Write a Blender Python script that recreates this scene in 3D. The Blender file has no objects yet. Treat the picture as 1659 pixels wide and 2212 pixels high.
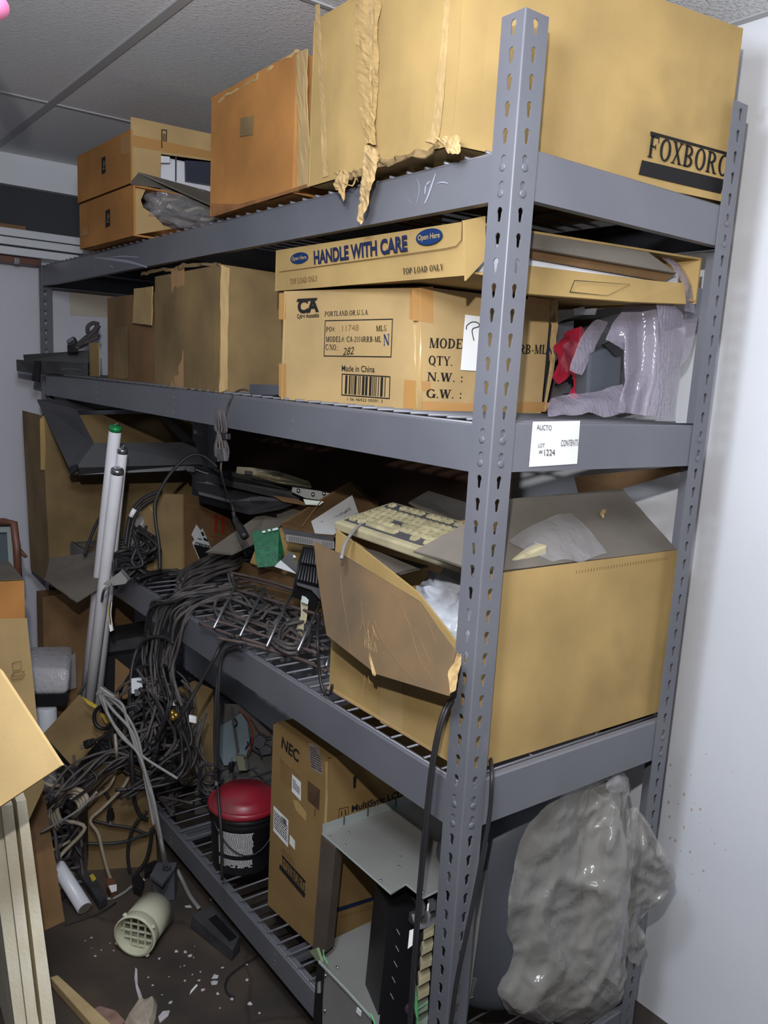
import bpy, bmesh, math, random
from mathutils import Vector, noise, Matrix
R = random.Random(7)
noise.seed_set(3)
sc = bpy.context.scene
C = sc.collection

# ---------------------------------------------------------------- camera
cam_d = bpy.data.cameras.new('camera')
cam = bpy.data.objects.new('camera', cam_d)
C.objects.link(cam)
CAM = Vector((-0.94888, -0.96907, 1.58971))
cam_m = Matrix((((0.799580,0.069359,-0.596541,0),(-0.598113,0.181552,-0.780577,0),(0.054163,0.980932,0.186650,0),(0,0,0,1))))
cam_m.translation = CAM
cam.matrix_world = cam_m
cam_d.sensor_fit = 'VERTICAL'
cam_d.sensor_height = 24.0
cam_d.lens = 24.0 * 1792.840 / 2212.0
cam_d.shift_x = -0.000241
cam_d.shift_y = 0.021392
cam_d.clip_start = 0.02
sc.camera = cam

# ---------------------------------------------------------------- light
sc.view_settings.view_transform = 'Standard'
sc.view_settings.look = 'None'
sc.view_settings.gamma = 1.0
sc.view_settings.use_curve_mapping = False
sc.view_settings.exposure = 0.0

w = bpy.data.worlds.new('dim_room')
sc.world = w
w.use_nodes = True
w.node_tree.nodes['Background'].inputs[0].default_value = (0.62, 0.72, 1.0, 1)
w.node_tree.nodes['Background'].inputs[1].default_value = 0.05

def lamp(name, kind, loc, energy, col, size=0.01, target=None, size_y=None):
    d = bpy.data.lights.new(name, kind)
    d.energy = energy
    d.color = col
    if kind == 'AREA':
        d.size = size
        if size_y:
            d.shape = 'RECTANGLE'
            d.size_y = size_y
    else:
        d.shadow_soft_size = size
    o = bpy.data.objects.new(name, d)
    C.objects.link(o)
    o.location = loc
    if target is not None:
        o.rotation_euler = (Vector(target) - Vector(loc)).to_track_quat('-Z', 'Y').to_euler()
    return o

# the photographer's headlamp, a hand's breadth above the phone
hl = lamp('headlamp', 'SPOT', (-0.985, -0.945, 1.865), 78.0, (1.0, 0.975, 0.945), 0.012, (0.33, 0.16, 1.83))
hl.data.spot_size = math.radians(160)
hl.data.spot_blend = 1.0
# unseen fill lamp, added ahead of the camera to brighten ceiling and walls
lamp('ceiling_fill', 'POINT', (-0.80, -0.45, 2.02), 60.0, (0.84, 0.90, 1.0), 0.12)

# ---------------------------------------------------------------- helpers
def lin(c):
    return tuple(((v / 255.0) / 12.92 if v <= 10 else ((v / 255.0 + 0.055) / 1.055) ** 2.4) for v in c)

def tag(o, label=None, cat=None, group=None, kind=None):
    if label: o['label'] = label
    if cat: o['category'] = cat
    if group: o['group'] = group
    if kind: o['kind'] = kind
    return o

def thing(name, label, cat, loc, group=None):
    o = bpy.data.objects.new(name, None)
    o.empty_display_size = 0.05
    C.objects.link(o)
    o.location = loc
    return tag(o, label, cat, group)

def base_of(o):
    v = Vector((0, 0, 0))
    while o is not None:
        v += o.location
        o = o.parent
    return v

class MB:
    def __init__(s):
        s.v = []; s.f = []
    def add(s, vs, fs):
        n = len(s.v)
        s.v += [Vector(q) for q in vs]
        s.f += [tuple(i + n for i in f) for f in fs]
        return s
    def box(s, lo, hi):
        a, b, c = lo; d, e, f = hi
        return s.add([(a,b,c),(d,b,c),(d,e,c),(a,e,c),(a,b,f),(d,b,f),(d,e,f),(a,e,f)],
                     [(0,3,2,1),(4,5,6,7),(0,1,5,4),(1,2,6,5),(2,3,7,6),(3,0,4,7)])
    def hexa(s, b4, t4):
        return s.add(list(b4) + list(t4), [(0,3,2,1),(4,5,6,7),(0,1,5,4),(1,2,6,5),(2,3,7,6),(3,0,4,7)])
    def obox(s, o, ux, uy, uz):
        o = Vector(o); ux = Vector(ux); uy = Vector(uy); uz = Vector(uz)
        b = [o, o + ux, o + ux + uy, o + uy]
        return s.hexa(b, [q + uz for q in b])
    def cbox(s, c, ux, uy, uz):
        c = Vector(c); ux = Vector(ux); uy = Vector(uy); uz = Vector(uz)
        return s.obox(c - ux / 2 - uy / 2 - uz / 2, ux, uy, uz)
    def slab(s, pts, th, n=None):
        pts = [Vector(q) for q in pts]
        if n is None:
            n = Vector((0, 0, 0))
            for i in range(len(pts)):
                n += (pts[i] - pts[0]).cross(pts[(i + 1) % len(pts)] - pts[0])
            n.normalize()
        n = Vector(n) * th
        k = len(pts)
        return s.add(pts + [q + n for q in pts],
                     [tuple(range(k))[::-1], tuple(range(k, 2 * k))] + [(i, (i + 1) % k, (i + 1) % k + k, i + k) for i in range(k)])
    def sheet(s, q, th, nu=10, nv=10, amp=0.0, seed=0, freq=6.0, edge=0.0, lip=None):
        # a thin solid sheet spanned by four corners, gently buckled
        P = [Vector(t) for t in q]
        n = ((P[1] - P[0]).cross(P[3] - P[0])).normalized()
        top = []
        for j in range(nv + 1):
            for i in range(nu + 1):
                a, b = i / nu, j / nv
                p = (P[0] * (1 - a) + P[1] * a) * (1 - b) + (P[3] * (1 - a) + P[2] * a) * b
                k = noise.noise(p * freq + Vector((seed * 3.1, seed * 1.7, 0)))
                fall = 1.0 if lip else min(1.0, 6 * min(a, 1 - a)) * min(1.0, 6 * min(b, 1 - b)) * 0.85 + 0.15
                p = p + n * (k * amp * fall)
                if edge and (i in (0, nu) or j in (0, nv)):
                    e = Vector((noise.noise(p * 40), noise.noise(p * 41 + Vector((9, 0, 0))), noise.noise(p * 39 + Vector((0, 9, 0)))))
                    e -= n * e.dot(n)
                    p = p + e * edge
                top.append(p)
        N = len(top)
        f = []
        W = nu + 1
        for j in range(nv):
            for i in range(nu):
                a = j * W + i
                f.append((a, a + 1, a + W + 1, a + W))
                f.append((a + N, a + W + N, a + W + 1 + N, a + 1 + N))
        ring = [i for i in range(nu)] + [nu + j * W for j in range(nv)] + [nv * W + i for i in range(nu, 0, -1)] + [j * W for j in range(nv, 0, -1)]
        for i in range(len(ring)):
            a, b = ring[i], ring[(i + 1) % len(ring)]
            f.append((b, a, a + N, b + N))
        return s.add(top + [p - n * th for p in top], f)
    def tube(s, pts, r, n=8, cap=True):
        pts = [Vector(q) for q in pts]
        rs = r if isinstance(r, (list, tuple)) else [r] * len(pts)
        m = len(pts)
        up = None
        rings = []
        for i in range(m):
            t = (pts[min(i + 1, m - 1)] - pts[max(i - 1, 0)])
            if t.length < 1e-9: t = Vector((0, 0, 1))
            t.normalize()
            if up is None:
                up = Vector((0, 0, 1)) if abs(t.z) < 0.9 else Vector((1, 0, 0))
            u = (up - t * up.dot(t))
            if u.length < 1e-6: u = t.orthogonal()
            u.normalize(); up = u
            w_ = t.cross(u)
            rings.append([pts[i] + (u * math.cos(2 * math.pi * k / n) + w_ * math.sin(2 * math.pi * k / n)) * rs[i] for k in range(n)])
        vs = [q for g in rings for q in g]
        fs = []
        for i in range(m - 1):
            for k in range(n):
                a = i * n + k; b = i * n + (k + 1) % n
                fs.append((a, b, b + n, a + n))
        if cap:
            fs.append(tuple(range(n))[::-1]); fs.append(tuple(range((m - 1) * n, m * n)))
        return s.add(vs, fs)
    def lathe(s, o, ax, prof, n=32, cap=True):
        # prof: list of (radius, distance along axis)
        o = Vector(o); ax = Vector(ax).normalized()
        u = ax.orthogonal().normalized(); w_ = ax.cross(u)
        vs = []
        for r, h in prof:
            for k in range(n):
                t = 2 * math.pi * k / n
                vs.append(o + ax * h + (u * math.cos(t) + w_ * math.sin(t)) * r)
        fs = []
        for i in range(len(prof) - 1):
            for k in range(n):
                a = i * n + k; b = i * n + (k + 1) % n
                fs.append((a, b, b + n, a + n))
        if cap:
            fs.append(tuple(range(n))[::-1]); fs.append(tuple(range((len(prof) - 1) * n, len(prof) * n)))
        return s.add(vs, fs)
    def grid(s, fn, nu, nv, closed_u=False):
        vs = [fn(i / nu, j / nv) for j in range(nv + 1) for i in range(nu + (0 if closed_u else 1))]
        W = nu if closed_u else nu + 1
        fs = []
        for j in range(nv):
            for i in range(nu):
                a = j * W + i; b = j * W + (i + 1) % W
                fs.append((a, b, b + W, a + W))
        return s.add(vs, fs)
    def build(s, name, m, parent=None, smooth=False, bevel=0.0, solid=0.0):
        base = base_of(parent) if parent else Vector((0, 0, 0))
        org = base
        if parent is None and s.v:
            lo = Vector([min(q[i] for q in s.v) for i in range(3)]); hi = Vector([max(q[i] for q in s.v) for i in range(3)])
            org = Vector(((lo.x + hi.x) / 2, (lo.y + hi.y) / 2, lo.z))
        me = bpy.data.meshes.new(name)
        me.from_pydata([tuple(q - org) for q in s.v], [], s.f)
        me.update()
        if smooth:
            for p in me.polygons: p.use_smooth = True
        o = bpy.data.objects.new(name, me)
        C.objects.link(o)
        if parent: o.parent = parent
        else: o.location = org
        if m: me.materials.append(m)
        if solid:
            d = o.modifiers.new('solid', 'SOLIDIFY'); d.thickness = solid; d.offset = 0
        if bevel:
            d = o.modifiers.new('bevel', 'BEVEL'); d.width = bevel; d.segments = 2; d.limit_method = 'ANGLE'; d.angle_limit = 0.6
        return o

def smooth_path(pts, k=6):
    P = [Vector(q) for q in pts]
    if len(P) < 3: return P
    out = []
    for i in range(len(P) - 1):
        a = P[max(i - 1, 0)]; b = P[i]; c = P[i + 1]; d = P[min(i + 2, len(P) - 1)]
        for j in range(k):
            t = j / k
            out.append(0.5 * ((2 * b) + (c - a) * t + (2 * a - 5 * b + 4 * c - d) * t * t + (3 * b - a - 3 * c + d) * t ** 3))
    out.append(P[-1])
    return out

# ---------------------------------------------------------------- materials
def new_mat(name):
    m = bpy.data.materials.new(name); m.use_nodes = True
    nt = m.node_tree
    return m, nt, nt.nodes['Principled BSDF']

def plain(name, c, rough=0.5, metal=0.0, spec=0.5, emit=None):
    m, nt, b = new_mat(name)
    b.inputs['Base Color'].default_value = (*lin(c), 1)
    b.inputs['Roughness'].default_value = rough
    b.inputs['Metallic'].default_value = metal
    b.inputs['Specular IOR Level'].default_value = spec
    return m

def mottled(name, c1, c2, scale=8.0, rough=0.7, bump=0.0, bscale=60.0, detail=6.0, spots=None, metal=0.0, lo=0.35, hi=0.65, spec=0.5):
    m, nt, b = new_mat(name)
    N = nt.nodes; Lk = nt.links
    tc = N.new('ShaderNodeTexCoord')
    n1 = N.new('ShaderNodeTexNoise'); n1.inputs['Scale'].default_value = scale; n1.inputs['Detail'].default_value = detail
    Lk.new(tc.outputs['Object'], n1.inputs['Vector'])
    r = N.new('ShaderNodeValToRGB')
    r.color_ramp.elements[0].position = lo; r.color_ramp.elements[1].position = hi
    r.color_ramp.elements[0].color = (*lin(c1), 1); r.color_ramp.elements[1].color = (*lin(c2), 1)
    Lk.new(n1.outputs['Fac'], r.inputs['Fac'])
    col = r.outputs['Color']
    if spots:
        sc_, sb, sthr = spots
        n2 = N.new('ShaderNodeTexNoise'); n2.inputs['Scale'].default_value = sc_; n2.inputs['Detail'].default_value = 4
        Lk.new(tc.outputs['Object'], n2.inputs['Vector'])
        r2 = N.new('ShaderNodeValToRGB'); r2.color_ramp.elements[0].position = sthr; r2.color_ramp.elements[1].position = min(1, sthr + 0.12)
        Lk.new(n2.outputs['Fac'], r2.inputs['Fac'])
        mx = N.new('ShaderNodeMix'); mx.data_type = 'RGBA'
        Lk.new(r2.outputs['Color'], mx.inputs['Factor']); Lk.new(col, mx.inputs['A'])
        mx.inputs['B'].default_value = (*lin(sb), 1)
        col = mx.outputs['Result']
    Lk.new(col, b.inputs['Base Color'])
    b.inputs['Roughness'].default_value = rough; b.inputs['Metallic'].default_value = metal
    b.inputs['Specular IOR Level'].default_value = spec
    if bump:
        n3 = N.new('ShaderNodeTexNoise'); n3.inputs['Scale'].default_value = bscale; n3.inputs['Detail'].default_value = 5
        Lk.new(tc.outputs['Object'], n3.inputs['Vector'])
        bp = N.new('ShaderNodeBump'); bp.inputs['Strength'].default_value = bump; bp.inputs['Distance'].default_value = 0.002
        Lk.new(n3.outputs['Fac'], bp.inputs['Height']); Lk.new(bp.outputs['Normal'], b.inputs['Normal'])
    return m

def card(name, c, dirt=0.18, stain=None):
    # kraft board: soft fibre mottling, dirt smudges, faint corrugation
    c2 = tuple(v * (1 - dirt) for v in c)
    return mottled(name, c2, c, 5.0, 0.82, 0.12, 180.0, 8.0, stain or (2.3, tuple(v * (0.84 - dirt * 0.3) for v in c), 0.60), spec=0.2)

def film(name, c, alpha, rough=0.12, bump=0.6, bscale=25):
    # clear or grey polythene film
    m, nt, b = new_mat(name)
    N = nt.nodes; Lk = nt.links
    b.inputs['Base Color'].default_value = (*lin(c), 1)
    b.inputs['Roughness'].default_value = rough
    b.inputs['Specular IOR Level'].default_value = 0.7
    b.inputs['Alpha'].default_value = alpha
    tc = N.new('ShaderNodeTexCoord')
    n3 = N.new('ShaderNodeTexNoise'); n3.inputs['Scale'].default_value = bscale; n3.inputs['Detail'].default_value = 4
    Lk.new(tc.outputs['Object'], n3.inputs['Vector'])
    bp = N.new('ShaderNodeBump'); bp.inputs['Strength'].default_value = bump; bp.inputs['Distance'].default_value = 0.006
    Lk.new(n3.outputs['Fac'], bp.inputs['Height']); Lk.new(bp.outputs['Normal'], b.inputs['Normal'])
    return m

M = {}
M['grey'] = mottled('grey_enamel', (95, 96, 104), (107, 108, 114), 3.0, 0.4, 0.03, 300, 5, (9.0, (116, 115, 118), 0.68))
M['grey_dark'] = mottled('grey_enamel_dull', (74, 75, 82), (90, 91, 98), 3.0, 0.5, 0.03, 300)
M['zinc'] = plain('bright_zinc', (190, 192, 198), 0.25, 0.9)
M['wire'] = plain('grey_wire', (104, 104, 110), 0.4, 0.3)
M['wall'] = mottled('white_wall_paint', (216, 219, 226), (230, 232, 238), 1.2, 0.6, 0.25, 60, 6, (7.0, (180, 176, 168), 0.72), spec=0.3)
M['wall_far'] = mottled('old_white_paint', (196, 196, 206), (208, 208, 216), 1.2, 0.7, 0.3, 70, 6, (30.0, (150, 146, 150), 0.74), spec=0.3)
M['wall_dark'] = mottled('charcoal_panel', (54, 55, 60), (62, 63, 68), 2, 0.8)
M['card'] = card('kraft_board', (180, 151, 98), .12)
M['card_light'] = card('pale_kraft_board', (187, 158, 110), 0.12)
M['card_orange'] = card('orange_kraft_board', (186, 130, 72), 0.14)
M['card_brown'] = card('brown_kraft_board', (140, 108, 74), 0.2)
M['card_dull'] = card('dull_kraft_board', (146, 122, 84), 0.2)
M['card_bright'] = card('bright_kraft_board', (216, 184, 128), .08)
M['card_nec'] = card('dimmed_kraft_board', (144, 116, 74), .1)  # kraft darkened for the low box; weaker light is put into the colour
M['card_floor'] = card('dimmed_floor_kraft', (136, 112, 78), .15)  # kraft with the dimness near the floor painted in
M['card_dusty'] = mottled('dust_covered_board', (100, 94, 87), (118, 111, 102), 4.0, 0.95, 0.1, 200, 8, (3.0, (128, 112, 92), 0.66), spec=0.1)
M['card_edge'] = mottled('torn_board_edge', (166, 138, 92), (190, 160, 112), 40.0, 0.9, 0.4, 120)
M['tape'] = plain('brown_packing_tape', (176, 132, 78), 0.28, 0, 0.6)
M['tape_clear'] = plain('clear_packing_tape', (182, 152, 100), 0.25, 0, 0.6)
M['ink'] = plain('black_ink', (34, 32, 32), 0.7, 0, 0.2)
M['ink_faint'] = plain('faded_ink', (120, 92, 58), 0.7, 0, 0.2)
M['ink_blue'] = plain('blue_ink', (20, 46, 88), 0.6, 0, 0.3)
M['ink_navy'] = plain('navy_ink', (32, 38, 70), 0.6, 0, 0.3)
M['ink_red'] = plain('red_ink', (164, 58, 38), 0.7, 0, 0.2)
M['paper'] = mottled('white_paper', (226, 226, 226), (236, 236, 234), 6, 0.7)
M['white_plastic'] = plain('white_plastic', (214, 216, 222), 0.35)
M['black'] = plain('black_plastic', (24, 24, 27), 0.4)
M['black_dusty'] = mottled('dusty_black_plastic', (40, 40, 43), (62, 62, 64), 14, 0.65)
M['charcoal'] = mottled('charcoal_metal', (66, 66, 70), (76, 76, 80), 3, 0.6)
M['cable'] = plain('black_cable_jacket', (38, 36, 38), 0.5)
M['cable_dusty'] = mottled('dusty_black_cable_jacket', (62, 58, 58), (92, 86, 84), 20, 0.75)
M['cable_grey'] = plain('grey_cable_jacket', (134, 132, 130), 0.55)
M['cable_beige'] = plain('beige_cable_jacket', (158, 146, 126), 0.6)
M['beige'] = mottled('aged_beige_plastic', (150, 142, 116), (184, 174, 140), 10, 0.5, 0, 60, 6, (18, (120, 112, 96), 0.62))
M['keycap'] = mottled('grubby_cream_keycap', (136, 128, 100), (178, 168, 132), 30, 0.6)
M['cream'] = mottled('cream_plastic', (196, 196, 170), (210, 208, 184), 6, 0.45)
M['red'] = plain('red_plastic', (178, 32, 52), 0.35)
M['red_film'] = plain('red_plastic_bag', (170, 40, 62), 0.25)
M['green_pcb'] = mottled('green_circuit_board', (26, 92, 62), (36, 116, 78), 60, 0.4)
M['green'] = plain('green_jacket', (92, 176, 112), 0.5)
M['solder'] = plain('solder_silver', (196, 200, 204), 0.3, 0.8)
M['steel'] = mottled('dusty_plate_steel', (132, 132, 128), (148, 148, 144), 5, 0.5, 0, 60, 6, None, 0.25)
M['steel_edge'] = plain('pale_zinc_edge', (168, 176, 172), 0.4, 0.4)
M['blue_grey'] = mottled('blue_grey_panel', (112, 128, 136), (124, 140, 146), 4, 0.6)
M['brown_wood'] = mottled('brown_wood', (92, 56, 42), (112, 72, 54), 20, 0.5)
M['pale_wood'] = mottled('bare_lumber', (176, 152, 108), (196, 172, 128), 12, 0.8, 0.2, 90)
M['foam'] = mottled('chalky_board', (238, 226, 196), (248, 240, 216), 10, 0.9, 0.5, 130)
M['tube_glass'] = mottled('frosted_lamp_glass', (236, 234, 240), (246, 244, 248), 6, 0.3)
M['silver_film'] = film('silver_wrap', (196, 194, 198), 1.0, 0.28, 0.8, 60)
M['bag_grey'] = film('grey_bag_film', (160, 157, 150), 0.55, 0.14, 0.4, 60)
M['bag_clear'] = film('clear_bag_film', (186, 184, 186), 0.30, 0.1, 0.9, 40)
M['bag_white'] = film('cloudy_bag_film', (200, 204, 214), 0.7, 0.18, 0.9, 35)
M['yellow'] = plain('yellow_plastic', (196, 170, 60), 0.5)
M['gold'] = plain('brass', (200, 160, 84), 0.3, 0.9)
M['chip'] = mottled('plaster_flake', (176, 172, 176), (206, 202, 204), 30, 0.9)
M['pink'] = plain('pink_foam', (214, 120, 160), 0.7)

# ceiling tile: rough fissured white board
def ceiling_mat():
    m, nt, b = new_mat('fissured_ceiling_tile')
    N = nt.nodes; Lk = nt.links
    tc = N.new('ShaderNodeTexCoord'); mp = N.new('ShaderNodeMapping')
    mp.inputs['Scale'].default_value = (44, 120, 44)
    mp.inputs['Rotation'].default_value = (0, 0, 0.9)
    Lk.new(tc.outputs['Object'], mp.inputs['Vector'])
    n = N.new('ShaderNodeTexNoise'); n.inputs['Scale'].default_value = 1.6; n.inputs['Detail'].default_value = 5
    Lk.new(mp.outputs['Vector'], n.inputs['Vector'])
    r = N.new('ShaderNodeValToRGB'); r.color_ramp.elements[0].position = 0.5; r.color_ramp.elements[1].position = 0.72
    Lk.new(n.outputs['Fac'], r.inputs['Fac'])
    bp = N.new('ShaderNodeBump'); bp.inputs['Strength'].default_value = 0.9; bp.inputs['Distance'].default_value = 0.004
    Lk.new(r.outputs['Color'], bp.inputs['Height']); Lk.new(bp.outputs['Normal'], b.inputs['Normal'])
    b.inputs['Base Color'].default_value = (*lin((234, 234, 236)), 1)
    b.inputs['Roughness'].default_value = 0.7
    return m
M['ceiling'] = ceiling_mat()
M['tbar'] = plain('painted_ceiling_bar', (176, 176, 178), 0.5)

def floor_mat():
    m, nt, b = new_mat('worn_dark_floor')
    N = nt.nodes; Lk = nt.links
    tc = N.new('ShaderNodeTexCoord')
    n1 = N.new('ShaderNodeTexNoise'); n1.inputs['Scale'].default_value = 5; n1.inputs['Detail'].default_value = 8
    Lk.new(tc.outputs['Object'], n1.inputs['Vector'])
    r = N.new('ShaderNodeValToRGB')
    r.color_ramp.elements[0].position = 0.38; r.color_ramp.elements[1].position = 0.66
    r.color_ramp.elements[0].color = (*lin((58, 53, 50)), 1); r.color_ramp.elements[1].color = (*lin((84, 72, 62)), 1)
    Lk.new(n1.outputs['Fac'], r.inputs['Fac'])
    v = N.new('ShaderNodeTexVoronoi'); v.feature = 'DISTANCE_TO_EDGE'; v.inputs['Scale'].default_value = 1.7
    n4 = N.new('ShaderNodeTexNoise'); n4.inputs['Scale'].default_value = 3; n4.inputs['Detail'].default_value = 6
    Lk.new(tc.outputs['Object'], n4.inputs['Vector'])
    mxv = N.new('ShaderNodeMix'); mxv.data_type = 'RGBA'; mxv.inputs['Factor'].default_value = 0.25
    Lk.new(tc.outputs['Object'], mxv.inputs['A']); Lk.new(n4.outputs['Color'], mxv.inputs['B'])
    Lk.new(mxv.outputs['Result'], v.inputs['Vector'])
    r2 = N.new('ShaderNodeValToRGB'); r2.color_ramp.elements[0].position = 0.0; r2.color_ramp.elements[1].position = 0.012
    r2.color_ramp.elements[0].color = (0.3, 0.3, 0.3, 1)
    Lk.new(v.outputs['Distance'], r2.inputs['Fac'])
    mu = N.new('ShaderNodeMix'); mu.data_type = 'RGBA'; mu.blend_type = 'MULTIPLY'; mu.inputs['Factor'].default_value = 0.5
    Lk.new(r.outputs['Color'], mu.inputs['A']); Lk.new(r2.outputs['Color'], mu.inputs['B'])
    Lk.new(mu.outputs['Result'], b.inputs['Base Color'])
    b.inputs['Roughness'].default_value = 0.55
    bp = N.new('ShaderNodeBump'); bp.inputs['Strength'].default_value = 0.3; bp.inputs['Distance'].default_value = 0.003
    Lk.new(n1.outputs['Fac'], bp.inputs['Height']); Lk.new(bp.outputs['Normal'], b.inputs['Normal'])
    return m
M['floor'] = floor_mat()

# ---------------------------------------------------------------- lettering
def poly_mesh_from_curve(cu):
    o = bpy.data.objects.new('tmp', cu)
    me = bpy.data.meshes.new_from_object(o)
    bpy.data.objects.remove(o)
    return me

def sans_mesh(s, bold=0.0):
    cu = bpy.data.curves.new('lettering', 'FONT')
    cu.body = s; cu.size = 1.0; cu.offset = bold
    me = poly_mesh_from_curve(cu)
    vs = [(v.co.x, v.co.y) for v in me.vertices]; fs = [tuple(p.vertices) for p in me.polygons]
    bpy.data.meshes.remove(me)
    return vs, fs

TK, TN = 0.19, 0.085
def serif_glyph(ch):
    # returns width, list of quads in cap-height units
    q = []
    def rect(x0, y0, x1, y1): q.append(((x0, y0), (x1, y0), (x1, y1), (x0, y1)))
    def vert(x, y0=0, y1=1, sb=True, st=True, k=TK):
        rect(x - k / 2, y0, x + k / 2, y1)
        if sb: rect(x - k / 2 - .08, y0, x + k / 2 + .08, y0 + .055)
        if st: rect(x - k / 2 - .08, y1 - .055, x + k / 2 + .08, y1)
    def hor(x0, x1, y, k=TN): rect(x0, y - k / 2, x1, y + k / 2)
    def diag(x0, y0, x1, y1, k): q.append(((x0 - k / 2, y0), (x0 + k / 2, y0), (x1 + k / 2, y1), (x1 - k / 2, y1)))
    def arc(cx, cy, rx, ry, a0, a1, n=14, k1=TK, k0=TN):
        for i in range(n):
            A = []
            for j in (i, i + 1):
                a = math.radians(a0 + (a1 - a0) * j / n)
                k = k0 + (k1 - k0) * abs(math.cos(a))
                A.append(((cx + (rx - k) * math.cos(a), cy + (ry - k) * math.sin(a)), (cx + rx * math.cos(a), cy + ry * math.sin(a))))
            q.append((A[0][0], A[0][1], A[1][1], A[1][0]))
    def foot(x, y): rect(x - .15, y, x + .15, y + .055)
    W = .75
    if ch == 'F': vert(.17); hor(.1, .66, .962); hor(.1, .5, .52); rect(.6, .72, .66, 1); rect(.44, .4, .5, .64); W = .72
    elif ch == 'E': vert(.17); hor(.1, .68, .962); hor(.1, .5, .52); hor(.1, .7, .038); rect(.62, .74, .68, 1); rect(.64, 0, .7, .27); rect(.44, .4, .5, .64); W = .78
    elif ch == 'L': vert(.17); hor(.1, .66, .038); rect(.6, 0, .66, .3); W = .72
    elif ch == 'O': arc(.42, .5, .4, .52, 0, 360, 28); W = .86
    elif ch == 'Q': arc(.42, .5, .4, .52, 0, 360, 28); diag(.78, -.18, .42, .2, .12); W = .86
    elif ch == 'X': diag(.62, 0, .12, 1, TK); diag(.1, 0, .6, 1, TN + .02); foot(.12, 0); foot(.62, 0); foot(.12, .945); foot(.6, .945); W = .78
    elif ch == 'B': vert(.17); arc(.34, .74, .32, .26, -90, 90); arc(.34, .26, .36, .27, -90, 90); hor(.1, .36, .962); hor(.1, .36, .5); hor(.1, .36, .038); W = .78
    elif ch == 'R': vert(.17); arc(.34, .73, .34, .27, -90, 90); hor(.1, .36, .962); hor(.1, .36, .5); diag(.68, 0, .38, .5, TK); foot(.7, 0); W = .84
    elif ch == 'P': vert(.17); arc(.34, .72, .34, .28, -90, 90); hor(.1, .36, .962); hor(.1, .36, .48); W = .72
    elif ch == 'T': vert(.36, st=False); hor(.02, .7, .962); rect(.02, .74, .08, 1); rect(.64, .74, .7, 1); W = .74
    elif ch == 'A': diag(.1, 0, .36, 1, TN + .01); diag(.66, 0, .38, 1, TK); hor(.2, .55, .34); foot(.1, 0); foot(.66, 0); W = .8
    elif ch == 'N': vert(.13, k=TN); vert(.7, sb=False, k=TN); diag(.68, 0, .14, 1, TK); W = .84
    elif ch == 'M': vert(.13, k=TN); vert(.86, k=TK); diag(.48, 0, .16, 1, TK); diag(.48, 0, .82, 1, TN); W = 1.02
    elif ch == 'D': vert(.17); arc(.3, .5, .48, .5, -90, 90, 18); hor(.1, .32, .962); hor(.1, .32, .038); W = .84
    elif ch == 'U': rect(.09, .3, .26, 1); rect(.64, .3, .64 + TN, 1); arc(.4, .32, .32, .33, 180, 360, 14); foot(.17, .945); foot(.68, .945); W = .84
    elif ch == 'S': arc(.32, .75, .27, .26, 30, 270, 12, .12, .08); arc(.32, .26, .28, .27, 150 - 360, 90, 14, .12, .08); W = .64
    elif ch == 'Y': vert(.38, y1=.5, st=False); diag(.38, .45, .1, 1, TK); diag(.38, .45, .66, 1, TN); foot(.1, .945); foot(.66, .945); W = .76
    elif ch == 'W': diag(.3, 0, .1, 1, TK); diag(.3, 0, .5, 1, TN); diag(.7, 0, .5, 1, TK); diag(.7, 0, .92, 1, TN); foot(.1, .945); foot(.5, .945); foot(.92, .945); W = 1.04
    elif ch == 'G': arc(.44, .5, .42, .52, 40, 320, 22); vert(.72, y0=0, y1=.44, sb=False); W = .86
    elif ch == 'C': arc(.44, .5, .42, .52, 42, 318, 22); rect(.68, .68, .74, .98); W = .8
    elif ch == 'I': vert(.2); W = .4
    elif ch == 'H': vert(.17); vert(.66); hor(.1, .7, .5); W = .84
    elif ch == '1': vert(.26, st=False, k=.13); diag(.1, .78, .24, .97, .1); W = .5
    elif ch == '2': arc(.27, .72, .24, .28, -20, 170, 12, .12, .08); diag(.08, .04, .46, .66, .11); hor(.04, .5, .05, .1); W = .56
    elif ch == '0': arc(.27, .5, .25, .51, 0, 360, 22, .12, .06); W = .56
    elif ch == '4': vert(.36, st=False, k=.12); hor(.02, .52, .3); diag(.06, .3, .34, .98, .07); W = .56
    elif ch == '-': rect(.04, .3, .3, .4); W = .36
    elif ch == '.': arc(.1, .06, .075, .075, 0, 360, 10, .074, .074); W = .24
    elif ch == ',': arc(.1, .06, .075, .075, 0, 360, 10, .074, .074); diag(.06, -.16, .14, .05, .05); W = .26
    elif ch == ':': arc(.12, .08, .08, .08, 0, 360, 10, .079, .079); arc(.12, .58, .08, .08, 0, 360, 10, .079, .079); W = .28
    elif ch == '#': diag(.16, 0, .24, 1, .07); diag(.36, 0, .44, 1, .07); hor(.04, .54, .35); hor(.06, .56, .65); W = .6
    elif ch == '/': diag(.02, -.05, .3, 1.05, .07); W = .34
    else: W = .34
    return W + .06, q

def serif_mesh(s):
    vs = []; fs = []; x = 0.0
    for ch in s:
        W, qs = serif_glyph(ch)
        for qd in qs:
            n = len(vs)
            vs += [(x + p[0], p[1]) for p in qd]
            a = sum(qd[i][0] * qd[(i + 1) % 4][1] - qd[(i + 1) % 4][0] * qd[i][1] for i in range(4))
            fs.append((n, n + 1, n + 2, n + 3) if a > 0 else (n + 3, n + 2, n + 1, n))
        x += W
    return vs, fs

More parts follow.
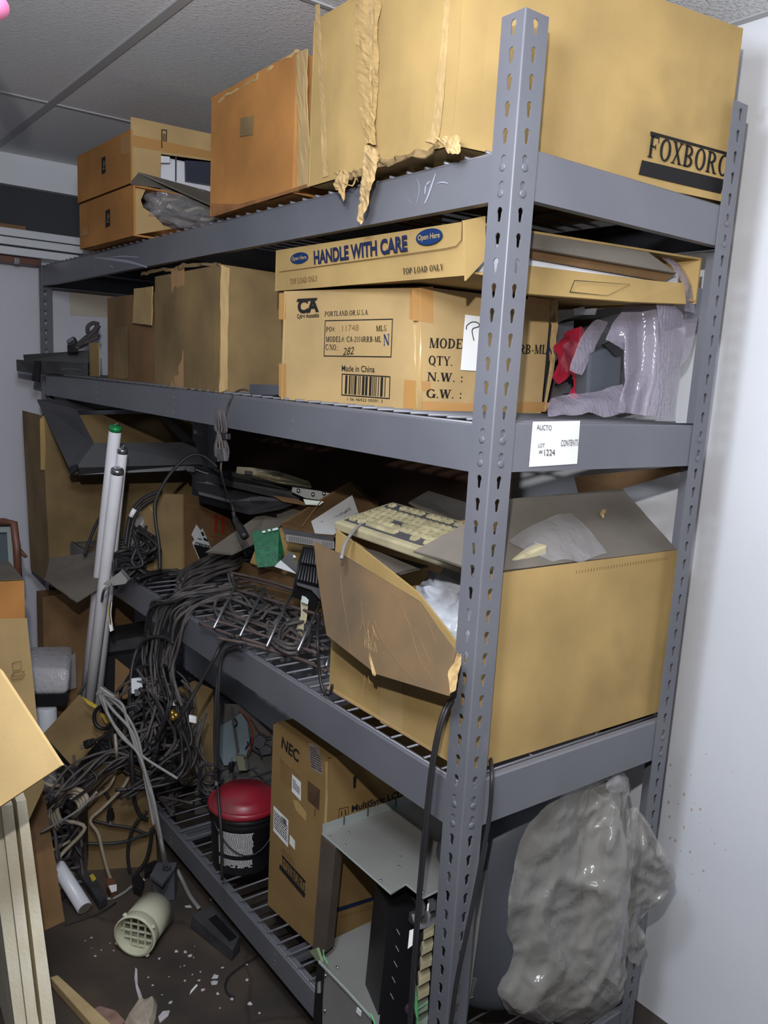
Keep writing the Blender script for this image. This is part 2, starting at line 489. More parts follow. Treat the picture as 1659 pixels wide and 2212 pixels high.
def lettering(s, p0, p1, p2, m, parent, serif=False, bold=0.0, lift=0.0011, name='printed_lettering', label=None):
    # fits the string between p0 (baseline left), p1 (baseline right) and p2 (top left)
    p0 = Vector(p0); p1 = Vector(p1); p2 = Vector(p2)
    vs, fs = serif_mesh(s) if serif else sans_mesh(s, bold)
    x0 = min(v[0] for v in vs); x1 = max(v[0] for v in vs)
    cap = 1.0 if serif else 0.73
    ux = (p1 - p0) / (x1 - x0); uy = (p2 - p0) / cap
    n = ux.cross(uy).normalized() * lift
    mb = MB()
    mb.add([p0 + ux * (v[0] - x0) + uy * v[1] + n for v in vs], fs)
    o = mb.build(name, m, parent)
    if label: o['label'] = label
    return o

def decal(pts, m, parent, name, lift=0.0006, label=None, th=0.0003):
    pts = [Vector(q) for q in pts]
    n = (pts[1] - pts[0]).cross(pts[-1] - pts[0]).normalized()
    if n.dot(CAM - pts[0]) < 0: n = -n; pts = pts[::-1]
    mb = MB(); mb.slab([q + n * lift for q in pts], th, n)
    o = mb.build(name, m, parent)
    if label: o['label'] = label
    return o

def frame_decal(q, k, m, parent, name, lift=0.0007):
    # rectangular printed outline, k = line width as a fraction
    P = [Vector(t) for t in q]
    c = sum(P, Vector()) / 4
    n = (P[1] - P[0]).cross(P[3] - P[0]).normalized()
    if n.dot(CAM - P[0]) < 0: n = -n
    w = k
    I = []
    for i in range(4):
        a = (P[(i + 1) % 4] - P[i]).normalized(); b = (P[i - 1] - P[i]).normalized()
        I.append(P[i] + (a + b) * w)
    mb = MB()
    mb.add([p + n * lift for p in P] + [p + n * lift for p in I], [(i, (i + 1) % 4, (i + 1) % 4 + 4, i + 4) for i in range(4)])
    return mb.build(name, m, parent)

def lines_decal(q, rows, m, parent, name, lift=0.0007, fill=0.5, seed=1, vertical=False):
    # block of fine print as rows of small bars
    P = [Vector(t) for t in q]
    n = (P[1] - P[0]).cross(P[3] - P[0]).normalized()
    if n.dot(CAM - P[0]) < 0: n = -n
    rr = random.Random(seed)
    def at(a, b): return (P[0] * (1 - a) + P[1] * a) * (1 - b) + (P[3] * (1 - a) + P[2] * a) * b + n * lift
    mb = MB()
    if vertical:
        x = 0.0
        while x < 1:
            w_ = rr.choice((1, 1, 2, 3)) / rows * 0.5
            x2 = min(1, x + w_)
            mb.add([at(x, 0), at(x2, 0), at(x2, 1), at(x, 1)], [(0, 1, 2, 3)])
            x = x2 + rr.choice((1, 1, 2)) / rows * 0.5
    else:
        for j in range(rows):
            b0 = j / rows; b1 = b0 + fill / rows
            x = 0.0; end = 1.0 if j < rows - 1 else rr.uniform(.4, .9)
            while x < end:
                w_ = rr.uniform(.05, .16); x2 = min(end, x + w_)
                mb.add([at(x, b0), at(x2, b0), at(x2, b1), at(x, b1)], [(0, 1, 2, 3)])
                x = x2 + 0.025
    return mb.build(name, m, parent)

def cable(name, label, group, pts, r, m, cat='cable', k=6, plug=None, plug_m='black', n=7):
    P = smooth_path(pts, k)
    mb = MB(); mb.tube(P, r, n)
    o = mb.build(name, M[m], None, True)
    tag(o, label, cat, group)
    if plug:
        a = P[-1]; t = (P[-1] - P[-3]).normalized()
        u = t.orthogonal().normalized(); v = t.cross(u)
        b = MB()
        for c, s, h in ((0, 1.0, .5), (.4, 1.25, .6)):
            b.cbox(a + t * plug * (c + h / 2), t * plug * h, u * plug * .55 * s, v * plug * .38 * s)
        b.build('plug', M[plug_m], o, bevel=.0015)
        if plug_m == 'black':
            c = MB()
            for e in (-.12, .12):
                c.cbox(a + t * plug * 1.3 + u * plug * e, t * plug * .4, u * plug * .05, v * plug * .13)
            c.build('plug_prongs', M['solder'], o)
    return o

# ================================================================ the room
D, L = 0.6096, 2.646
WX, WY, CZ = 0.815, 2.80, 2.38

def struct(name, mb, m, parent=None):
    o = mb.build(name, m, parent)
    if parent is None: o['kind'] = 'structure'
    return o

struct('floor', MB().box((-2.2, -2.6, -0.06), (WX, WY, 0)), M['floor'])
struct('wall_right', MB().box((WX, -2.6, -0.06), (WX + 0.1, WY + 0.1, CZ + 0.1)), M['wall'])
struct('wall_far', MB().box((-2.2, WY, -0.06), (WX, WY + 0.1, 2.075)), M['wall_far'])
struct('wall_far_dark_band', MB().box((-2.2, WY + 0.02, 2.075), (WX, WY + 0.1, 2.262)), M['wall_dark'])
struct('wall_far_soffit', MB().box((-2.2, WY - 0.02, 2.262), (WX, WY + 0.1, CZ)), M['wall'])
# suspended ceiling: tiles on a grid of bars
ceil_o = struct('ceiling', MB().box((-2.2, -2.6, CZ), (WX, WY, CZ + 0.06)), M['ceiling'])
tb = MB()
for x in (-1.35, -0.13, 1.09):
    if x < WX: tb.box((x - 0.012, -2.6, CZ - 0.004), (x + 0.012, WY - 0.02, CZ + 0.002))
for y in (-1.7, -0.48, 0.74, 1.96):
    tb.box((-2.2, y - 0.007, CZ - 0.0035), (WX, y + 0.007, CZ + 0.002))
tb.box((WX - 0.022, -2.6, CZ - 0.004), (WX - 0.0005, WY - 0.02, CZ + 0.002))
tb.build('ceiling_grid', M['tbar'], ceil_o)

# scuffs, stains and chips that the right-hand wall has
sm = MB()
rr = random.Random(5)
for (px_, n_) in ((0, 34),):
    for i in range(n_):
        y = rr.gauss(0.05, 0.045); z = rr.gauss(0.52, 0.10); r_ = rr.choice((0.001, 0.0013, 0.0018, 0.003))
        if z < 0.1: continue
        P = [(WX - 0.0004, y + r_ * rr.uniform(.6, 1.2) * math.cos(t), z + r_ * rr.uniform(.7, 2.2) * math.sin(t)) for t in [k * math.pi / 4 for k in range(8)]]
        sm.add(P, [tuple(range(8))])
sm.build('wall_scuffs', plain('wall_scuff', (184, 172, 156), 0.8), bpy.data.objects['wall_right'])

# ================================================================ the shelving unit
SHELF = [(1.868, 1.941), (1.440, 1.520), (0.797, 0.886), (0.100, 0.170)]
DECK = [1.950, 1.529, 0.895, 0.179]
unit = thing('steel_shelving_unit', 'grey boltless steel shelving unit with keyhole posts and four loaded wire shelves', 'shelving', (0, 0, 0))
HOLE0 = 2.1136
RIV = {5, 6, 16, 17, 33, 34, 52, 53}

def flange(length, th=0.0022):
    cu = bpy.data.curves.new('flange', 'CURVE'); cu.dimensions = '2D'; cu.fill_mode = 'BOTH'; cu.extrude = th / 2
    def spl(pts):
        s = cu.splines.new('POLY'); s.points.add(len(pts) - 1); s.use_cyclic_u = True
        for p, q in zip(s.points, pts): p.co = (q[0], q[1], 0, 1)
    spl([(0.003, 0), (length, 0), (length, 2.1336), (0.003, 2.1336)])
    for n in range(56):
        z = HOLE0 - 0.0381 * n
        if z < 0.02: break
        c = 0.0235
        P = [(c + 0.0058 * math.cos(t), z + 0.0048 + 0.0058 * math.sin(t)) for t in [math.radians(a) for a in range(-40, 221, 20)]]
        P += [(c + 0.0036 * math.cos(t), z - 0.0085 + 0.0036 * math.sin(t)) for t in [math.radians(a) for a in range(180, 361, 30)]]
        spl(P)
    me = poly_mesh_from_curve(cu)
    vs = [tuple(v.co) for v in me.vertices]; fs = [tuple(p.vertices) for p in me.polygons]
    bpy.data.meshes.remove(me)
    return vs, fs

FLV, FLF = flange(0.050)
def post(cx, cy, sx, sy, h=2.1336):
    mb = MB()
    dz = h - 2.1336
    mb.add([(cx + sx * v[0], cy + v[2] + sy * 0.0011, min(v[1], h)) for v in FLV], FLF)
    mb.add([(cx + v[2] + sx * 0.0011, cy + sy * v[0], min(v[1], h)) for v in FLV], FLF)
    # rolled corner between the two flanges
    prof_o = []; prof_i = []
    for k in range(6):
        t = math.radians(90 * k / 5)
        prof_o.append((cx + sx * (0.003 - 0.003 * math.cos(t)), cy + sy * (0.003 - 0.003 * math.sin(t))))
        prof_i.append((cx + sx * (0.003 - 0.0008 * math.cos(t)), cy + sy * (0.003 - 0.0008 * math.sin(t))))
    ring = prof_o + prof_i[::-1]
    k = len(ring)
    mb.add([(x, y, 0) for x, y in ring] + [(x, y, h) for x, y in ring], [(i, (i + 1) % k, (i + 1) % k + k, i + k) for i in range(k)] + [tuple(range(k)), tuple(range(2 * k - 1, k - 1, -1))])
    p = mb.build('post', M['grey'], unit)
    for n in sorted(RIV):
        z = HOLE0 - 0.0381 * n - 0.0075
        for ax, o in (((0, -sy, 0), (cx + sx * 0.0235, cy, z)), ((-sx, 0, 0), (cx, cy + sy * 0.0235, z))):
            MB().lathe(o, ax, [(0.0046, -0.003), (0.0062, 0.0005), (0.0058, 0.0016), (0.0042, 0.0022)], 16).build('rivet', M['grey'], p, True)
    return p
for a in ((0, 0, 1, 1), (D, 0, -1, 1), (0, L, 1, -1, 1.947), (D, L, -1, -1)):
    post(*a)

def beam(p, q, z0, z1, inward):
    # rolled steel beam: deep face, shelf ledge and bottom lip
    p = Vector((*p, 0)); q = Vector((*q, 0)); n = Vector((*inward, 0))
    prof = [(0, z0), (0, z1 - 0.003), (0.003, z1), (0.014, z1), (0.014, z1 - 0.012), (0.030, z1 - 0.012), (0.030, z1 - 0.014), (0.012, z1 - 0.014), (0.012, z1 - 0.002),
            (0.002, z1 - 0.003), (0.002, z0 + 0.002), (0.018, z0 + 0.002), (0.018, z0)]
    k = len(prof)
    mb = MB()
    mb.add([e + n * a + Vector((0, 0, z)) for e in (p, q) for a, z in prof], [(i, (i + 1) % k, (i + 1) % k + k, i + k) for i in range(k)] + [tuple(range(k)), tuple(range(2 * k - 1, k - 1, -1))])
    return mb.build('beam', M['grey'], unit)

for (z0, z1), dz in zip(SHELF, DECK):
    fb = beam((0.0026, 0.004), (0.0026, L - 0.004), z0, z1, (1, 0))
    beam((D - 0.0026, 0.004), (D - 0.0026, L - 0.004), z0, z1, (-1, 0))
    beam((0.004, 0.0026), (D - 0.004, 0.0026), z0 + 0.004, z1 + 0.006, (0, 1))
    beam((0.004, L - 0.0026), (D - 0.004, L - 0.0026), z0, z1, (0, -1))
    for y in (0.633, 1.293, 1.96):
        MB().box((0.006, y - 0.015, z0 + 0.004), (D - 0.006, y - 0.013, z1 - 0.012)).box((0.006, y - 0.015, z0 + 0.004), (D - 0.006, y + 0.012, z0 + 0.006)).build('cross_support', M['grey'], unit)
        for z in (z1 - 0.022, z1 - 0.040, z0 + 0.018):
            MB().lathe((0.0026, y, z), (-1, 0, 0), [(0.0026, -0.001), (0.0026, 0.0004), (0.0016, 0.001)], 10).build('rivet', M['zinc'], fb)
    wd = MB()
    y = 0.022
    while y < L - 0.015:
        wd.tube([(0.008, y, dz - 0.003), (D - 0.008, y, dz - 0.003)], 0.0029, 6)
        y += 0.0508
    for x in (0.010, 0.205, 0.400, D - 0.010):
        wd.tube([(x, 0.012, dz - 0.0085), (x, L - 0.012, dz - 0.0085)], 0.0029, 6)
    for y in (0.012, L - 0.012):
        wd.tube([(0.008, y, dz - 0.0085), (D - 0.008, y, dz - 0.0085)], 0.0029, 6)
    wd.build('wire_deck', M['wire'], unit, True)

# top front beam: rubbed paint at the near end, painted reflections farther along
def scuff_and_glint(pts, w_, parent):
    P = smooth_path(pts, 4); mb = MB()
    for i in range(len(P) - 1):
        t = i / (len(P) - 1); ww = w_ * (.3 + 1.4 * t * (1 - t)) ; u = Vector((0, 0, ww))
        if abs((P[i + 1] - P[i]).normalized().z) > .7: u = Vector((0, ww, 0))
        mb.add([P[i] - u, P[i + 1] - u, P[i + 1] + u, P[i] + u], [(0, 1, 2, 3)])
    mb.build('scuff_and_glint_mark', M['scuff_and_glint'], parent)
M['scuff_and_glint'] = plain('pale_rub_and_glint', (156, 160, 172), .5)
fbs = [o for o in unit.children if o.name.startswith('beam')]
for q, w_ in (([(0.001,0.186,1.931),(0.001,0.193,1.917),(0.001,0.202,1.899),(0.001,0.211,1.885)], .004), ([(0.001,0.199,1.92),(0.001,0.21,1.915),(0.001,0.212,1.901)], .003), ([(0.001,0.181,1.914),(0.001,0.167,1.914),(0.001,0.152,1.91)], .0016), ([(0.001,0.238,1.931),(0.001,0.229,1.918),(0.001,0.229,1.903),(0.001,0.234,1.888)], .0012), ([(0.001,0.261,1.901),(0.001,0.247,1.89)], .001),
              ([(0.001,1.957,1.928),(0.001,1.798,1.91),(0.001,1.632,1.89),(0.001,1.488,1.865)], .006), ([(0.001,1.819,1.917),(0.001,1.692,1.911),(0.001,1.555,1.898)], .003), ([(0.001,1.807,1.891),(0.001,1.777,1.884)], .008)):  # these far streaks are a reflection painted on the beam
    scuff_and_glint(q, w_, fbs[0])
o = MB().slab([(0.162,2.796,1.876),(0.343,2.796,1.889),(0.342,2.796,1.778),(0.165,2.796,1.773)], .001, (0, 1, 0)).build('paper_sheet', plain('beige_paper', (196, 186, 170), .8), None)
tag(o, 'beige paper sheet pinned to the end wall behind the shorter tan box', 'paper')

# ================================================================ cartons
def carton(name, label, cat, base4, z0, z1, m, group=None, amp=0.004, skip=(), th=0.005, seed=1, top=True, freq=6.0):
    c = sum((Vector((*b, 0)) for b in base4), Vector()) / 4
    t = thing(name, label, cat, (c.x, c.y, z0), group)
    mb = MB()
    up = Vector((0, 0, z1 - z0))
    B = [Vector((*b, z0)) for b in base4]
    for i in range(4):
        if i in skip: continue
        a, b = B[i], B[(i + 1) % 4]
        mb.sheet([a, b, b + up, a + up], th, 12, 10, amp, seed + i, freq)
    mb.sheet([B[3], B[2], B[1], B[0]], th, 2, 2)
    if top:
        T = [q + up for q in B]
        m1 = (T[0] + T[3]) / 2; m2 = (T[1] + T[2]) / 2
        mb.sheet([T[0], T[1], m2, m1], th, 8, 4, amp * .5, seed + 7)
        mb.sheet([m1, m2, T[2], T[3]], th, 8, 4, amp * .5, seed + 9)
    body = mb.build('body', m, t)
    return t, body

def ribbon(name, la, lb, m, parent, th=0.0008, k=4, seed=0, amp=0.0):
    A = smooth_path(la, k); B_ = smooth_path(lb, k)
    mb = MB()
    n = len(A)
    vs = []
    for a, b in zip(A, B_):
        vs += [a + (b - a) * (j / 6) for j in range(7)]
    if amp: vs = [v + noise.noise_vector(v * 30 + Vector((seed, 0, 0))) * amp + noise.noise_vector(v * 130 + Vector((0, seed, 0))) * amp * .6 for v in vs]
    fs = []
    for i in range(n - 1):
        for j in range(6):
            q = i * 7 + j
            fs.append((q, q + 1, q + 8, q + 7))
    mb.add(vs, fs)
    return mb.build(name, m, parent, False, solid=th)

def panel(name, pts, m, parent, th=0.004, n=None, bevel=0.0, label=None):
    # flat board traced by its corners, given real thickness away from the viewer
    P = [Vector(q) for q in pts]
    if n is None:
        n = Vector((0, 0, 0))
        for i in range(1, len(P) - 1): n += (P[i] - P[0]).cross(P[i + 1] - P[0])
        n.normalize()
        if n.dot(CAM - P[0]) > 0: n = -n
    mb = MB(); mb.slab(P, th, n)
    o = mb.build(name, m, parent, bevel=bevel)
    if label: o['label'] = label
    return o

# ---------------------------------------------------------------- top shelf
fox, fox_b = carton('cardboard_box', 'huge battered cardboard box with FOXBORO printed on it, on the top shelf', 'box',
                    [(-.03, .112), (.58, .013), (.60, .46), (-.02, .565)][0:4], 1.957, 2.264, M['card'], amp=.007, seed=3)
lettering('FOXBORO', (0.377,0.045,2.005), (0.584,0.012,2.002), (0.379,0.045,2.043), M['ink'], fox, serif=True, label='black FOXBORO lettering')
decal([(0.379,0.045,2.049),(0.578,0.013,2.046),(0.578,0.013,2.041),(0.379,0.045,2.044)], M['ink'], fox, 'printed_bar')
decal([(0.366,0.047,1.998),(0.581,0.013,1.997),(0.573,0.014,1.97),(0.362,0.048,1.973)], M['ink'], fox, 'printed_block')
smudge = mottled('soot_smudge', (150, 118, 76), (164, 132, 86), 20, .9)
# tape seam down the middle of the long side, crumpled and torn loose at the bottom
ribbon('torn_tape', [(-0.026,0.409,2.255),(-0.026,0.408,2.209),(-0.026,0.4,2.144),(-0.027,0.386,2.086),(-0.029,0.369,2.043),(-0.033,0.348,1.998)], [(-0.028,0.332,2.231),(-0.027,0.337,2.189),(-0.028,0.327,2.127),(-0.029,0.325,2.073),(-0.031,0.324,2.034),(-0.034,0.315,1.992)], M['tape_clear'], fox, .0003, 12, 2, .003)
ribbon('tape_ridge', [(-0.028,0.369,2.242),(-0.029,0.36,2.195),(-0.03,0.354,2.14),(-0.032,0.346,2.092),(-0.031,0.342,2.061)], [(-0.029,0.35,2.236),(-0.03,0.347,2.191),(-0.03,0.346,2.138),(-0.032,0.339,2.09),(-0.031,0.336,2.059)], M['card_edge'], fox, .0004, 12, 5, .0025)
ribbon('torn_strip', [(-0.035,0.348,1.999),(-0.04,0.347,1.971),(-0.041,0.344,1.938),(-0.042,0.343,1.903),(-0.043,0.347,1.872),(-0.043,0.342,1.859)], [(-0.037,0.302,1.979),(-0.041,0.297,1.959),(-0.042,0.303,1.928),(-0.043,0.316,1.899),(-0.043,0.332,1.863),(-0.043,0.333,1.856)], M['card_edge'], fox, .0005, 12, 9, .005)
ribbon('corner_crease', [(-0.031,0.152,2.178),(-0.031,0.153,2.125),(-0.031,0.157,2.072),(-0.031,0.161,2.024),(-0.031,0.167,1.983),(-0.032,0.179,1.973)], [(-0.031,0.138,2.174),(-0.031,0.138,2.121),(-0.031,0.138,2.067),(-0.032,0.138,2.019),(-0.032,0.142,1.978),(-0.033,0.149,1.964)], M['card_light'], fox, .0003, 10, 3, .0016)
ribbon('corner_crease', [(-0.022,0.557,2.291),(-0.022,0.549,2.231),(-0.022,0.531,2.143),(-0.023,0.518,2.056),(-0.023,0.505,1.965)], [(-0.022,0.541,2.287),(-0.022,0.531,2.226),(-0.023,0.515,2.14),(-0.023,0.5,2.053),(-0.023,0.486,1.965)], M['card_light'], fox, .0003, 10, 4, .0016)
ribbon('torn_edge', [(-0.033,0.142,1.971),(-0.037,0.115,1.971),(-0.039,0.087,1.96),(-0.037,0.08,1.951)], [(-0.033,0.126,1.953),(-0.039,0.102,1.942),(-0.04,0.084,1.941),(-0.037,0.077,1.946)], M['card_edge'], fox, .001, 8, 6, .008)
ribbon('torn_edge', [(-0.033,0.45,1.966),(-0.035,0.435,1.954),(-0.036,0.442,1.937),(-0.036,0.424,1.918)], [(-0.034,0.407,1.963),(-0.036,0.396,1.948),(-0.037,0.399,1.931),(-0.037,0.407,1.911)], M['card_edge'], fox, .0008, 8, 7, .007)
ribbon('torn_edge', [(-0.032,0.403,1.956),(-0.035,0.372,1.957),(-0.036,0.327,1.963),(-0.038,0.256,1.96),(-0.037,0.193,1.96),(-0.035,0.136,1.962)], [(-0.032,0.402,1.946),(-0.035,0.367,1.944),(-0.036,0.325,1.947),(-0.038,0.255,1.951),(-0.037,0.192,1.951),(-0.035,0.135,1.954)], M['card_dull'], fox, .003, 6, 8, .008)
ribbon('loose_thread', [(-0.039,0.406,1.94),(-0.04,0.377,1.931),(-0.042,0.365,1.94),(-0.043,0.355,1.934)], [(-0.039,0.403,1.938),(-0.04,0.375,1.929),(-0.042,0.362,1.938),(-0.043,0.352,1.932)], M['card_edge'], fox, .001, 5, 11, .002)

org, org_b = carton('cardboard_box', 'orange-brown worn cardboard box against the huge box on the top shelf', 'box',
                    [(-.012, .64), (.42, .66), (.43, 1.06), (-.006, 1.052)], 1.957, 2.232, M['card_orange'], amp=.005, seed=11)
ribbon('corner_flap', [(-0.011,0.644,2.23),(-0.012,0.636,2.152),(-0.012,0.626,2.061),(-0.012,0.619,1.962)], [(-0.014,0.595,2.224),(-0.016,0.587,2.14),(-0.016,0.573,2.051),(-0.015,0.561,1.957)], M['card_light'], org, .002, 5, 2, .002)
ribbon('torn_edge', [(-0.006,1.05,2.215),(-0.008,0.941,2.221),(-0.009,0.83,2.225),(-0.01,0.799,2.229),(-0.01,0.721,2.23),(-0.012,0.634,2.232)], [(-0.006,1.049,2.209),(-0.008,0.941,2.215),(-0.009,0.829,2.217),(-0.01,0.798,2.217),(-0.01,0.721,2.225),(-0.012,0.633,2.226)], M['card_edge'], org, .002, 5, 12, .004)
ribbon('tape', [(-0.008,0.871,2.192),(-0.008,0.881,2.107),(-0.007,0.886,2.017)], [(-0.008,0.812,2.183),(-0.008,0.816,2.095),(-0.008,0.816,2.011)], M['card_orange'], org, .0006, 4, 3, .001)
decal([(-0.007,0.884,2.151),(-0.008,0.818,2.144),(-0.008,0.82,2.104),(-0.007,0.887,2.112)], M['card_dull'], org, 'scuffed_patch', lift=.005)
smb = mottled('grimy_board', (96, 66, 40), (160, 108, 60), 9, .9)
decal([(-0.005,1.038,1.985),(-0.007,0.884,1.964),(-0.009,0.707,1.963),(-0.011,0.575,1.965),(-0.011,0.571,1.958),(-0.009,0.706,1.956),(-0.007,0.884,1.954),(-0.005,1.031,1.952)], smb, org, 'crushed_bottom_edge', lift=.006)

# the two matching cartons at the far end
def hp_mark(par, pl_pts, h):
    decal(pl_pts, M['ink'], par, 'printed_mark')
    P = [Vector(q) for q in pl_pts]
    lettering('hp', P[3] * .75 + P[0] * .25 + (P[2] - P[3]) * .8, P[0] * .75 + P[3] * .25 + (P[1] - P[0]) * .8, P[3] * .75 + P[0] * .25 + (P[2] - P[3]) * .25, M['card_light'], par, lift=.0014)
lo, lo_b = carton('cardboard_box', 'lower of two stacked kraft boxes on the top shelf, side burst open over a bag', 'box',
                  [(-.02, 1.54), (.36, 1.555), (.35, 2.03), (-.028, 2.02)], 1.955, 2.098, M['card_orange'], amp=.002, seed=21, skip=(0,), group='twin cartons')
panel('torn_side', [(-0.009,1.56,2.104),(0.03,1.562,2.106),(0.01,1.561,2.062),(0.017,1.561,2.042),(0.047,1.563,2.029),(0.08,1.564,2.002),(0.11,1.565,1.996),(-0.008,1.56,1.961)], M['card_light'], lo)
hp_mark(lo, [(-0.024,1.77,2.051),(-0.024,1.73,2.052),(-0.024,1.731,2.002),(-0.024,1.771,2)], .02)
decal([(-0.029,1.997,2.028),(-0.028,1.933,2.023),(-0.028,1.934,1.993),(-0.029,1.998,1.994)], M['tape'], lo, 'tape')
upc, upb = carton('cardboard_box', 'upper of two stacked kraft boxes on the top shelf, cut open to show a printer', 'box',
                  [(-.02, 1.56), (.38, 1.575), (.37, 2.05), (-.03, 2.03)], 2.104, 2.252, M['card_orange'], amp=.002, seed=25, skip=(0,), group='twin cartons')
panel('side_panel', [(-0.02,1.56,2.285),(0.257,1.57,2.293),(0.259,1.57,2.216),(0.073,1.563,2.202),(0.07,1.563,2.132),(-0.02,1.56,2.103)], M['card_light'], upc)
decal([(-0.018,1.56,2.237),(0.258,1.57,2.242),(0.259,1.57,2.221),(-0.018,1.56,2.205)], M['tape'], upc, 'tape')
decal([(-0.022,1.635,2.242),(-0.02,1.563,2.238),(-0.02,1.563,2.188),(-0.022,1.636,2.194)], M['tape'], upc, 'tape')
frame_decal([(0.073,1.563,2.271),(0.091,1.564,2.273),(0.09,1.564,2.22),(0.073,1.563,2.219)], .003, M['ink'], upc, 'printed_box')
decal([(0.077,1.564,2.261),(0.087,1.564,2.26),(0.086,1.564,2.226),(0.077,1.564,2.227)], M['ink_faint'], upc, 'printed_mark')
hp_mark(upc, [(-0.025,1.799,2.211),(-0.024,1.766,2.211),(-0.024,1.768,2.163),(-0.025,1.8,2.162)], .02)
panel('flap', [(-0.019,1.56,2.109),(0.261,1.571,2.123),(0.223,1.491,2.066),(-0.017,1.506,2.127),(-0.029,1.532,2.098)], M['card_dusty'], upc, .004)
prt = thing('printer', 'white office printer packed inside the upper kraft box on the top shelf', 'printer', (.2, 1.75, 2.11))
MB().box((.03, 1.595, 2.111), (.34, 1.98, 2.205)).build('body', M['white_plastic'], prt, bevel=.008)
panel('dark_panel', [(0.152,1.566,2.2),(0.259,1.57,2.213),(0.26,1.571,2.145),(0.154,1.567,2.142)], plain('slate_plastic', (52, 56, 68), .4), prt, .01, n=(0, 1, 0))
panel('button_plate', [(0.073,1.563,2.198),(0.102,1.565,2.201),(0.102,1.565,2.183),(0.074,1.564,2.178)], M['white_plastic'], prt, .01, n=(0, 1, 0), bevel=.002)
panel('panel_seam', [(0.119,1.565,2.204),(0.122,1.565,2.205),(0.122,1.565,2.137),(0.119,1.565,2.136)], M['charcoal'], prt, .004, n=(0, 1, 0))

def crumple(name, m, parent, c, rad, amp, seed, nu=40, nv=24, freq=9.0, squash=None):
    c = Vector(c); rad = Vector(rad)
    mb = MB()
    vs = []; 
    for j in range(nv + 1):
        ph = -math.pi / 2 + math.pi * j / nv
        for i in range(nu):
            th_ = 2 * math.pi * i / nu
            d = Vector((math.cos(ph) * math.cos(th_), math.cos(ph) * math.sin(th_), math.sin(ph)))
            k = 1 + amp * (abs(noise.noise(d * freq * .35 + Vector((seed, 0, 0)))) * 1.6 - .4) + amp * .35 * noise.noise(d * freq + Vector((0, seed, 0)))
            sg = lambda v, e: math.copysign(abs(v) ** e, v)
            e = .7
            p = Vector((rad.x * sg(d.x, e), rad.y * sg(d.y, e), rad.z * sg(d.z, e))) * k
            vs.append(c + p)
    fs = []
    for j in range(nv):
        for i in range(nu):
            a = j * nu + i; b = j * nu + (i + 1) % nu
            fs.append((a, b, b + nu, a + nu))
    mb.add(vs, fs)
    return mb.build(name, m, parent, True)

bg = thing('plastic_bag', 'crumpled clear plastic bag of dark cords spilling out of the lower kraft box', 'bag', (0.137,1.566,2.019))
c0 = Vector((0.139,1.566,2.065))
crumple('film', M['bag_clear'], bg, c0 + Vector((.03, .03, 0)), (.13, .06, .058), .3, 4)
for k in range(9):
    a = c0 + Vector((R.uniform(-.07, .03), R.uniform(.01, .05), R.uniform(-.035, .02)))
    mb = MB(); mb.tube(smooth_path([a, a + Vector((.05, .01, R.uniform(-.015, .02))), a + Vector((.1, .0, R.uniform(-.02, .03))), a + Vector((.15, .02, 0))], 5), .006, 7)
    mb.build('cord', M['cable_dusty'] if k % 3 else M['cable_beige'], bg, True)

# white trim boards and the dark gap over the end wall
for i, (z0, z1, y0) in enumerate(((2.052, 2.082, 2.68), (2.017, 2.046, 2.665), (1.978, 2.008, 2.65))):
    nm = ('topmost', 'middle', 'lowest')[i]
    o = MB().box((-1.3, y0, z0), (.25, 2.79, z1)).build('trim_board', M['white_plastic'], None, bevel=.003)
    tag(o, '%s of three long white boards stacked flat along the end wall behind the kraft boxes' % nm, 'board', 'white boards along the end wall')
o = MB().box((-1.3, 2.68, 1.952), (.02, 2.79, 1.976)).build('wooden_ledge', M['brown_wood'], None, bevel=.002)
tag(o, 'dark brown wooden ledge under the stacked white boards at the end wall', 'ledge')
o = MB().box((-.086, 2.655, 1.948), (-.066, 2.679, 1.970)).build('metal_bracket', M['zinc'], None, bevel=.002)
tag(o, 'small shiny metal bracket under the white boards at the far left', 'bracket')
o = MB().box((-.3, 2.70, 2.083), (-.03, 2.78, 2.098)).build('wood_offcut', M['card_brown'], None, bevel=.001)
tag(o, 'brown wood offcut lying on top of the stacked white boards', 'wood')
pk = thing('foam_tube', 'pink foam tube end poking in at the top left corner under the ceiling', 'tube', (-0.634,0.449,2.099))
mb = MB(); mb.tube([(-0.989,1.351,2.594),(-0.673,0.56,2.171),(-0.639,0.453,2.098),(-0.632,0.416,2.073)], .016, 14); mb.build('body', M['pink'], pk, True)

# ---------------------------------------------------------------- second shelf
Z2 = 1.5325
ca, ca_b = carton('cardboard_box', 'kraft shipping box with a barcode and CA logo, under the long flat box', 'box',
                  [(.097, .325), (.42, .285), (.46, .66), (.015, .71)], Z2 - .008, 1.763, M['card_light'], amp=.0005, seed=31)
# logo
lettering('CA', (0.025,0.662,1.716), (0.039,0.597,1.719), (0.025,0.664,1.744), M['ink'], ca, bold=.05)
decal([(0.025,0.665,1.746),(0.038,0.604,1.747),(0.037,0.606,1.741),(0.024,0.668,1.739)], M['ink'], ca, 'printed_bar')
lettering('Cyber Acoustics', (0.025,0.664,1.704), (0.039,0.596,1.707), (0.025,0.665,1.713), M['ink'], ca, bold=.03)
lettering('PORTLAND,OR,U.S.A.', (0.043,0.58,1.708), (0.069,0.455,1.711), (0.043,0.58,1.718), M['ink'], ca, serif=True)
frame_decal([(0.043,0.579,1.7),(0.083,0.391,1.703),(0.083,0.389,1.627),(0.043,0.578,1.624)], .0022, M['ink'], ca, 'printed_frame')
lettering('PO#:', (0.044,0.574,1.676), (0.05,0.547,1.677), (0.044,0.574,1.686), M['ink'], ca, serif=True)
lettering('11748', (0.054,0.527,1.677), (0.064,0.481,1.679), (0.054,0.527,1.69), M['ink_faint'], ca)
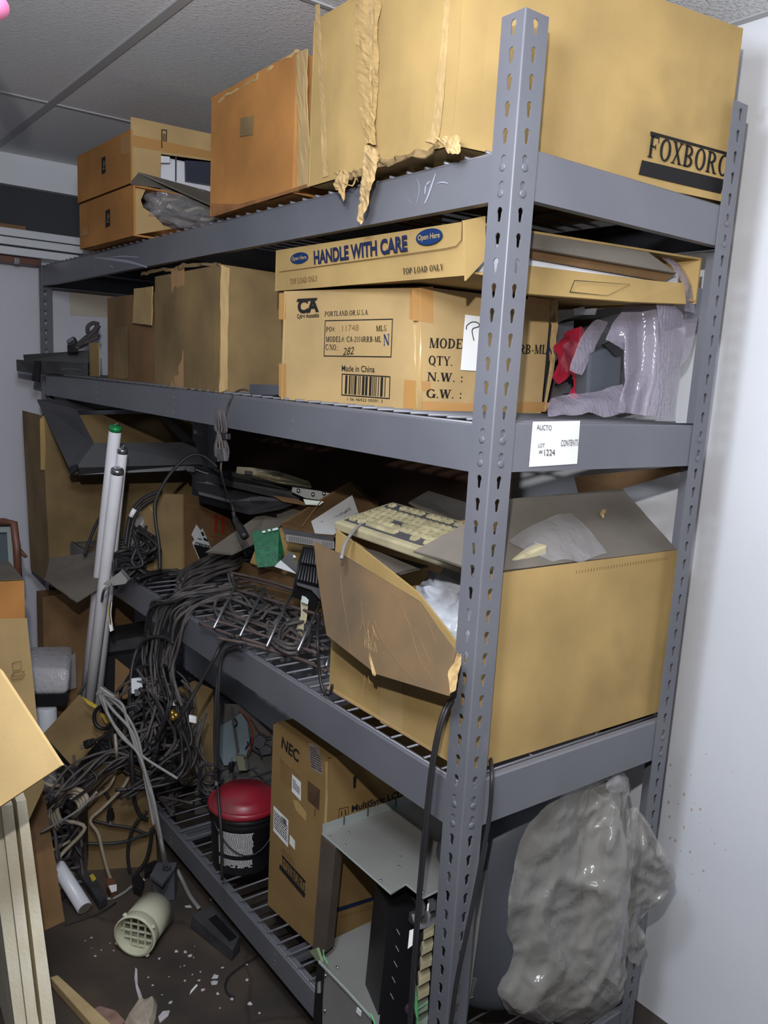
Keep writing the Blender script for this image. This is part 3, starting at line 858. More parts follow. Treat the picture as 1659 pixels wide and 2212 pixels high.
lettering('MLS', (0.074,0.433,1.678), (0.08,0.406,1.679), (0.074,0.434,1.689), M['ink'], ca, serif=True)
lettering('MODEL#: CA-2014RRB-ML', (0.044,0.573,1.655), (0.077,0.418,1.657), (0.044,0.573,1.666), M['ink'], ca, serif=True)
lettering('N', (0.079,0.412,1.65), (0.082,0.396,1.651), (0.078,0.413,1.672), M['ink_blue'], ca, serif=True, label='blue letter N')
lettering('C/NO.:', (0.044,0.573,1.638), (0.052,0.536,1.638), (0.044,0.574,1.65), M['ink'], ca, serif=True)
lettering('282', (0.055,0.522,1.628), (0.061,0.492,1.631), (0.056,0.519,1.644), M['ink'], ca, label='handwritten number')
lettering('Made in China', (0.055,0.523,1.595), (0.074,0.431,1.596), (0.055,0.524,1.608), M['ink'], ca, bold=.01)
frame_decal([(0.055,0.523,1.59),(0.083,0.389,1.59),(0.084,0.388,1.544),(0.055,0.521,1.544)], .0024, M['ink'], ca, 'printed_frame')
lines_decal([(0.057,0.512,1.587),(0.081,0.399,1.587),(0.081,0.398,1.548),(0.057,0.512,1.548)], 26, M['ink'], ca, 'barcode', vertical=True, seed=9)
lettering('1 06 46422 00091 3', (0.059,0.503,1.535), (0.08,0.406,1.536), (0.059,0.504,1.541), M['ink'], ca)
lettering('MODE', (0.123,0.322,1.649), (0.201,0.312,1.652), (0.123,0.322,1.668), M['ink'], ca, serif=True)
lettering('QTY.', (0.124,0.322,1.616), (0.18,0.315,1.617), (0.123,0.322,1.634), M['ink'], ca, serif=True)
lettering('N.W. :', (0.123,0.322,1.585), (0.207,0.311,1.586), (0.123,0.322,1.602), M['ink'], ca, serif=True)
lettering('G.W. :', (0.123,0.322,1.552), (0.207,0.311,1.553), (0.123,0.322,1.569), M['ink'], ca, serif=True)
lettering('RRB-ML', (0.328,0.296,1.65), (0.419,0.285,1.655), (0.328,0.296,1.669), M['ink'], ca, serif=True)
lettering('N', (0.423,0.285,1.654), (0.438,0.283,1.655), (0.421,0.285,1.673), M['ink_blue'], ca, serif=True)
for q in ([(0.091,0.352,1.759),(0.095,0.336,1.761),(0.095,0.333,1.7),(0.092,0.35,1.702)], [(0.076,0.328,1.757),(0.124,0.322,1.766),(0.129,0.321,1.697),(0.082,0.327,1.698)], [(0.091,0.354,1.585),(0.097,0.323,1.584),(0.098,0.319,1.523),(0.091,0.352,1.526)],
          [(0.097,0.325,1.584),(0.132,0.321,1.584),(0.133,0.321,1.564),(0.098,0.325,1.565)], [(0.012,0.725,1.759),(0.017,0.703,1.76),(0.017,0.7,1.702),(0.012,0.723,1.702)], [(0.013,0.718,1.605),(0.018,0.694,1.604),(0.019,0.692,1.53),(0.014,0.715,1.531)],
          [(0.1,0.325,1.545),(0.239,0.307,1.544),(0.239,0.307,1.528),(0.101,0.324,1.525)], [(0.419,0.285,1.553),(0.445,0.282,1.552),(0.432,0.284,1.532),(0.346,0.294,1.53),(0.346,0.294,1.551)], [(0.357,0.293,1.769),(0.439,0.283,1.767),(0.439,0.283,1.756),(0.359,0.293,1.756)]):
    decal(q, M['tape'], ca, 'tape', th=.0002, lift=.0004)
ribbon('corner_tape', [(0.091,0.346,1.758),(0.093,0.337,1.692),(0.095,0.327,1.604),(0.097,0.318,1.525)], [(0.094,0.324,1.758),(0.101,0.323,1.693),(0.107,0.322,1.605),(0.115,0.321,1.525)], M['tape_clear'], ca, .0005, 4, 1, .001)
ribbon('torn_corner', [(0.419,0.284,1.765),(0.428,0.283,1.699),(0.429,0.283,1.64),(0.428,0.283,1.537)], [(0.437,0.28,1.769),(0.441,0.278,1.7),(0.442,0.279,1.641),(0.431,0.281,1.534)], M['card_edge'], ca, .001, 5, 4, .004)
nt_ = decal([(0.201,0.312,1.719),(0.243,0.307,1.718),(0.247,0.306,1.61),(0.199,0.312,1.61)], M['paper'], ca, 'paper_note', lift=.003)
nt_['label'] = 'white paper note'
mb = MB(); mb.tube(smooth_path([(0.205,0.307,1.69),(0.206,0.307,1.698),(0.218,0.305,1.706),(0.232,0.303,1.705),(0.234,0.303,1.698),(0.219,0.305,1.691),(0.225,0.304,1.67)], 5), .0009, 5)
mb.build('handwriting', M['ink'], ca)

hb = thing('flat_box', 'long flat brown box reading HANDLE WITH CARE, on top of the shipping box', 'box', (.28, .4, 1.766))
hz0, hz1 = 1.766, 1.855
P0, P1, P2, P3 = (.04, .135), (.585, .045), (.60, .66), (.02, .76)
mb = MB()
def wall2(a, b, z0, z1): mb.sheet([(*a, z0), (*b, z0), (*b, z1), (*a, z1)], .004, 8, 4, .001, 3)
wall2(P3, P0, hz0, hz1); wall2(P1, P2, hz0, hz1); wall2(P2, P3, hz0, hz1)
mb.sheet([(*P0, hz1), (*P1, hz1), (*P2, hz1), (*P3, hz1)], .004, 6, 6, .001, 4)
mb.sheet([(*P3, hz0 + .004), (*P2, hz0 + .004), (*P1, hz0 + .004), (*P0, hz0 + .004)], .004, 4, 4)
mb.build('body', M['card'], hb)
lettering('HANDLE WITH CARE', (0.024,0.6,1.815), (0.031,0.289,1.819), (0.024,0.604,1.842), M['ink_navy'], hb, bold=.04, label='navy HANDLE WITH CARE lettering')
def oval(c, rx, ry, words):
    c = Vector(c); a = Vector(rx) - c; b = Vector(ry) - c
    mb = MB(); mb.slab([c + a * math.cos(2 * math.pi * k / 32) + b * math.sin(2 * math.pi * k / 32) + a.cross(b).normalized() * .0006 for k in range(32)], .0003)
    mb.build('printed_oval', M['ink_blue'], hb)
    lettering(words, c - a * .82 - b * .28, c + a * .82 - b * .28, c - a * .82 + b * .42, M['card_light'], hb, bold=.01, lift=.0016)
oval((0.022,0.659,1.831), (0.023,0.623,1.831), (0.022,0.66,1.843), 'Open Here')
oval((0.033,0.232,1.837), (0.033,0.195,1.837), (0.033,0.233,1.851), 'Open Here')
lettering('TOP LOAD ONLY', (0.022,0.694,1.778), (0.024,0.583,1.78), (0.022,0.695,1.789), M['ink_faint'], hb, serif=True)
lettering('TOP LOAD ONLY', (0.031,0.299,1.777), (0.034,0.187,1.778), (0.031,0.3,1.787), M['ink'], hb, serif=True)
mb = MB(); mb.tube([(0.02,0.742,1.807),(0.026,0.463,1.81),(0.033,0.188,1.813),(0.034,0.159,1.815),(0.034,0.147,1.824),(0.034,0.148,1.856)], .0009, 5); mb.build('flap_edge', M['ink_faint'], hb)
# its opened end towards the wall side
panel('end_flap', [(0.014,0.12,1.85),(0.061,0.12,1.864),(0.069,0.12,1.795),(0.027,0.12,1.755)], M['card'], hb, .004)
panel('end_flap', [(0.151,0.111,1.795),(0.48,0.057,1.799),(0.538,0.047,1.802),(0.54,0.038,1.762),(0.386,0.05,1.752),(0.134,0.089,1.744)], M['card'], hb, .004, label='tan lower end flap with a printed outline')
frame_decal([(0.243,0.072,1.777),(0.385,0.058,1.784),(0.324,0.06,1.757),(0.235,0.074,1.755)], .0016, M['ink'], hb, 'printed_outline')
panel('top_flap', [(0.145,0.112,1.85),(0.436,0.064,1.849),(0.506,0.044,1.817),(0.133,0.098,1.823)], M['card_dusty'], hb, .004)
panel('inner_flap', [(0.148,0.111,1.826),(0.516,0.051,1.819),(0.503,0.067,1.802),(0.164,0.125,1.81)], M['card_brown'], hb, .004)
o = MB().hexa([(.07, .15, 1.775), (.56, .07, 1.775), (.57, .5, 1.775), (.06, .58, 1.775)], [(.07, .15, 1.83), (.56, .07, 1.83), (.57, .5, 1.83), (.06, .58, 1.83)]).build('foam_block', M['white_plastic'], None, bevel=.01)
tag(o, 'white foam packing block seen inside the open end of the flat brown box', 'foam')

# big taped tan box and the shorter one behind it
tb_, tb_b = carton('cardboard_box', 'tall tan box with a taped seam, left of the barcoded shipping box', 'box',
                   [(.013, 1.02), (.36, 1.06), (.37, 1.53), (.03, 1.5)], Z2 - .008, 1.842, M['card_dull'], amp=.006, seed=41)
ribbon('edge_strip', [(0.011,1.019,1.841),(0.009,1.018,1.764),(0.012,1.018,1.651),(0.011,1.018,1.525)], [(0.034,1.019,1.834),(0.032,1.017,1.766),(0.032,1.017,1.652),(0.035,1.019,1.533)], M['card_light'], tb_, .001, 5, 2, .002)
ribbon('tape', [(0.025,1.367,1.854),(0.025,1.362,1.754),(0.025,1.364,1.651),(0.025,1.365,1.525)], [(0.021,1.269,1.854),(0.021,1.267,1.751),(0.022,1.271,1.651),(0.021,1.268,1.521)], M['tape'], tb_, .0005, 4, 6, .001)
ribbon('torn_edge', [(0.033,1.616,1.86),(0.028,1.477,1.862),(0.023,1.355,1.859),(0.02,1.297,1.861),(0.015,1.132,1.854),(0.012,1.026,1.843)], [(0.033,1.616,1.851),(0.028,1.477,1.854),(0.023,1.355,1.848),(0.02,1.297,1.848),(0.015,1.131,1.847),(0.012,1.026,1.837)], M['card_dull'], tb_, .002, 5, 13, .005)
sb_, sb_b = carton('cardboard_box', 'shorter tan box with torn patches, between the taped tan box and the black rack unit', 'box',
                   [(.048, 1.505), (.34, 1.53), (.34, 1.99), (.05, 1.98)], Z2 - .006, 1.802, M['card_brown'], amp=.004, seed=45)
ribbon('hanging_flap', [(0.037,1.689,1.817),(0.035,1.685,1.78),(0.035,1.692,1.744),(0.037,1.702,1.712)], [(0.035,1.53,1.816),(0.032,1.528,1.774),(0.032,1.526,1.74),(0.033,1.533,1.702)], M['card_light'], sb_, .003, 4, 1, .001)
ribbon('torn_patch', [(0.049,1.917,1.702),(0.049,1.909,1.652),(0.049,1.915,1.59),(0.049,1.916,1.53)], [(0.047,1.78,1.702),(0.047,1.781,1.652),(0.047,1.777,1.592),(0.047,1.778,1.535)], M['card_dull'], sb_, .0008, 4, 3, .001)
panel('side_flap', [(0.052,2.191,1.651),(0.045,2.06,1.65),(0.045,2.058,1.532),(0.052,2.179,1.53)], M['card'], sb_, .003)

# black rack gear at the far end, hanging out past the post
rk = thing('rack_unit', 'black rack-mount unit sticking out past the far post on the second shelf', 'electronics', (0.02,2.507,1.541))
panel('chassis', [(-0.092,2.541,1.595),(0.131,2.442,1.626),(0.128,2.432,1.573),(-0.091,2.534,1.571)], M['black'], rk, .22, n=(.4, .8, 0))
panel('faceplate', [(-0.141,2.445,1.575),(0.092,2.332,1.577),(0.089,2.323,1.528),(-0.011,2.399,1.528),(-0.101,2.403,1.528),(-0.142,2.437,1.533)], M['black_dusty'], rk, .03, n=(.4, .8, 0))
panel('mounting_ear', [(-0.094,2.372,1.575),(-0.077,2.358,1.575),(-0.086,2.346,1.496),(-0.108,2.364,1.501)], M['black'], rk, .01)
MB().tube(smooth_path([(-0.054,2.429,1.518),(-0.012,2.403,1.542),(0.034,2.37,1.551),(0.076,2.337,1.548)], 5), .006, 6).build('edge_trim', M['charcoal'], rk)
for i, (pts, r_) in enumerate((([(0.043,2.409,1.633),(0.067,2.391,1.638),(0.093,2.377,1.663),(0.129,2.359,1.7),(0.141,2.355,1.724)], .011), ([(0.061,2.369,1.631),(0.09,2.351,1.65),(0.121,2.334,1.677),(0.133,2.327,1.688)], .010), ([(0.113,2.394,1.69),(0.115,2.399,1.715),(0.131,2.39,1.73),(0.149,2.376,1.728)], .008), ([(0.062,2.345,1.643),(0.091,2.326,1.657),(0.124,2.306,1.677)], .008))):
    cable('power_cable', 'black power cord coiled on the rack unit beside the shorter tan box', 'cords on the rack unit', pts, r_, 'cable_dusty', 'cord')
pl_ = thing('power_plug', 'black right-angle power plug standing up from the cords on the rack unit', 'plug', (0.042,2.383,1.63))
panel('plug_body', [(0.031,2.398,1.658),(0.054,2.385,1.676),(0.06,2.375,1.655),(0.054,2.377,1.644),(0.035,2.389,1.636)], M['black_dusty'], pl_, .03, bevel=.003)
panel('plug_neck', [(0.032,2.393,1.641),(0.055,2.377,1.648),(0.061,2.365,1.617),(0.031,2.387,1.611)], M['black'], pl_, .02, bevel=.003)
panel('contact_plate', [(0.031,2.385,1.657),(0.049,2.374,1.67),(0.051,2.371,1.661),(0.033,2.381,1.648)], M['zinc'], pl_, .004)

# laptop power brick and its cord over the beam
ac = thing('power_adapter', 'slim grey laptop power brick between the tan box and the barcoded shipping box', 'adapter', (0.03,0.817,1.542))
panel('brick', [(0.03,0.893,1.553),(0.03,0.743,1.556),(0.03,0.741,1.532),(0.03,0.891,1.524)], M['grey_dark'], ac, .05, n=(1, 0, 0), bevel=.003)
c_ = MB(); c_.tube(smooth_path([(0.035,0.897,1.535),(0.035,0.934,1.537),(0.035,0.971,1.53),(-0.004,0.919,1.518),(-0.004,0.938,1.492),(-0.004,0.957,1.458),(-0.004,0.972,1.426)], 6), .0028, 7); c_.build('cord', M['cable_dusty'], ac, True)
for k in range(10):
    a = k * .5
    dx = 3.5 * math.sin(a * 2.3) * 2; 
    A = (-0.012,0.952,1.485); B_ = (-0.012,0.937,1.365)
    A = Vector(A); B_ = Vector(B_)
    off = Vector((0, .030 * math.sin(k * 1.9), 0)) ; fx = Vector((-.004 - .004 * (k % 3), 0, 0))
    mb = MB(); mb.tube(smooth_path([A + off * .5 + fx, A * .6 + B_ * .4 + off + fx, A * .5 + B_ * .5 + off * .35 + fx, A * .25 + B_ * .75 + off * 1.1 + fx, B_ + off * .9 + fx + Vector((0, 0, .01 * (k % 2))), A * .2 + B_ * .8 - off + fx], 6), .0027, 6)
    mb.build('cord_loop', M['cable_dusty'], ac, True)
panel('cord_tie', [(-0.022,0.971,1.422),(-0.022,0.909,1.429),(-0.022,0.908,1.414),(-0.022,0.968,1.406)], M['cable'], ac, .014, n=(1, 0, 0), bevel=.002)
panel('connector', [(-0.026,0.954,1.386),(-0.026,0.915,1.393),(-0.026,0.906,1.361),(-0.026,0.95,1.354)], M['charcoal'], ac, .012, n=(1, 0, 0), bevel=.002)
c_ = MB(); c_.tube(smooth_path([(-0.018,0.94,1.355),(-0.018,0.939,1.329),(0.05,1.049,1.264),(0.12,1.153,1.207),(0.12,1.135,1.18)], 6), .0024, 7); c_.build('cord', M['cable_dusty'], ac, True)
c_ = MB(); c_.tube(smooth_path([(0.12,1.141,1.188),(0.12,1.128,1.168),(0.12,1.105,1.153),(0.12,1.065,1.129)], 5), [.006]*5+[.009]*5+[.012]*6, 8); c_.build('plug', M['cable'], ac, True)

# bubble-wrapped thing with red bag
bw = thing('wrapped_monitor', 'dark monitor under torn lilac bubble wrap at the right end of the second shelf', 'monitor', (.45, .2, Z2))
panel('screen', [(0.55,0.27,1.737),(0.717,0.27,1.783),(0.761,0.27,1.544),(0.51,0.27,1.539),(0.528,0.27,1.646)], M['charcoal'], bw, .12, n=(.1, 1, 0), bevel=.01)
panel('base_plate', [(0.389,0.14,1.655),(0.487,0.14,1.684),(0.498,0.14,1.571),(0.395,0.14,1.57)], plain('slate_grey_plastic', (72, 76, 84), .5), bw, .04, n=(.1, 1, 0), bevel=.006)
panel('stand_slot', [(0.424,0.135,1.675),(0.486,0.135,1.696),(0.485,0.135,1.657),(0.463,0.135,1.654)], M['black'], bw, .01, n=(.1, 1, 0))

# ---------------------------------------------------------------- bubble wrap around the monitor, red bag
def bubble_mat():
    m, nt, b = new_mat('lilac_bubble_wrap')
    N = nt.nodes; Lk = nt.links
    b.inputs['Base Color'].default_value = (*lin((164, 156, 172)), 1); b.inputs['Roughness'].default_value = .12
    b.inputs['Alpha'].default_value = .55; b.inputs['Specular IOR Level'].default_value = .8
    tc = N.new('ShaderNodeTexCoord'); v = N.new('ShaderNodeTexVoronoi'); v.inputs['Scale'].default_value = 95; v.inputs['Randomness'].default_value = .45
    Lk.new(tc.outputs['Object'], v.inputs['Vector'])
    bp = N.new('ShaderNodeBump'); bp.invert = True; bp.inputs['Strength'].default_value = .5; bp.inputs['Distance'].default_value = .003
    Lk.new(v.outputs['Distance'], bp.inputs['Height']); Lk.new(bp.outputs['Normal'], b.inputs['Normal'])
    return m
M['bubble'] = bubble_mat()
def drape(name, rows, m, parent, amp=.004, seed=0, k=4, ridge=0.0):
    # rows: equal-length lists of points; smoothed skin over them
    G = [smooth_path(r_, k) for r_ in rows]
    n = len(G[0])
    cols = [smooth_path([g[i] for g in G], k) for i in range(n)]
    H = len(cols[0])
    mb = MB()
    vs = [cols[i][j] + noise.noise_vector(cols[i][j] * 22 + Vector((seed, 0, 0))) * amp + noise.noise_vector(cols[i][j] * 60 + Vector((seed, 5, 0))) * amp * .35 for j in range(H) for i in range(n)]
    if ridge:
        for i, v in enumerate(vs):
            d = (CAM - v).normalized()
            q = Vector((v.x * 9 + v.y * 5, v.y * 9, v.z * 5)) + Vector((seed, seed * .3, 0))
            q2 = Vector((v.x * 26 - v.z * 9, v.y * 24, v.z * 17)) + Vector((seed, 0, 4))
            h = (max(0, 1 - 2.6 * abs(noise.noise(q))) ** 1.6) * ridge + (max(0, 1 - 2.8 * abs(noise.noise(q2))) ** 1.8) * ridge * .45
            vs[i] = v + d * h
    mb.add(vs, [(j * n + i, j * n + i + 1, (j + 1) * n + i + 1, (j + 1) * n + i) for j in range(H - 1) for i in range(n - 1)])
    return mb.build(name, m, parent, True)
drape('bubble_wrap', [[(0.415,0.13,1.683),(0.444,0.13,1.726),(0.495,0.13,1.776),(0.527,0.11,1.786),(0.549,0.11,1.771),(0.556,0.1,1.725)], [(0.464,0.12,1.664),(0.452,0.11,1.699),(0.499,0.11,1.73),(0.511,0.08,1.731),(0.534,0.08,1.705),(0.548,0.08,1.669)],
      [(0.462,0.11,1.609),(0.451,0.1,1.627),(0.5,0.1,1.648),(0.506,0.07,1.639),(0.528,0.07,1.631),(0.541,0.07,1.613)], [(0.448,0.1,1.563),(0.461,0.1,1.572),(0.497,0.1,1.583),(0.482,0.06,1.575),(0.506,0.06,1.566),(0.534,0.06,1.558)], [(0.423,0.09,1.542),(0.446,0.09,1.542),(0.476,0.09,1.541),(0.466,0.055,1.54),(0.497,0.055,1.539),(0.528,0.055,1.539)]], M['bubble'], bw, .005, 2)
drape('bubble_wrap', [[(0.467,0.06,1.77),(0.506,0.06,1.765),(0.542,0.06,1.755),(0.57,0.06,1.744)], [(0.489,0.055,1.702),(0.521,0.055,1.695),(0.549,0.055,1.688),(0.566,0.055,1.68)], [(0.488,0.05,1.63),(0.519,0.05,1.626),(0.543,0.05,1.623),(0.555,0.05,1.619)], [(0.467,0.045,1.541),(0.498,0.045,1.539),(0.529,0.045,1.539),(0.551,0.045,1.538)]], M['bubble'], bw, .004, 5)
drape('bubble_wrap', [[(0.27,0.13,1.555),(0.288,0.13,1.567),(0.34,0.13,1.576),(0.423,0.13,1.586),(0.488,0.13,1.6)], [(0.234,0.1,1.545),(0.269,0.1,1.553),(0.321,0.1,1.559),(0.389,0.1,1.565),(0.461,0.1,1.57)], [(0.221,0.085,1.536),(0.267,0.085,1.537),(0.333,0.085,1.538),(0.403,0.085,1.538),(0.447,0.085,1.538)]], M['bubble'], bw, .006, 8)
drape('bubble_wrap', [[(0.423,0.17,1.72),(0.443,0.17,1.727),(0.47,0.17,1.72)], [(0.374,0.155,1.685),(0.402,0.155,1.689),(0.427,0.155,1.684)], [(0.341,0.145,1.643),(0.372,0.145,1.647),(0.397,0.145,1.645)], [(0.332,0.14,1.62),(0.353,0.14,1.616),(0.369,0.14,1.611)]], M['bubble'], bw, .005, 11)
bw2 = thing('bubble_wrap', 'strip of clear bubble wrap curling out over the end of the flat brown box', 'wrapping', (0.593,0.07,1.801))
drape('sheet', [[(0.507,0.1,1.86),(0.53,0.1,1.86),(0.546,0.1,1.856)], [(0.52,0.08,1.843),(0.547,0.08,1.849),(0.567,0.08,1.842)], [(0.526,0.06,1.82),(0.548,0.06,1.826),(0.571,0.06,1.816)], [(0.536,0.05,1.79),(0.56,0.05,1.795),(0.581,0.05,1.788)], [(0.55,0.05,1.751),(0.573,0.05,1.751),(0.596,0.05,1.748)]], M['bubble'], bw2, .006, 14)
panel('grey_sheet', [(0.58,0.06,1.804),(0.627,0.06,1.8),(0.626,0.06,1.742),(0.578,0.06,1.736)], M['grey_dark'], bw2, .004)
drape('sheet', [[(0.613,0.09,1.739),(0.636,0.09,1.743),(0.665,0.09,1.749)], [(0.632,0.1,1.703),(0.656,0.1,1.703),(0.676,0.1,1.706)], [(0.634,0.1,1.645),(0.649,0.1,1.656),(0.666,0.1,1.672)]], M['bubble'], bw2, .004, 15)
rb = thing('red_bag', 'crumpled red plastic bag squeezed between the shipping box and the wrapped monitor', 'bag', (0.448,0.24,1.564))
drape('film', [[(0.453,0.27,1.702),(0.477,0.27,1.71),(0.507,0.27,1.716),(0.519,0.27,1.705)], [(0.413,0.25,1.674),(0.442,0.25,1.69),(0.473,0.25,1.682),(0.483,0.25,1.664)], [(0.401,0.24,1.64),(0.421,0.24,1.65),(0.444,0.24,1.642),(0.461,0.24,1.633)], [(0.388,0.23,1.609),(0.409,0.23,1.607),(0.43,0.23,1.613),(0.442,0.23,1.628)], [(0.376,0.22,1.599),(0.392,0.22,1.594),(0.413,0.22,1.601),(0.42,0.22,1.611)]], M['red_film'], rb, .012, 3)
drape('film', [[(0.395,0.2,1.622),(0.409,0.2,1.625),(0.423,0.2,1.623)], [(0.394,0.19,1.608),(0.412,0.19,1.611),(0.428,0.19,1.603)], [(0.39,0.18,1.587),(0.408,0.18,1.589),(0.426,0.18,1.586)], [(0.374,0.17,1.571),(0.391,0.17,1.566),(0.41,0.17,1.575)]], M['red_film'], rb, .008, 6)
wc = thing('white_card', 'small white notched card in the dark behind the red bag', 'card', (0.585,0.33,1.752))
panel('card', [(0.544,0.33,1.761),(0.581,0.33,1.77),(0.585,0.33,1.764),(0.604,0.33,1.767),(0.605,0.33,1.773),(0.626,0.33,1.773),(0.623,0.33,1.755),(0.548,0.33,1.748)], M['paper'], wc, .002)
gd = thing('grey_plastic_tray', 'grey plastic tray corner under the red bag beside the shipping box', 'tray', (0.367,0.2,1.564))
panel('tray_floor', [(0.425,0.26,1.587),(0.399,0.2,1.598),(0.413,0.2,1.582),(0.386,0.2,1.578),(0.353,0.2,1.562)], M['grey_dark'], gd, .006)
panel('tray_wall', [(0.465,0.3,1.721),(0.516,0.3,1.733),(0.52,0.3,1.686),(0.468,0.3,1.642)], M['grey_dark'], gd, .02)

# ================================================================ third shelf
Z3 = 0.898
big = thing('open_cardboard_box', 'large open kraft box at the near end of the third shelf, front flap bent down', 'box', (.3, .26, Z3))
mb = MB()
mb.sheet([(.6, .49, Z3), (.035, .49, Z3), (.035, .49, 1.258), (.6, .49, 1.258)], .005, 8, 8, .003, 3)
mb.sheet([(.6, .023, Z3), (.6, .49, Z3), (.6, .49, 1.26), (.6, .023, 1.26)], .005, 8, 8, .003, 4)
mb.sheet([(.03, .49, Z3), (.6, .49, Z3), (.6, .03, Z3), (.03, .03, Z3)], .005, 2, 2)
mb.build('body', M['card_light'], big)
sh = MB(); sh.sheet([(.03, .03, Z3), (.6, .023, Z3), (.6, .023, 1.262), (.03, .03, 1.262)], .005, 14, 12, .003, 5)
sh.build('side_panel', M['card'], big)
panel('front_panel', [(.035, .49, Z3), (.03, .03, Z3), (.03, .03, 1.06), (.031, .07, 1.12), (.032, .2, 1.19), (.034, .40, 1.24), (.035, .49, 1.258)], M['card'], big, .005, n=(1, 0, 0))
decal([(0.033,0.302,0.995),(0.032,0.226,1.006),(0.032,0.218,0.898),(0.033,0.293,0.893)], M['card_light'], big, 'tape')
fl = MB()
fp = [(-0.015,0.499,1.235),(-0.016,0.395,1.23),(-0.02,0.253,1.213),(-0.024,0.128,1.198),(-0.031,0.069,1.168),(-0.037,0.009,1.141),(-0.045,0.011,1.105),(-0.053,0.003,1.07),(-0.055,0.095,1.058),(-0.058,0.198,1.045),(-0.056,0.281,1.056),(-0.053,0.377,1.068),(-0.04,0.421,1.125),(-0.027,0.464,1.183)]
fc = sum((Vector(q) for q in fp), Vector()) / len(fp)
brown_scr = mottled('scuffed_brown_board', (98, 84, 68), (132, 106, 74), 4, .9, .15, 150, 8, (3.0, (114, 103, 90), .56), spec=.2)
panel('front_flap', fp, brown_scr, big, .005)
for q in ([(-0.025,0.209,1.199),(-0.031,0.161,1.173),(-0.038,0.125,1.14),(-0.045,0.093,1.108),(-0.053,0.038,1.077)], [(-0.039,0.238,1.135),(-0.046,0.198,1.107),(-0.051,0.144,1.084),(-0.055,0.097,1.067)], [(-0.026,0.377,1.193),(-0.035,0.352,1.152),(-0.048,0.31,1.098),(-0.057,0.284,1.058)], [(-0.034,0.29,1.158),(-0.046,0.253,1.105),(-0.057,0.209,1.056)], [(-0.033,0.161,1.164),(-0.037,0.113,1.144),(-0.045,0.062,1.109)], [(-0.025,0.126,1.197),(-0.031,0.091,1.17),(-0.038,0.059,1.143)]):
    mb = MB(); mb.tube(smooth_path(q, 4), .00035, 5); mb.build('crease', M['card_dull'], big)
mb = MB()
for k in range(26):
    a = Vector((-0.05,0.238,1.087)) + Vector((0, R.gauss(0, .016), R.gauss(0, .03)))
    mb.tube([a, a + Vector((0, R.gauss(-.002, .008), R.uniform(-.03, -.008)))], .0003, 4)
mb.build('frayed_scuff', M['card_edge'], big)
mb = MB()
for k in range(5):
    mb.tube([(-0.054,0.227,1.075),(-0.062,0.202,1.045)], .0016, 4)
    mb.tube([Vector((-0.055,0.222,1.07)) + Vector((0, .001 * k, 0)), Vector((-0.063,0.197,1.046)) + Vector((0, .0025 * (k - 2), -.003 * (k % 2)))], .0011, 4)
mb.build('torn_fibre', M['card_edge'], big)
ribbon('flap_edge', [(-0.04,0.005,1.144),(-0.049,0.007,1.111),(-0.057,-0.004,1.076)], [(-0.03,0.005,1.14),(-0.036,-0.002,1.112),(-0.046,-0.006,1.082)], M['card_edge'], big, .002, 5, 3, .004)
fr = MB(); fr.sheet([(0.073,0.035,1.266),(0.591,0.025,1.263),(0.599,0.184,1.37),(0.217,0.181,1.364)], .005, 14, 10, .004, 8, edge=.002)
fr.build('top_flap', M['card_dusty'], big)
mb = MB()
for k in range(34):
    t = k / 33
    a = Vector((0.274,0.026,1.245)) * (1 - t) + Vector((0.555,0.023,1.248)) * t
    mb.box(a - Vector((.0006, 0, .003)), a + Vector((.0006, .0006, .003)))
mb.build('stitched_perforation', M['ink_faint'], big)
panel('back_flap', [(0.39,0.686,1.273),(0.465,0.699,1.298),(0.546,0.631,1.272),(0.491,0.529,1.203),(0.449,0.561,1.202),(0.41,0.6,1.243)], M['card_dusty'], big, .005)
panel('corner_flap', [(-0.045,0.127,1.293),(0.069,0.115,1.339),(0.011,0.041,1.275),(-0.024,0.071,1.288)], M['card_dusty'], big, .005)
mb = MB(); mb.tube([(-0.031,0.13,1.299),(0.051,0.094,1.303)], .001, 4); mb.build('crease', M['card_edge'], big)
panel('inner_flap', [(0.085,0.485,1.222),(0.145,0.307,1.209),(0.096,0.34,1.189),(0.105,0.37,1.183)], M['card_dusty'], big, .005)
panel('rear_flap', [(0.6,0.327,1.379),(0.615,0.035,1.441),(0.615,0.031,1.434),(0.605,0.195,1.368),(0.605,0.312,1.334)], M['card_brown'], big, .005)
panel('torn_edge', [(0.1,0.578,1.233),(0.11,0.57,1.231),(0.109,0.559,1.182),(0.099,0.568,1.186)], M['card_edge'], big, .006)
kb = thing('computer_keyboard', 'aged beige computer keyboard lying askew across the top of the large open box', 'keyboard', (0.065,0.324,1.253))
KO = Vector((0.039,0.503,1.256)); KX = Vector((0.053,0.159,1.246)) - KO; KYv = Vector((0.168,0.605,1.274)) - KO
kx = KX.normalized(); ky = (KYv - kx * KYv.dot(kx)).normalized(); kz = kx.cross(ky)
if kz.z < 0: kz = -kz
KL = .455; KW = .165
k0 = KO
mb = MB(); mb.hexa([k0, k0 + kx * KL, k0 + kx * KL + ky * KW, k0 + ky * KW], [k0 + kz * .02, k0 + kx * KL + kz * .02, k0 + kx * KL + ky * KW + kz * .036, k0 + ky * KW + kz * .036])
mb.build('body', M['beige'], kb, bevel=.004)
pitch = .0192
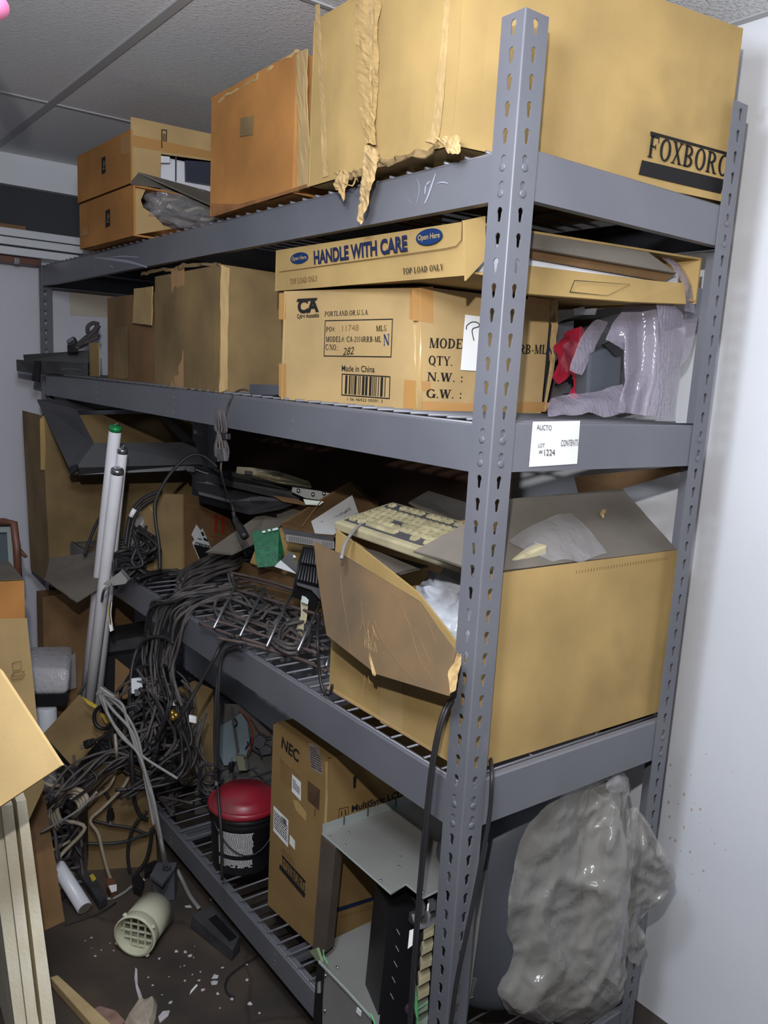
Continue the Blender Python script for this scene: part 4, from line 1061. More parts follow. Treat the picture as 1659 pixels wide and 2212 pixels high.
lay = [(0.022, [(i, 1) for i in (0, 1.5)] + [(3, 5)] + [(8.6, 1.4), (10.4, 1), (12.5, 1), (13.5, 1), (14.5, 1), (16.8, 2), (18.8, 1)]),
       (0.0415, [(0, 2.2)] + [(2.2 + i, 1) for i in range(10)] + [(12.2, 1.2)] + [(14.5, 1)] + [(16.8 + i, 1) for i in range(3)]),
       (0.061, [(0, 1.7)] + [(1.7 + i, 1) for i in range(11)] + [(12.7, .9)] + [(16.8 + i, 1) for i in range(4)]),
       (0.0805, [(0, 1.4)] + [(1.4 + i, 1) for i in range(12)] + [(13.6 + i, 1) for i in range(3)] + [(16.8 + i, 1) for i in range(3)]),
       (0.100, [(i, 1) for i in range(13)] + [(13.6 + i, 1) for i in range(3)] + [(16.8 + i, 1) for i in range(4)]),
       (0.130, [(0, 1)] + [(2 + i, 1) for i in range(4)] + [(6.6 + i, 1) for i in range(4)] + [(11 + i, 1) for i in range(2)])]
panel('key_well', [k0 + kx * .015 + ky * .016 + kz * .0225, k0 + kx * (KL - .02) + ky * .016 + kz * .0225, k0 + kx * (KL - .02) + ky * (KW - .012) + kz * .0365, k0 + kx * .015 + ky * (KW - .012) + kz * .0365], M['charcoal'], kb, .0006, n=kz)
for row, keys in lay:
    for c_, w_ in keys:
        if R.random() < .03: continue
        o_ = k0 + kx * (.024 + c_ * pitch) + ky * row + kz * (.0205 + row * .095)
        wdt = w_ * pitch - .0022; q = .0034
        b4 = [o_, o_ + kx * wdt, o_ + kx * wdt + ky * .0175, o_ + ky * .0175]
        t4 = [o_ + kx * q + ky * q * .6, o_ + kx * (wdt - q) + ky * q * .6, o_ + kx * (wdt - q) + ky * (.0175 - q * 1.3), o_ + kx * q + ky * (.0175 - q * 1.3)]
        mb = MB(); mb.hexa(b4, [p + kz * .0085 for p in t4]); mb.build('key', M['keycap'], kb)
c_ = MB(); c_.tube(smooth_path([(-0.069,0.313,1.243),(-0.028,0.36,1.261),(0.038,0.418,1.276),(0.109,0.468,1.285),(0.164,0.495,1.288),(0.168,0.474,1.283),(0.141,0.447,1.277)], 7), .0036, 8); c_.build('keyboard_cord', M['cable_grey'], kb, True)
pb = thing('plastic_bag', 'cloudy crumpled plastic bag inside the large open box, showing past its front panel', 'bag', (.2, .15, 1.1))
crumple('film', M['bag_white'], pb, (.225, .215, 1.06), (.15, .12, .15), .18, 7, 64, 40, 14)
ib = MB().box((.14, .14, .905), (.45, .30, 1.13)).build('machine_housing', M['white_plastic'], None, bevel=.012)
tag(ib, 'pale machine housing inside the plastic bag in the large open box', 'machine')
cs = thing('plastic_sheet', 'sheet of creased clear plastic lying on the dusty top flap of the large open box', 'plastic', (0.265,0.077,1.295))
drape('film', [[(0.149,0.089,1.305),(0.219,0.109,1.321),(0.3,0.124,1.332),(0.369,0.134,1.338)], [(0.151,0.074,1.298),(0.217,0.082,1.307),(0.304,0.096,1.314),(0.376,0.094,1.312)], [(0.171,0.061,1.288),(0.233,0.059,1.29),(0.305,0.064,1.295),(0.376,0.053,1.284)], [(0.217,0.036,1.27),(0.252,0.033,1.271),(0.293,0.026,1.265),(0.37,0.038,1.272)]], M['bag_clear'], cs, .004, 21)
ps_ = thing('paper_scrap', 'torn tan paper scrap on the dusty top flap of the large open box', 'scrap', (0.468,0.13,1.332))
ribbon('scrap', [(0.47,0.135,1.338),(0.451,0.123,1.333),(0.446,0.116,1.325)], [(0.485,0.134,1.338),(0.459,0.119,1.332),(0.449,0.112,1.323)], M['card_edge'], ps_, .001, 4, 3, .003)

# ---------------------------------------------------------------- middle of the third shelf: box of circuit boards
cb = thing('open_cardboard_box', 'open box of circuit boards on the third shelf, paper label on its flap', 'box', (0.309,1.142,0.855))
panel('front_panel', [(0.362,1.619,0.93),(0.318,1.222,0.97),(0.301,1.069,0.987),(0.276,0.845,0.992),(0.272,0.811,0.921),(0.284,0.923,0.901),(0.334,1.364,0.844),(0.358,1.585,0.831)], M['card_brown'], cb, .005)
panel('side_flap', [(0.158,1.404,1.013),(0.405,1.415,1.153),(0.503,1.398,1.128),(0.335,1.377,1.039),(0.226,1.351,1.009)], M['card_dusty'], cb, .005)
panel('back_wall', [(0.373,1.448,1.03),(0.434,1.415,1.086),(0.575,1.307,1.082),(0.475,1.119,0.945),(0.372,1.2,0.952),(0.306,1.383,0.971)], M['card'], cb, .005)
lf = panel('label_flap', [(0.384,1.329,1.104),(0.572,1.221,1.25),(0.637,1.163,1.216),(0.536,1.004,1.195),(0.421,1.071,1.106),(0.369,1.26,1.086)], M['card_brown'], cb, .005)
mb = MB(); mb.tube([(0.46,1.195,1.21),(0.397,1.219,1.112)], .001, 4); mb.build('crease', M['card_light'], cb)
ltr = [(0.406,1.18,1.136),(0.513,1.118,1.223),(0.485,1.039,1.178),(0.42,1.074,1.112),(0.402,1.149,1.104)]
panel('paper_label', ltr, M['paper'], cb, .0012)
lettering('1701-2258', (0.476,1.034,1.182), (0.44,1.1,1.128), (0.479,1.029,1.168), M['ink'], cb, bold=.03, lift=.002)
lettering('CLAMP-LKG FLG,6', (0.478,1.074,1.194), (0.448,1.12,1.155), (0.48,1.071,1.186), M['ink'], cb, lift=.002)
lettering('Lane 6A', (0.427,1.131,1.135), (0.42,1.147,1.124), (0.429,1.128,1.129), M['ink'], cb, lift=.002)
lettering('Part number', (0.425,1.141,1.144), (0.413,1.16,1.13), (0.426,1.139,1.139), M['ink'], cb, lift=.002)
pc = thing('circuit_board', 'green circuit board standing up in the open box', 'circuit board', (0.258,1.183,1.054))
panel('board', [(0.234,1.239,1.104),(0.3,1.194,1.123),(0.307,1.171,1.049),(0.27,1.14,1.016),(0.22,1.175,1.008)], M['green_pcb'], pc, .003)
for k in range(70):
    a = R.random(); b_ = R.random() ** 1.2
    A = (Vector((0.235,1.231,1.101)) * (1 - a) + Vector((0.296,1.189,1.12)) * a) * b_ + (Vector((0.222,1.173,1.014)) * (1 - a) + Vector((0.276,1.136,1.031)) * a) * (1 - b_)
    s_ = R.uniform(.0008, .0022)
    if k < 40:
        if k == 0: sol = MB()
        sol.cbox(A, (s_, 0, 0), (0, s_, 0), (0, 0, s_ * 1.5))
sol.build('solder_joints', M['solder'], pc)
for q in ([(0.249,1.204,1.112),(0.257,1.199,1.114),(0.257,1.197,1.108),(0.249,1.202,1.106)], [(0.262,1.195,1.117),(0.269,1.19,1.119),(0.27,1.188,1.113),(0.263,1.193,1.111)], [(0.274,1.187,1.12),(0.287,1.178,1.125),(0.288,1.176,1.119),(0.274,1.185,1.114)]):
    panel('white_tag', q, M['paper'], pc, .002)
o = thing('white_card', 'white card sticking up beside the green circuit board', 'card', (0.276,1.096,1.014)); panel('card', [(0.247,1.12,1.02),(0.262,1.112,1.04),(0.299,1.076,1.002)], M['white_plastic'], o, .003)
o = thing('black_card', 'black card between the circuit board and the grilled black case', 'card', (0.294,1.101,1.039)); panel('card', [(0.266,1.121,1.035),(0.29,1.11,1.063),(0.301,1.101,1.06),(0.308,1.082,1.006),(0.3,1.087,1)], M['black'], o, .003); panel('white_tag', [(0.287,1.085,1.057),(0.292,1.082,1.06),(0.295,1.078,1.053),(0.289,1.081,1.05)], M['paper'], o, .001)
o = thing('vented_chassis', 'grey slim computer case with slotted vents leaning behind the grilled black case', 'computer', (0.31,1.028,1.108))
panel('cover', [(0.273,1.126,1.133),(0.392,1.032,1.115),(0.393,1.027,1.099),(0.279,1.118,1.113)], M['black_dusty'], o, .02)
panel('vent_face', [(0.266,1.091,1.122),(0.377,1.003,1.108),(0.375,0.999,1.087),(0.32,1.043,1.094),(0.263,1.088,1.102)], plain('warm_grey_plastic', (112, 104, 104), .5), o, .02)
mb = MB()
for r_ in range(3):
    for i in range(20):
        if 11 <= i <= 14: continue
        a = Vector((0.27,1.081,1.12)); b_ = Vector((0.372,1,1.108)); cdn = Vector((0.268,1.078,1.103)) - a
        p = a + (b_ - a) * (i / 20) + cdn * (r_ * .28 + .1)
        mb.add([p, p + (b_ - a) * .03, p + (b_ - a) * .03 + cdn * .2, p + cdn * .2], [(0, 1, 2, 3)])
mb.build('vent_grille', M['black'], o)
o = thing('grilled_case', 'small black case with a ribbed grille at the right of the open box', 'electronics', (0.197,0.848,1.064))
panel('case_body', [(0.215,0.913,1.125),(0.25,0.885,1.12),(0.188,0.78,1.019),(0.169,0.8,1.043),(0.143,0.823,1.053)], M['black'], o, .06)
panel('case_lip', [(0.133,0.806,1.058),(0.181,0.766,1.045),(0.179,0.761,1.017),(0.162,0.78,1.041),(0.134,0.803,1.051)], M['black_dusty'], o, .02)
for k in range(7):
    mb = MB(); a = Vector((0.194,0.866,1.128)) * (1 - k / 7) + Vector((0.225,0.841,1.126)) * (k / 7); b_ = Vector((0.132,0.796,1.068)) * (1 - k / 7) + Vector((0.174,0.761,1.059)) * (k / 7)
    m_ = (a + b_) / 2
    mb.tube([a, m_ + (a - m_) * .1], .0022, 5); mb.tube([m_ + (b_ - m_) * .1, b_], .0022, 5); mb.build('grille_rib', M['charcoal'], o, True)

# corrosive carton and its pale neighbour side
co = thing('cardboard_box', 'brown carton with red arrows and a black and white corrosive hazard diamond, third shelf', 'box', (.2, 1.7, Z3))
panel('side_panel', [(0.15,1.555,1.176),(0.232,1.616,1.157),(0.368,1.718,1.113),(0.474,1.797,1.054),(0.479,1.801,0.929),(0.345,1.701,0.899),(0.154,1.558,0.899)], M['card_brown'], co, .005)
panel('front_panel', [(0.05,1.677,1.131),(0.097,1.624,1.171),(0.154,1.559,1.175),(0.156,1.557,0.911),(0.059,1.667,0.906),(0.072,1.652,0.99)], M['card_dull'], co, .005)
MB().hexa([(.158, 1.568, Z3), (.445, 1.782, Z3), (.35, 1.95, Z3), (.07, 1.69, Z3)], [(.158, 1.568, 1.07), (.445, 1.782, 1.07), (.35, 1.95, 1.07), (.07, 1.69, 1.07)]).build('body', M['card_brown'], co)
for q in ([(0.071,1.651,1.131),(0.091,1.628,1.072),(0.093,1.626,1.01),(0.085,1.635,0.917)],):
    mb = MB(); mb.tube(smooth_path(q, 4), .0016, 5); mb.build('crease', M['card_light'], co)
frame_decal([(0.301,1.668,1.104),(0.406,1.747,1.074),(0.398,1.74,0.973),(0.293,1.661,1.007)], .0024, M['ink_red'], co, 'printed_frame')
for A_, B_, C_ in (((0.32,1.682,1.015), (0.321,1.683,1.065), (0.34,1.697,1.009)), ((0.362,1.714,1.001), (0.364,1.715,1.052), (0.383,1.729,0.995))):
    A_ = Vector(A_); B_ = Vector(B_); C_ = Vector(C_); ux = C_ - A_; uy = B_ - A_; n_ = ux.cross(uy).normalized() * .001
    if n_.dot(CAM - A_) < 0: n_ = -n_
    mb = MB(); mb.add([A_ + n_, A_ + ux + n_, A_ + ux + uy + n_, A_ + uy + n_, A_ - ux * .55 + uy + n_, A_ + ux * 1.55 + uy + n_, A_ + ux * .5 + uy * 1.4 + n_], [(0, 1, 2, 3), (4, 5, 6)])
    mb.build('printed_arrow', M['ink_red'], co, )
decal([(0.17,1.569,1.144),(0.227,1.612,1.127),(0.228,1.613,1.111),(0.17,1.569,1.127)], M['ink_faint'], co, 'faded_print')
decal([(0.251,1.63,1.11),(0.28,1.652,1.102),(0.278,1.65,1.082),(0.249,1.628,1.091)], M['ink_faint'], co, 'faded_print')
decal([(0.218,1.606,1.063),(0.25,1.629,1.029),(0.22,1.607,1),(0.191,1.585,1.034)], M['paper'], co, 'old_label', lift=.001)
DW = [(0.25,1.629,1.044),(0.299,1.666,0.966),(0.25,1.629,0.909),(0.194,1.588,1.006)]
decal(DW, M['paper'], co, 'hazard_diamond', lift=.002, label='black and white corrosive hazard diamond')
decal([(0.2,1.591,0.999),(0.297,1.664,0.963),(0.25,1.629,0.914)], M['ink'], co, 'diamond_lower_half', lift=.003)
lettering('CORROSIVE', (0.207,1.597,0.994), (0.291,1.66,0.961), (0.209,1.599,1.006), M['ink'], co, bold=.05, lift=.0035)
lettering('8', (0.244,1.625,0.927), (0.257,1.635,0.922), (0.244,1.625,0.94), M['paper'], co, lift=.0045)
for q in ([(0.224,1.61,1.015),(0.245,1.626,1.008),(0.245,1.626,1.004),(0.224,1.61,1.012)], [(0.255,1.633,1.012),(0.282,1.654,0.996),(0.28,1.652,0.99),(0.256,1.634,1.002)], [(0.239,1.621,1.032),(0.25,1.629,1.033),(0.261,1.637,1.017),(0.25,1.629,1.016)]):
    decal(q, M['ink'], co, 'hazard_symbol', lift=.003)

# slim black computers and chrome slides lying behind
o = thing('slim_computer', 'slim black computer with a beige slotted front, topmost flat machine on the third shelf', 'computer', (0.446,1.592,1.22))
panel('front_plate', [(0.409,1.69,1.245),(0.452,1.657,1.245),(0.524,1.6,1.237),(0.558,1.442,1.221),(0.562,1.436,1.208),(0.471,1.507,1.215),(0.45,1.652,1.219),(0.405,1.688,1.223)], M['beige'], o, .012)
panel('port_opening', [(0.406,1.627,1.24),(0.428,1.61,1.238),(0.425,1.609,1.225),(0.405,1.625,1.227)], M['black'], o, .004)
panel('slot', [(0.462,1.533,1.24),(0.482,1.517,1.239),(0.482,1.517,1.234),(0.461,1.532,1.236)], M['black'], o, .004)
mb = MB()
for r_ in range(3):
    for i in range(17):
        a = Vector((0.485,1.513,1.228)); b_ = Vector((0.531,1.398,1.218)); p = a + (b_ - a) * (i / 17); e = Vector((0.485,1.511,1.222)) - a
        mb.add([p + e * r_, p + (b_ - a) * .03 + e * r_, p + (b_ - a) * .03 + e * (r_ + .55), p + e * (r_ + .55)], [(0, 1, 2, 3)])
mb.build('vent_grille', M['black'], o)
panel('chassis', [(0.378,1.671,1.225),(0.436,1.625,1.22),(0.599,1.495,1.196),(0.539,1.387,1.2),(0.446,1.462,1.212),(0.377,1.668,1.213)], M['black'], o, .2, n=(.6, .75, -.1))
o = thing('laptop', 'dark closed laptop with a shiny chrome edge under the beige-fronted computer', 'laptop', (0.259,1.604,1.209))
panel('lid', [(0.269,1.797,1.242),(0.327,1.75,1.237),(0.369,1.654,1.234),(0.495,1.547,1.192),(0.506,1.409,1.186),(0.493,1.417,1.173),(0.322,1.557,1.213),(0.274,1.748,1.218)], M['black_dusty'], o, .02)
mb = MB(); mb.tube(smooth_path([(0.256,1.716,1.239),(0.283,1.692,1.227),(0.321,1.662,1.221),(0.359,1.631,1.211)], 5), .004, 7); mb.build('chrome_edge', M['zinc'], o, True)
panel('hinge_block', [(0.225,1.716,1.249),(0.25,1.697,1.248),(0.249,1.693,1.229),(0.229,1.709,1.231)], M['charcoal'], o, .02)
o = thing('black_tray', 'broad dark flat tray lying below the closed laptop', 'tray', (0.296,1.438,1.169))
panel('top_plate', [(0.263,1.725,1.192),(0.366,1.645,1.187),(0.544,1.5,1.148),(0.391,1.361,1.152),(0.272,1.456,1.167),(0.19,1.524,1.188)], M['charcoal'], o, .01)
panel('front_lip', [(0.198,1.542,1.182),(0.281,1.474,1.164),(0.4,1.378,1.145),(0.387,1.36,1.137),(0.271,1.453,1.149),(0.188,1.521,1.17)], M['black'], o, .02)
o = thing('black_keyboard', 'black slotted panel between the dark tray and the flap of the circuit board box', 'electronics', (0.272,1.329,1.172))
panel('slotted_panel', [(0.254,1.419,1.17),(0.326,1.369,1.19),(0.42,1.295,1.182),(0.351,1.292,1.165),(0.28,1.342,1.146),(0.24,1.375,1.154)], M['black_dusty'], o, .012)
mb = MB()
for i in range(14):
    a = Vector((0.274,1.333,1.196)); b_ = Vector((0.314,1.303,1.199)); p = a + (b_ - a) * (i / 14); mb.tube([p, p + Vector((.003, 0, -.012))], .0011, 4)
mb.build('pin_row', M['charcoal'], o)
for i, (A, m_) in enumerate((([(0.434,1.345,1.219),(0.503,1.29,1.212),(0.534,1.265,1.205),(0.513,1.275,1.181),(0.465,1.313,1.186),(0.43,1.344,1.204)], 'steel'), ([(0.417,1.249,1.195),(0.469,1.208,1.19),(0.457,1.215,1.178),(0.422,1.241,1.178)], 'steel_edge'))):
    o = thing('metal_bracket', ('scratched steel drive cage behind the label flap of the circuit board box', 'pale steel plate edge tucked under the drive cage')[i], 'bracket', A[0])
    panel('plate', A, M[m_], o, .012)
    if i == 0:
        for q in ((0.438,1.314,1.211), (0.475,1.284,1.202), (0.503,1.263,1.207)):
            MB().lathe(q, (-.5, -.7, .4), [(.006, 0), (.006, .006), (.003, .008)], 12).build('screw', M['zinc'], o, True)
o = thing('cardboard_strip', 'long brown cardboard flap edge lying on the steel drive cage', 'cardboard', (0.366,1.262,1.192)); panel('strip', [(0.34,1.31,1.201),(0.4,1.262,1.194),(0.428,1.238,1.181),(0.422,1.241,1.175),(0.364,1.287,1.183)], M['card_brown'], o, .004)

# ================================================================ bottom shelf
Z4 = 0.1815
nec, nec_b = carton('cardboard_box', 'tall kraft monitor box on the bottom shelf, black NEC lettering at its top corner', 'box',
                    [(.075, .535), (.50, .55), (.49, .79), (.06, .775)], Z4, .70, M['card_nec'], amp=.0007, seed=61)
lettering('NEC', (0.063,0.735,0.651), (0.067,0.656,0.641), (0.063,0.732,0.682), M['ink'], nec, bold=.03)
lettering('MultiSync LCD', (0.149,0.538,0.541), (0.313,0.543,0.535), (0.148,0.538,0.559), M['ink'], nec, bold=.03)
frame_decal([(0.109,0.536,0.562),(0.139,0.537,0.559),(0.139,0.537,0.532),(0.11,0.536,0.535)], .0016, M['ink'], nec, 'printed_frame')
for A_ in ([(0.118,0.537,0.54),(0.121,0.537,0.539),(0.12,0.537,0.554),(0.117,0.536,0.554)], [(0.129,0.537,0.539),(0.132,0.537,0.538),(0.131,0.537,0.553),(0.128,0.537,0.553)]):
    decal(A_, M['ink'], nec, 'printed_arrow')
decal([(0.149,0.538,0.634),(0.159,0.538,0.633),(0.158,0.538,0.602),(0.151,0.538,0.603)], M['ink'], nec, 'printed_mark')
decal([(0.113,0.536,0.293),(0.247,0.541,0.277),(0.248,0.541,0.266),(0.114,0.536,0.281)], M['ink_navy'], nec, 'printed_bar')
lettering('MultiSync LCD2070', (0.124,0.537,0.259), (0.254,0.541,0.244), (0.123,0.537,0.27), M['ink_faint'], nec)
decal([(0.07,0.617,0.709),(0.072,0.575,0.716),(0.074,0.556,0.649),(0.071,0.605,0.646)], mottled('pale_print', (128, 116, 100), (150, 138, 122), 40), nec, 'printed_label')
lines_decal([(0.071,0.605,0.652),(0.073,0.56,0.656),(0.073,0.571,0.708),(0.07,0.613,0.704)], 9, M['ink_navy'], nec, 'printed_lines', lift=.0012)
lines_decal([(0.063,0.732,0.562),(0.066,0.679,0.558),(0.066,0.687,0.612),(0.062,0.737,0.617)], 9, M['ink_faint'], nec, 'printed_lines')
lettering('MultiSync', (0.062,0.737,0.612), (0.069,0.635,0.599), (0.062,0.737,0.622), M['ink_faint'], nec)
decal([(0.066,0.682,0.599),(0.068,0.643,0.594),(0.068,0.64,0.545),(0.066,0.681,0.553)], M['paper'], nec, 'paper_label', lift=.001)
lines_decal([(0.066,0.676,0.567),(0.068,0.645,0.56),(0.068,0.646,0.585),(0.066,0.677,0.593)], 5, M['ink'], nec, 'printed_lines', lift=.002)
decal([(0.07,0.616,0.611),(0.073,0.565,0.608),(0.073,0.565,0.554),(0.07,0.613,0.559)], mottled('dark_print', (70, 50, 34), (92, 66, 44), 30), nec, 'printed_panel')
decal([(0.072,0.584,0.556),(0.072,0.576,0.556),(0.072,0.578,0.53),(0.072,0.586,0.533)], M['ink_faint'], nec, 'printed_mark')
decal([(0.066,0.676,0.533),(0.067,0.656,0.539),(0.07,0.617,0.524),(0.07,0.617,0.502),(0.067,0.66,0.511)], M['tape_clear'], nec, 'tape_patch')
decal([(0.061,0.76,0.478),(0.065,0.691,0.469),(0.065,0.688,0.395),(0.061,0.758,0.408)], M['paper'], nec, 'shipping_label', lift=.001)
lines_decal([(0.061,0.754,0.421),(0.065,0.691,0.408),(0.065,0.694,0.462),(0.061,0.757,0.471)], 8, M['ink'], nec, 'printed_lines', lift=.002)
lines_decal([(0.063,0.719,0.451),(0.065,0.698,0.448),(0.065,0.699,0.465),(0.063,0.72,0.469)], 7, M['ink'], nec, 'barcode', lift=.0022, vertical=True)
decal([(0.066,0.682,0.433),(0.067,0.659,0.427),(0.067,0.658,0.403),(0.066,0.683,0.408)], M['paper'], nec, 'paper_label', lift=.001)
lettering('FOXBORO', (0.064,0.71,0.33), (0.07,0.607,0.31), (0.064,0.714,0.356), M['ink'], nec, serif=True)
decal([(0.063,0.723,0.33),(0.071,0.607,0.307),(0.07,0.61,0.294),(0.063,0.725,0.316)], M['ink'], nec, 'printed_block')
decal([(0.064,0.716,0.36),(0.07,0.607,0.343),(0.07,0.609,0.336),(0.064,0.716,0.355)], M['ink'], nec, 'printed_bar')
lettering('FRAGILE', (0.064,0.716,0.364), (0.067,0.657,0.36), (0.064,0.717,0.382), M['ink_faint'], nec)
ribbon('corner_wear', [(0.074,0.549,0.688),(0.074,0.544,0.624),(0.074,0.543,0.529)], [(0.074,0.54,0.692),(0.074,0.535,0.628),(0.075,0.534,0.533)], M['card_light'], nec, .0006, 4, 1, .001)

bk = thing('paint_bucket', 'black plastic bucket with a dusty red lid standing on the bottom shelf', 'bucket', (.105, 1.005, Z4))
BC = Vector((.105, 1.005, Z4)); BR = .098
MB().lathe(BC, (0, 0, 1), [(BR * .9, 0), (BR * .9, .002), (BR * .96, .14), (BR * 1.0, .145), (BR * .97, .15), (BR * .97, .155), (BR * 1.02, .16), (BR * 1.02, .166), (BR * .98, .17), (BR * .98, .185)], 48).build('pail', M['black'], bk, True)
MB().lathe(BC + Vector((0, 0, .185)), (0, 0, 1), [(BR * 1.0, -.012), (BR * 1.06, -.010), (BR * 1.07, .0), (BR * 1.03, .007), (BR * .99, .008), (BR * .97, .005), (BR * .93, .006), (BR * .86, .020), (BR * .78, .027), (BR * .5, .033), (BR * .48, .036), (.001, .037)], 48).build('lid', mottled('dusty_red_lid', (132, 26, 42), (156, 40, 54), 5, .4, 0, 60, 6, (9, (116, 62, 66), .52)), bk, True)
rmat = M['paper']
lb = MB()
rr = random.Random(3)
for r_ in range(26):
    z = .13 - r_ * .0042
    if r_ in (17, 18, 19): continue
    a = 2.0
    while a < 3.15:
        w_ = rr.uniform(.03, .09)
        if z < .03 and rr.random() < .3: a += w_; continue
        ra = BR * (.9 + .06 * z / .14) + .0006
        A = math.pi + (a - 2.0) * .9 - .15
        pts = []
        for e, zz in ((0, z), (w_ * .8, z), (w_ * .8, z + .0022), (0, z + .0022)):
            t = math.pi + .25 + (a + e - 2.0) * .95
            pts.append(BC + Vector((ra * math.cos(t), ra * math.sin(t), zz)))
        lb.add(pts, [(0, 1, 2, 3)])
        a += w_
lb.build('label_print', rmat, bk)
c_ = MB()
hp = [BC + Vector((BR * 1.05 * math.cos(t), BR * 1.05 * math.sin(t), .155 - .085 * math.sin((t - 3.3) / 2.2 * math.pi))) for t in [3.3 + 2.2 * k / 16 for k in range(17)]]
c_.tube(hp, .002, 6); c_.build('wire_handle', M['cable'], bk, True)

# stripped electronics chassis
ch = thing('metal_chassis', 'stripped steel electronics chassis beside the near post on the bottom shelf', 'chassis', (.1, .3, Z4))
panel('top_plate', [(0.029,0.481,0.55),(0.297,0.486,0.55),(0.314,0.188,0.55),(0.242,0.177,0.55),(0.121,0.174,0.55),(0.073,0.169,0.55),(0.072,0.225,0.55),(0.026,0.217,0.55)], M['steel'], ch, .003, n=(0, 0, -1))
mb = MB(); mb.tube([(0.027,0.478,0.551),(0.024,0.214,0.551),(0.07,0.223,0.551),(0.071,0.167,0.551),(0.119,0.171,0.551),(0.24,0.174,0.551),(0.311,0.186,0.551)], .0022, 6); mb.build('plate_edge', M['steel_edge'], ch)
tA = [(0.029,0.481,0.55),(0.297,0.486,0.55)]
a, b_ = Vector(tA[0]), Vector(tA[1])
MB().slab([a, b_, b_ + Vector((0, 0, .022)), a + Vector((0, 0, .022))], .002, (0, 1, 0)).build('rear_flange', M['steel_edge'], ch)
for t in (.22, .48, .80):
    p = a * (1 - t) + b_ * t
    MB().box(p + Vector((-.0015, -.002, .004)), p + Vector((.0015, .0, .024))).build('flange_notch', M['charcoal'], ch)
for q in ((0.035,0.462,0.551), (0.081,0.452,0.551), (0.044,0.412,0.551), (0.122,0.31,0.551), (0.097,0.282,0.551), (0.033,0.263,0.551), (0.085,0.185,0.551)):
    MB().lathe(q, (0, 0, 1), [(.0035, 0), (.003, .0012), (.001, .0016)], 10).build('screw', M['zinc'], ch, True)
# front-left upright and lower plate
ul = MB(); ul.hexa([(0.02,0.488,0.239),(0.02,0.458,0.249),(0.02,0.4,0.304),(0.02,0.42,0.317)], [(0.025,0.479,0.549),(0.025,0.459,0.549),(0.025,0.422,0.545),(0.025,0.435,0.561)]); 
panel('upright', [(0.022,0.476,0.55),(0.022,0.416,0.549),(0.02,0.433,0.276),(0.02,0.459,0.251),(0.02,0.489,0.246)], mottled('rusty_brown_upright', (70, 60, 52), (88, 76, 66), 8, .7), ch, .03, n=(.9, .3, 0))
panel('lower_plate', [(0.013,0.443,0.25),(0.058,0.49,0.25),(0.245,0.498,0.25),(0.127,0.344,0.25),(-0.001,0.198,0.25),(0.012,0.235,0.25)], M['steel'], ch, .003, n=(0, 0, -1))
panel('front_face', [(-0.02,0.381,0.286),(-0.02,0.27,0.285),(-0.02,0.202,0.282),(-0.02,0.195,0.195),(-0.02,0.373,0.055)], M['steel'], ch, .003, n=(1, 0, 0))
mb = MB(); mb.tube([(-0.022,0.396,0.294),(-0.022,0.285,0.297),(-0.022,0.191,0.296)], .004, 6); mb.build('plate_edge', M['steel_edge'], ch)
panel('corner_bracket', [(-0.02,0.442,0.291),(-0.02,0.412,0.317),(-0.02,0.391,0.296),(-0.02,0.41,0.286)], plain('pale_green_zinc', (136, 150, 118), .5, .2), ch, .006)
panel('black_strip', [(-0.022,0.406,0.282),(-0.022,0.376,0.286),(-0.022,0.38,0.13),(-0.022,0.411,0.131)], M['black'], ch, .008)
panel('latch', [(-0.026,0.395,0.244),(-0.026,0.386,0.252),(-0.026,0.384,0.223),(-0.026,0.395,0.215)], M['steel_edge'], ch, .004, bevel=.001)
panel('white_tag', [(-0.024,0.245,0.286),(-0.024,0.23,0.286),(-0.024,0.232,0.273),(-0.024,0.248,0.273)], M['paper'], ch, .002)
for q in ((-0.024,0.367,0.281), (-0.024,0.364,0.194), (0.062,0.463,0.253), (0.031,0.401,0.253)):
    MB().lathe(q, (-.6, 0, .8), [(.004, 0), (.003, .0016)], 10).build('screw', M['zinc'], ch, True)
# card cage: dark column with rows of cream connectors
panel('cage_side', [(0.037,0.235,0.471),(0.038,0.235,0.501),(0.121,0.235,0.469),(0.113,0.235,0.154),(0.024,0.235,0.198)], M['black'], ch, .10, n=(.3, .9, 0))
panel('cage_top', [(0.095,0.304,0.47),(0.173,0.307,0.47),(0.184,0.255,0.47),(0.14,0.211,0.47),(0.093,0.201,0.47)], M['black_dusty'], ch, .02, n=(0, 0, -1))
panel('cage_post', [(0.032,0.156,0.536),(0.078,0.125,0.553),(0.064,0.106,0.534),(0.026,0.131,0.518)], M['black'], ch, .05)
for k in range(5):
    A_ = ((-0.005,0.155,0.519), (-0.009,0.15,0.487), (-0.014,0.146,0.457), (-0.019,0.143,0.426), (-0.024,0.139,0.394))[k]
    A_ = Vector(A_); mb = MB(); mb.tube([A_, A_ + Vector((.004, -.006, -.011))], .001, 4); mb.build('guide_slot', M['steel'], ch)
CON = [[(0.025,0.107,0.523),(0.042,0.097,0.537),(0.04,0.095,0.524),(0.023,0.106,0.513)], [(0.021,0.103,0.496),(0.039,0.093,0.509),(0.036,0.092,0.495),(0.018,0.103,0.482)], [(0.016,0.1,0.467),(0.035,0.089,0.481),(0.033,0.087,0.466),(0.014,0.099,0.454)], [(0.011,0.097,0.438),(0.03,0.086,0.451),(0.029,0.084,0.437),(0.009,0.095,0.423)],
       [(0.007,0.093,0.409),(0.027,0.082,0.424),(0.025,0.08,0.409),(0.005,0.092,0.395)], [(0.004,0.089,0.381),(0.023,0.078,0.395),(0.021,0.076,0.38),(0.003,0.087,0.367)], [(0.001,0.085,0.352),(0.021,0.073,0.367),(0.018,0.071,0.352),(-0.001,0.083,0.34)]]
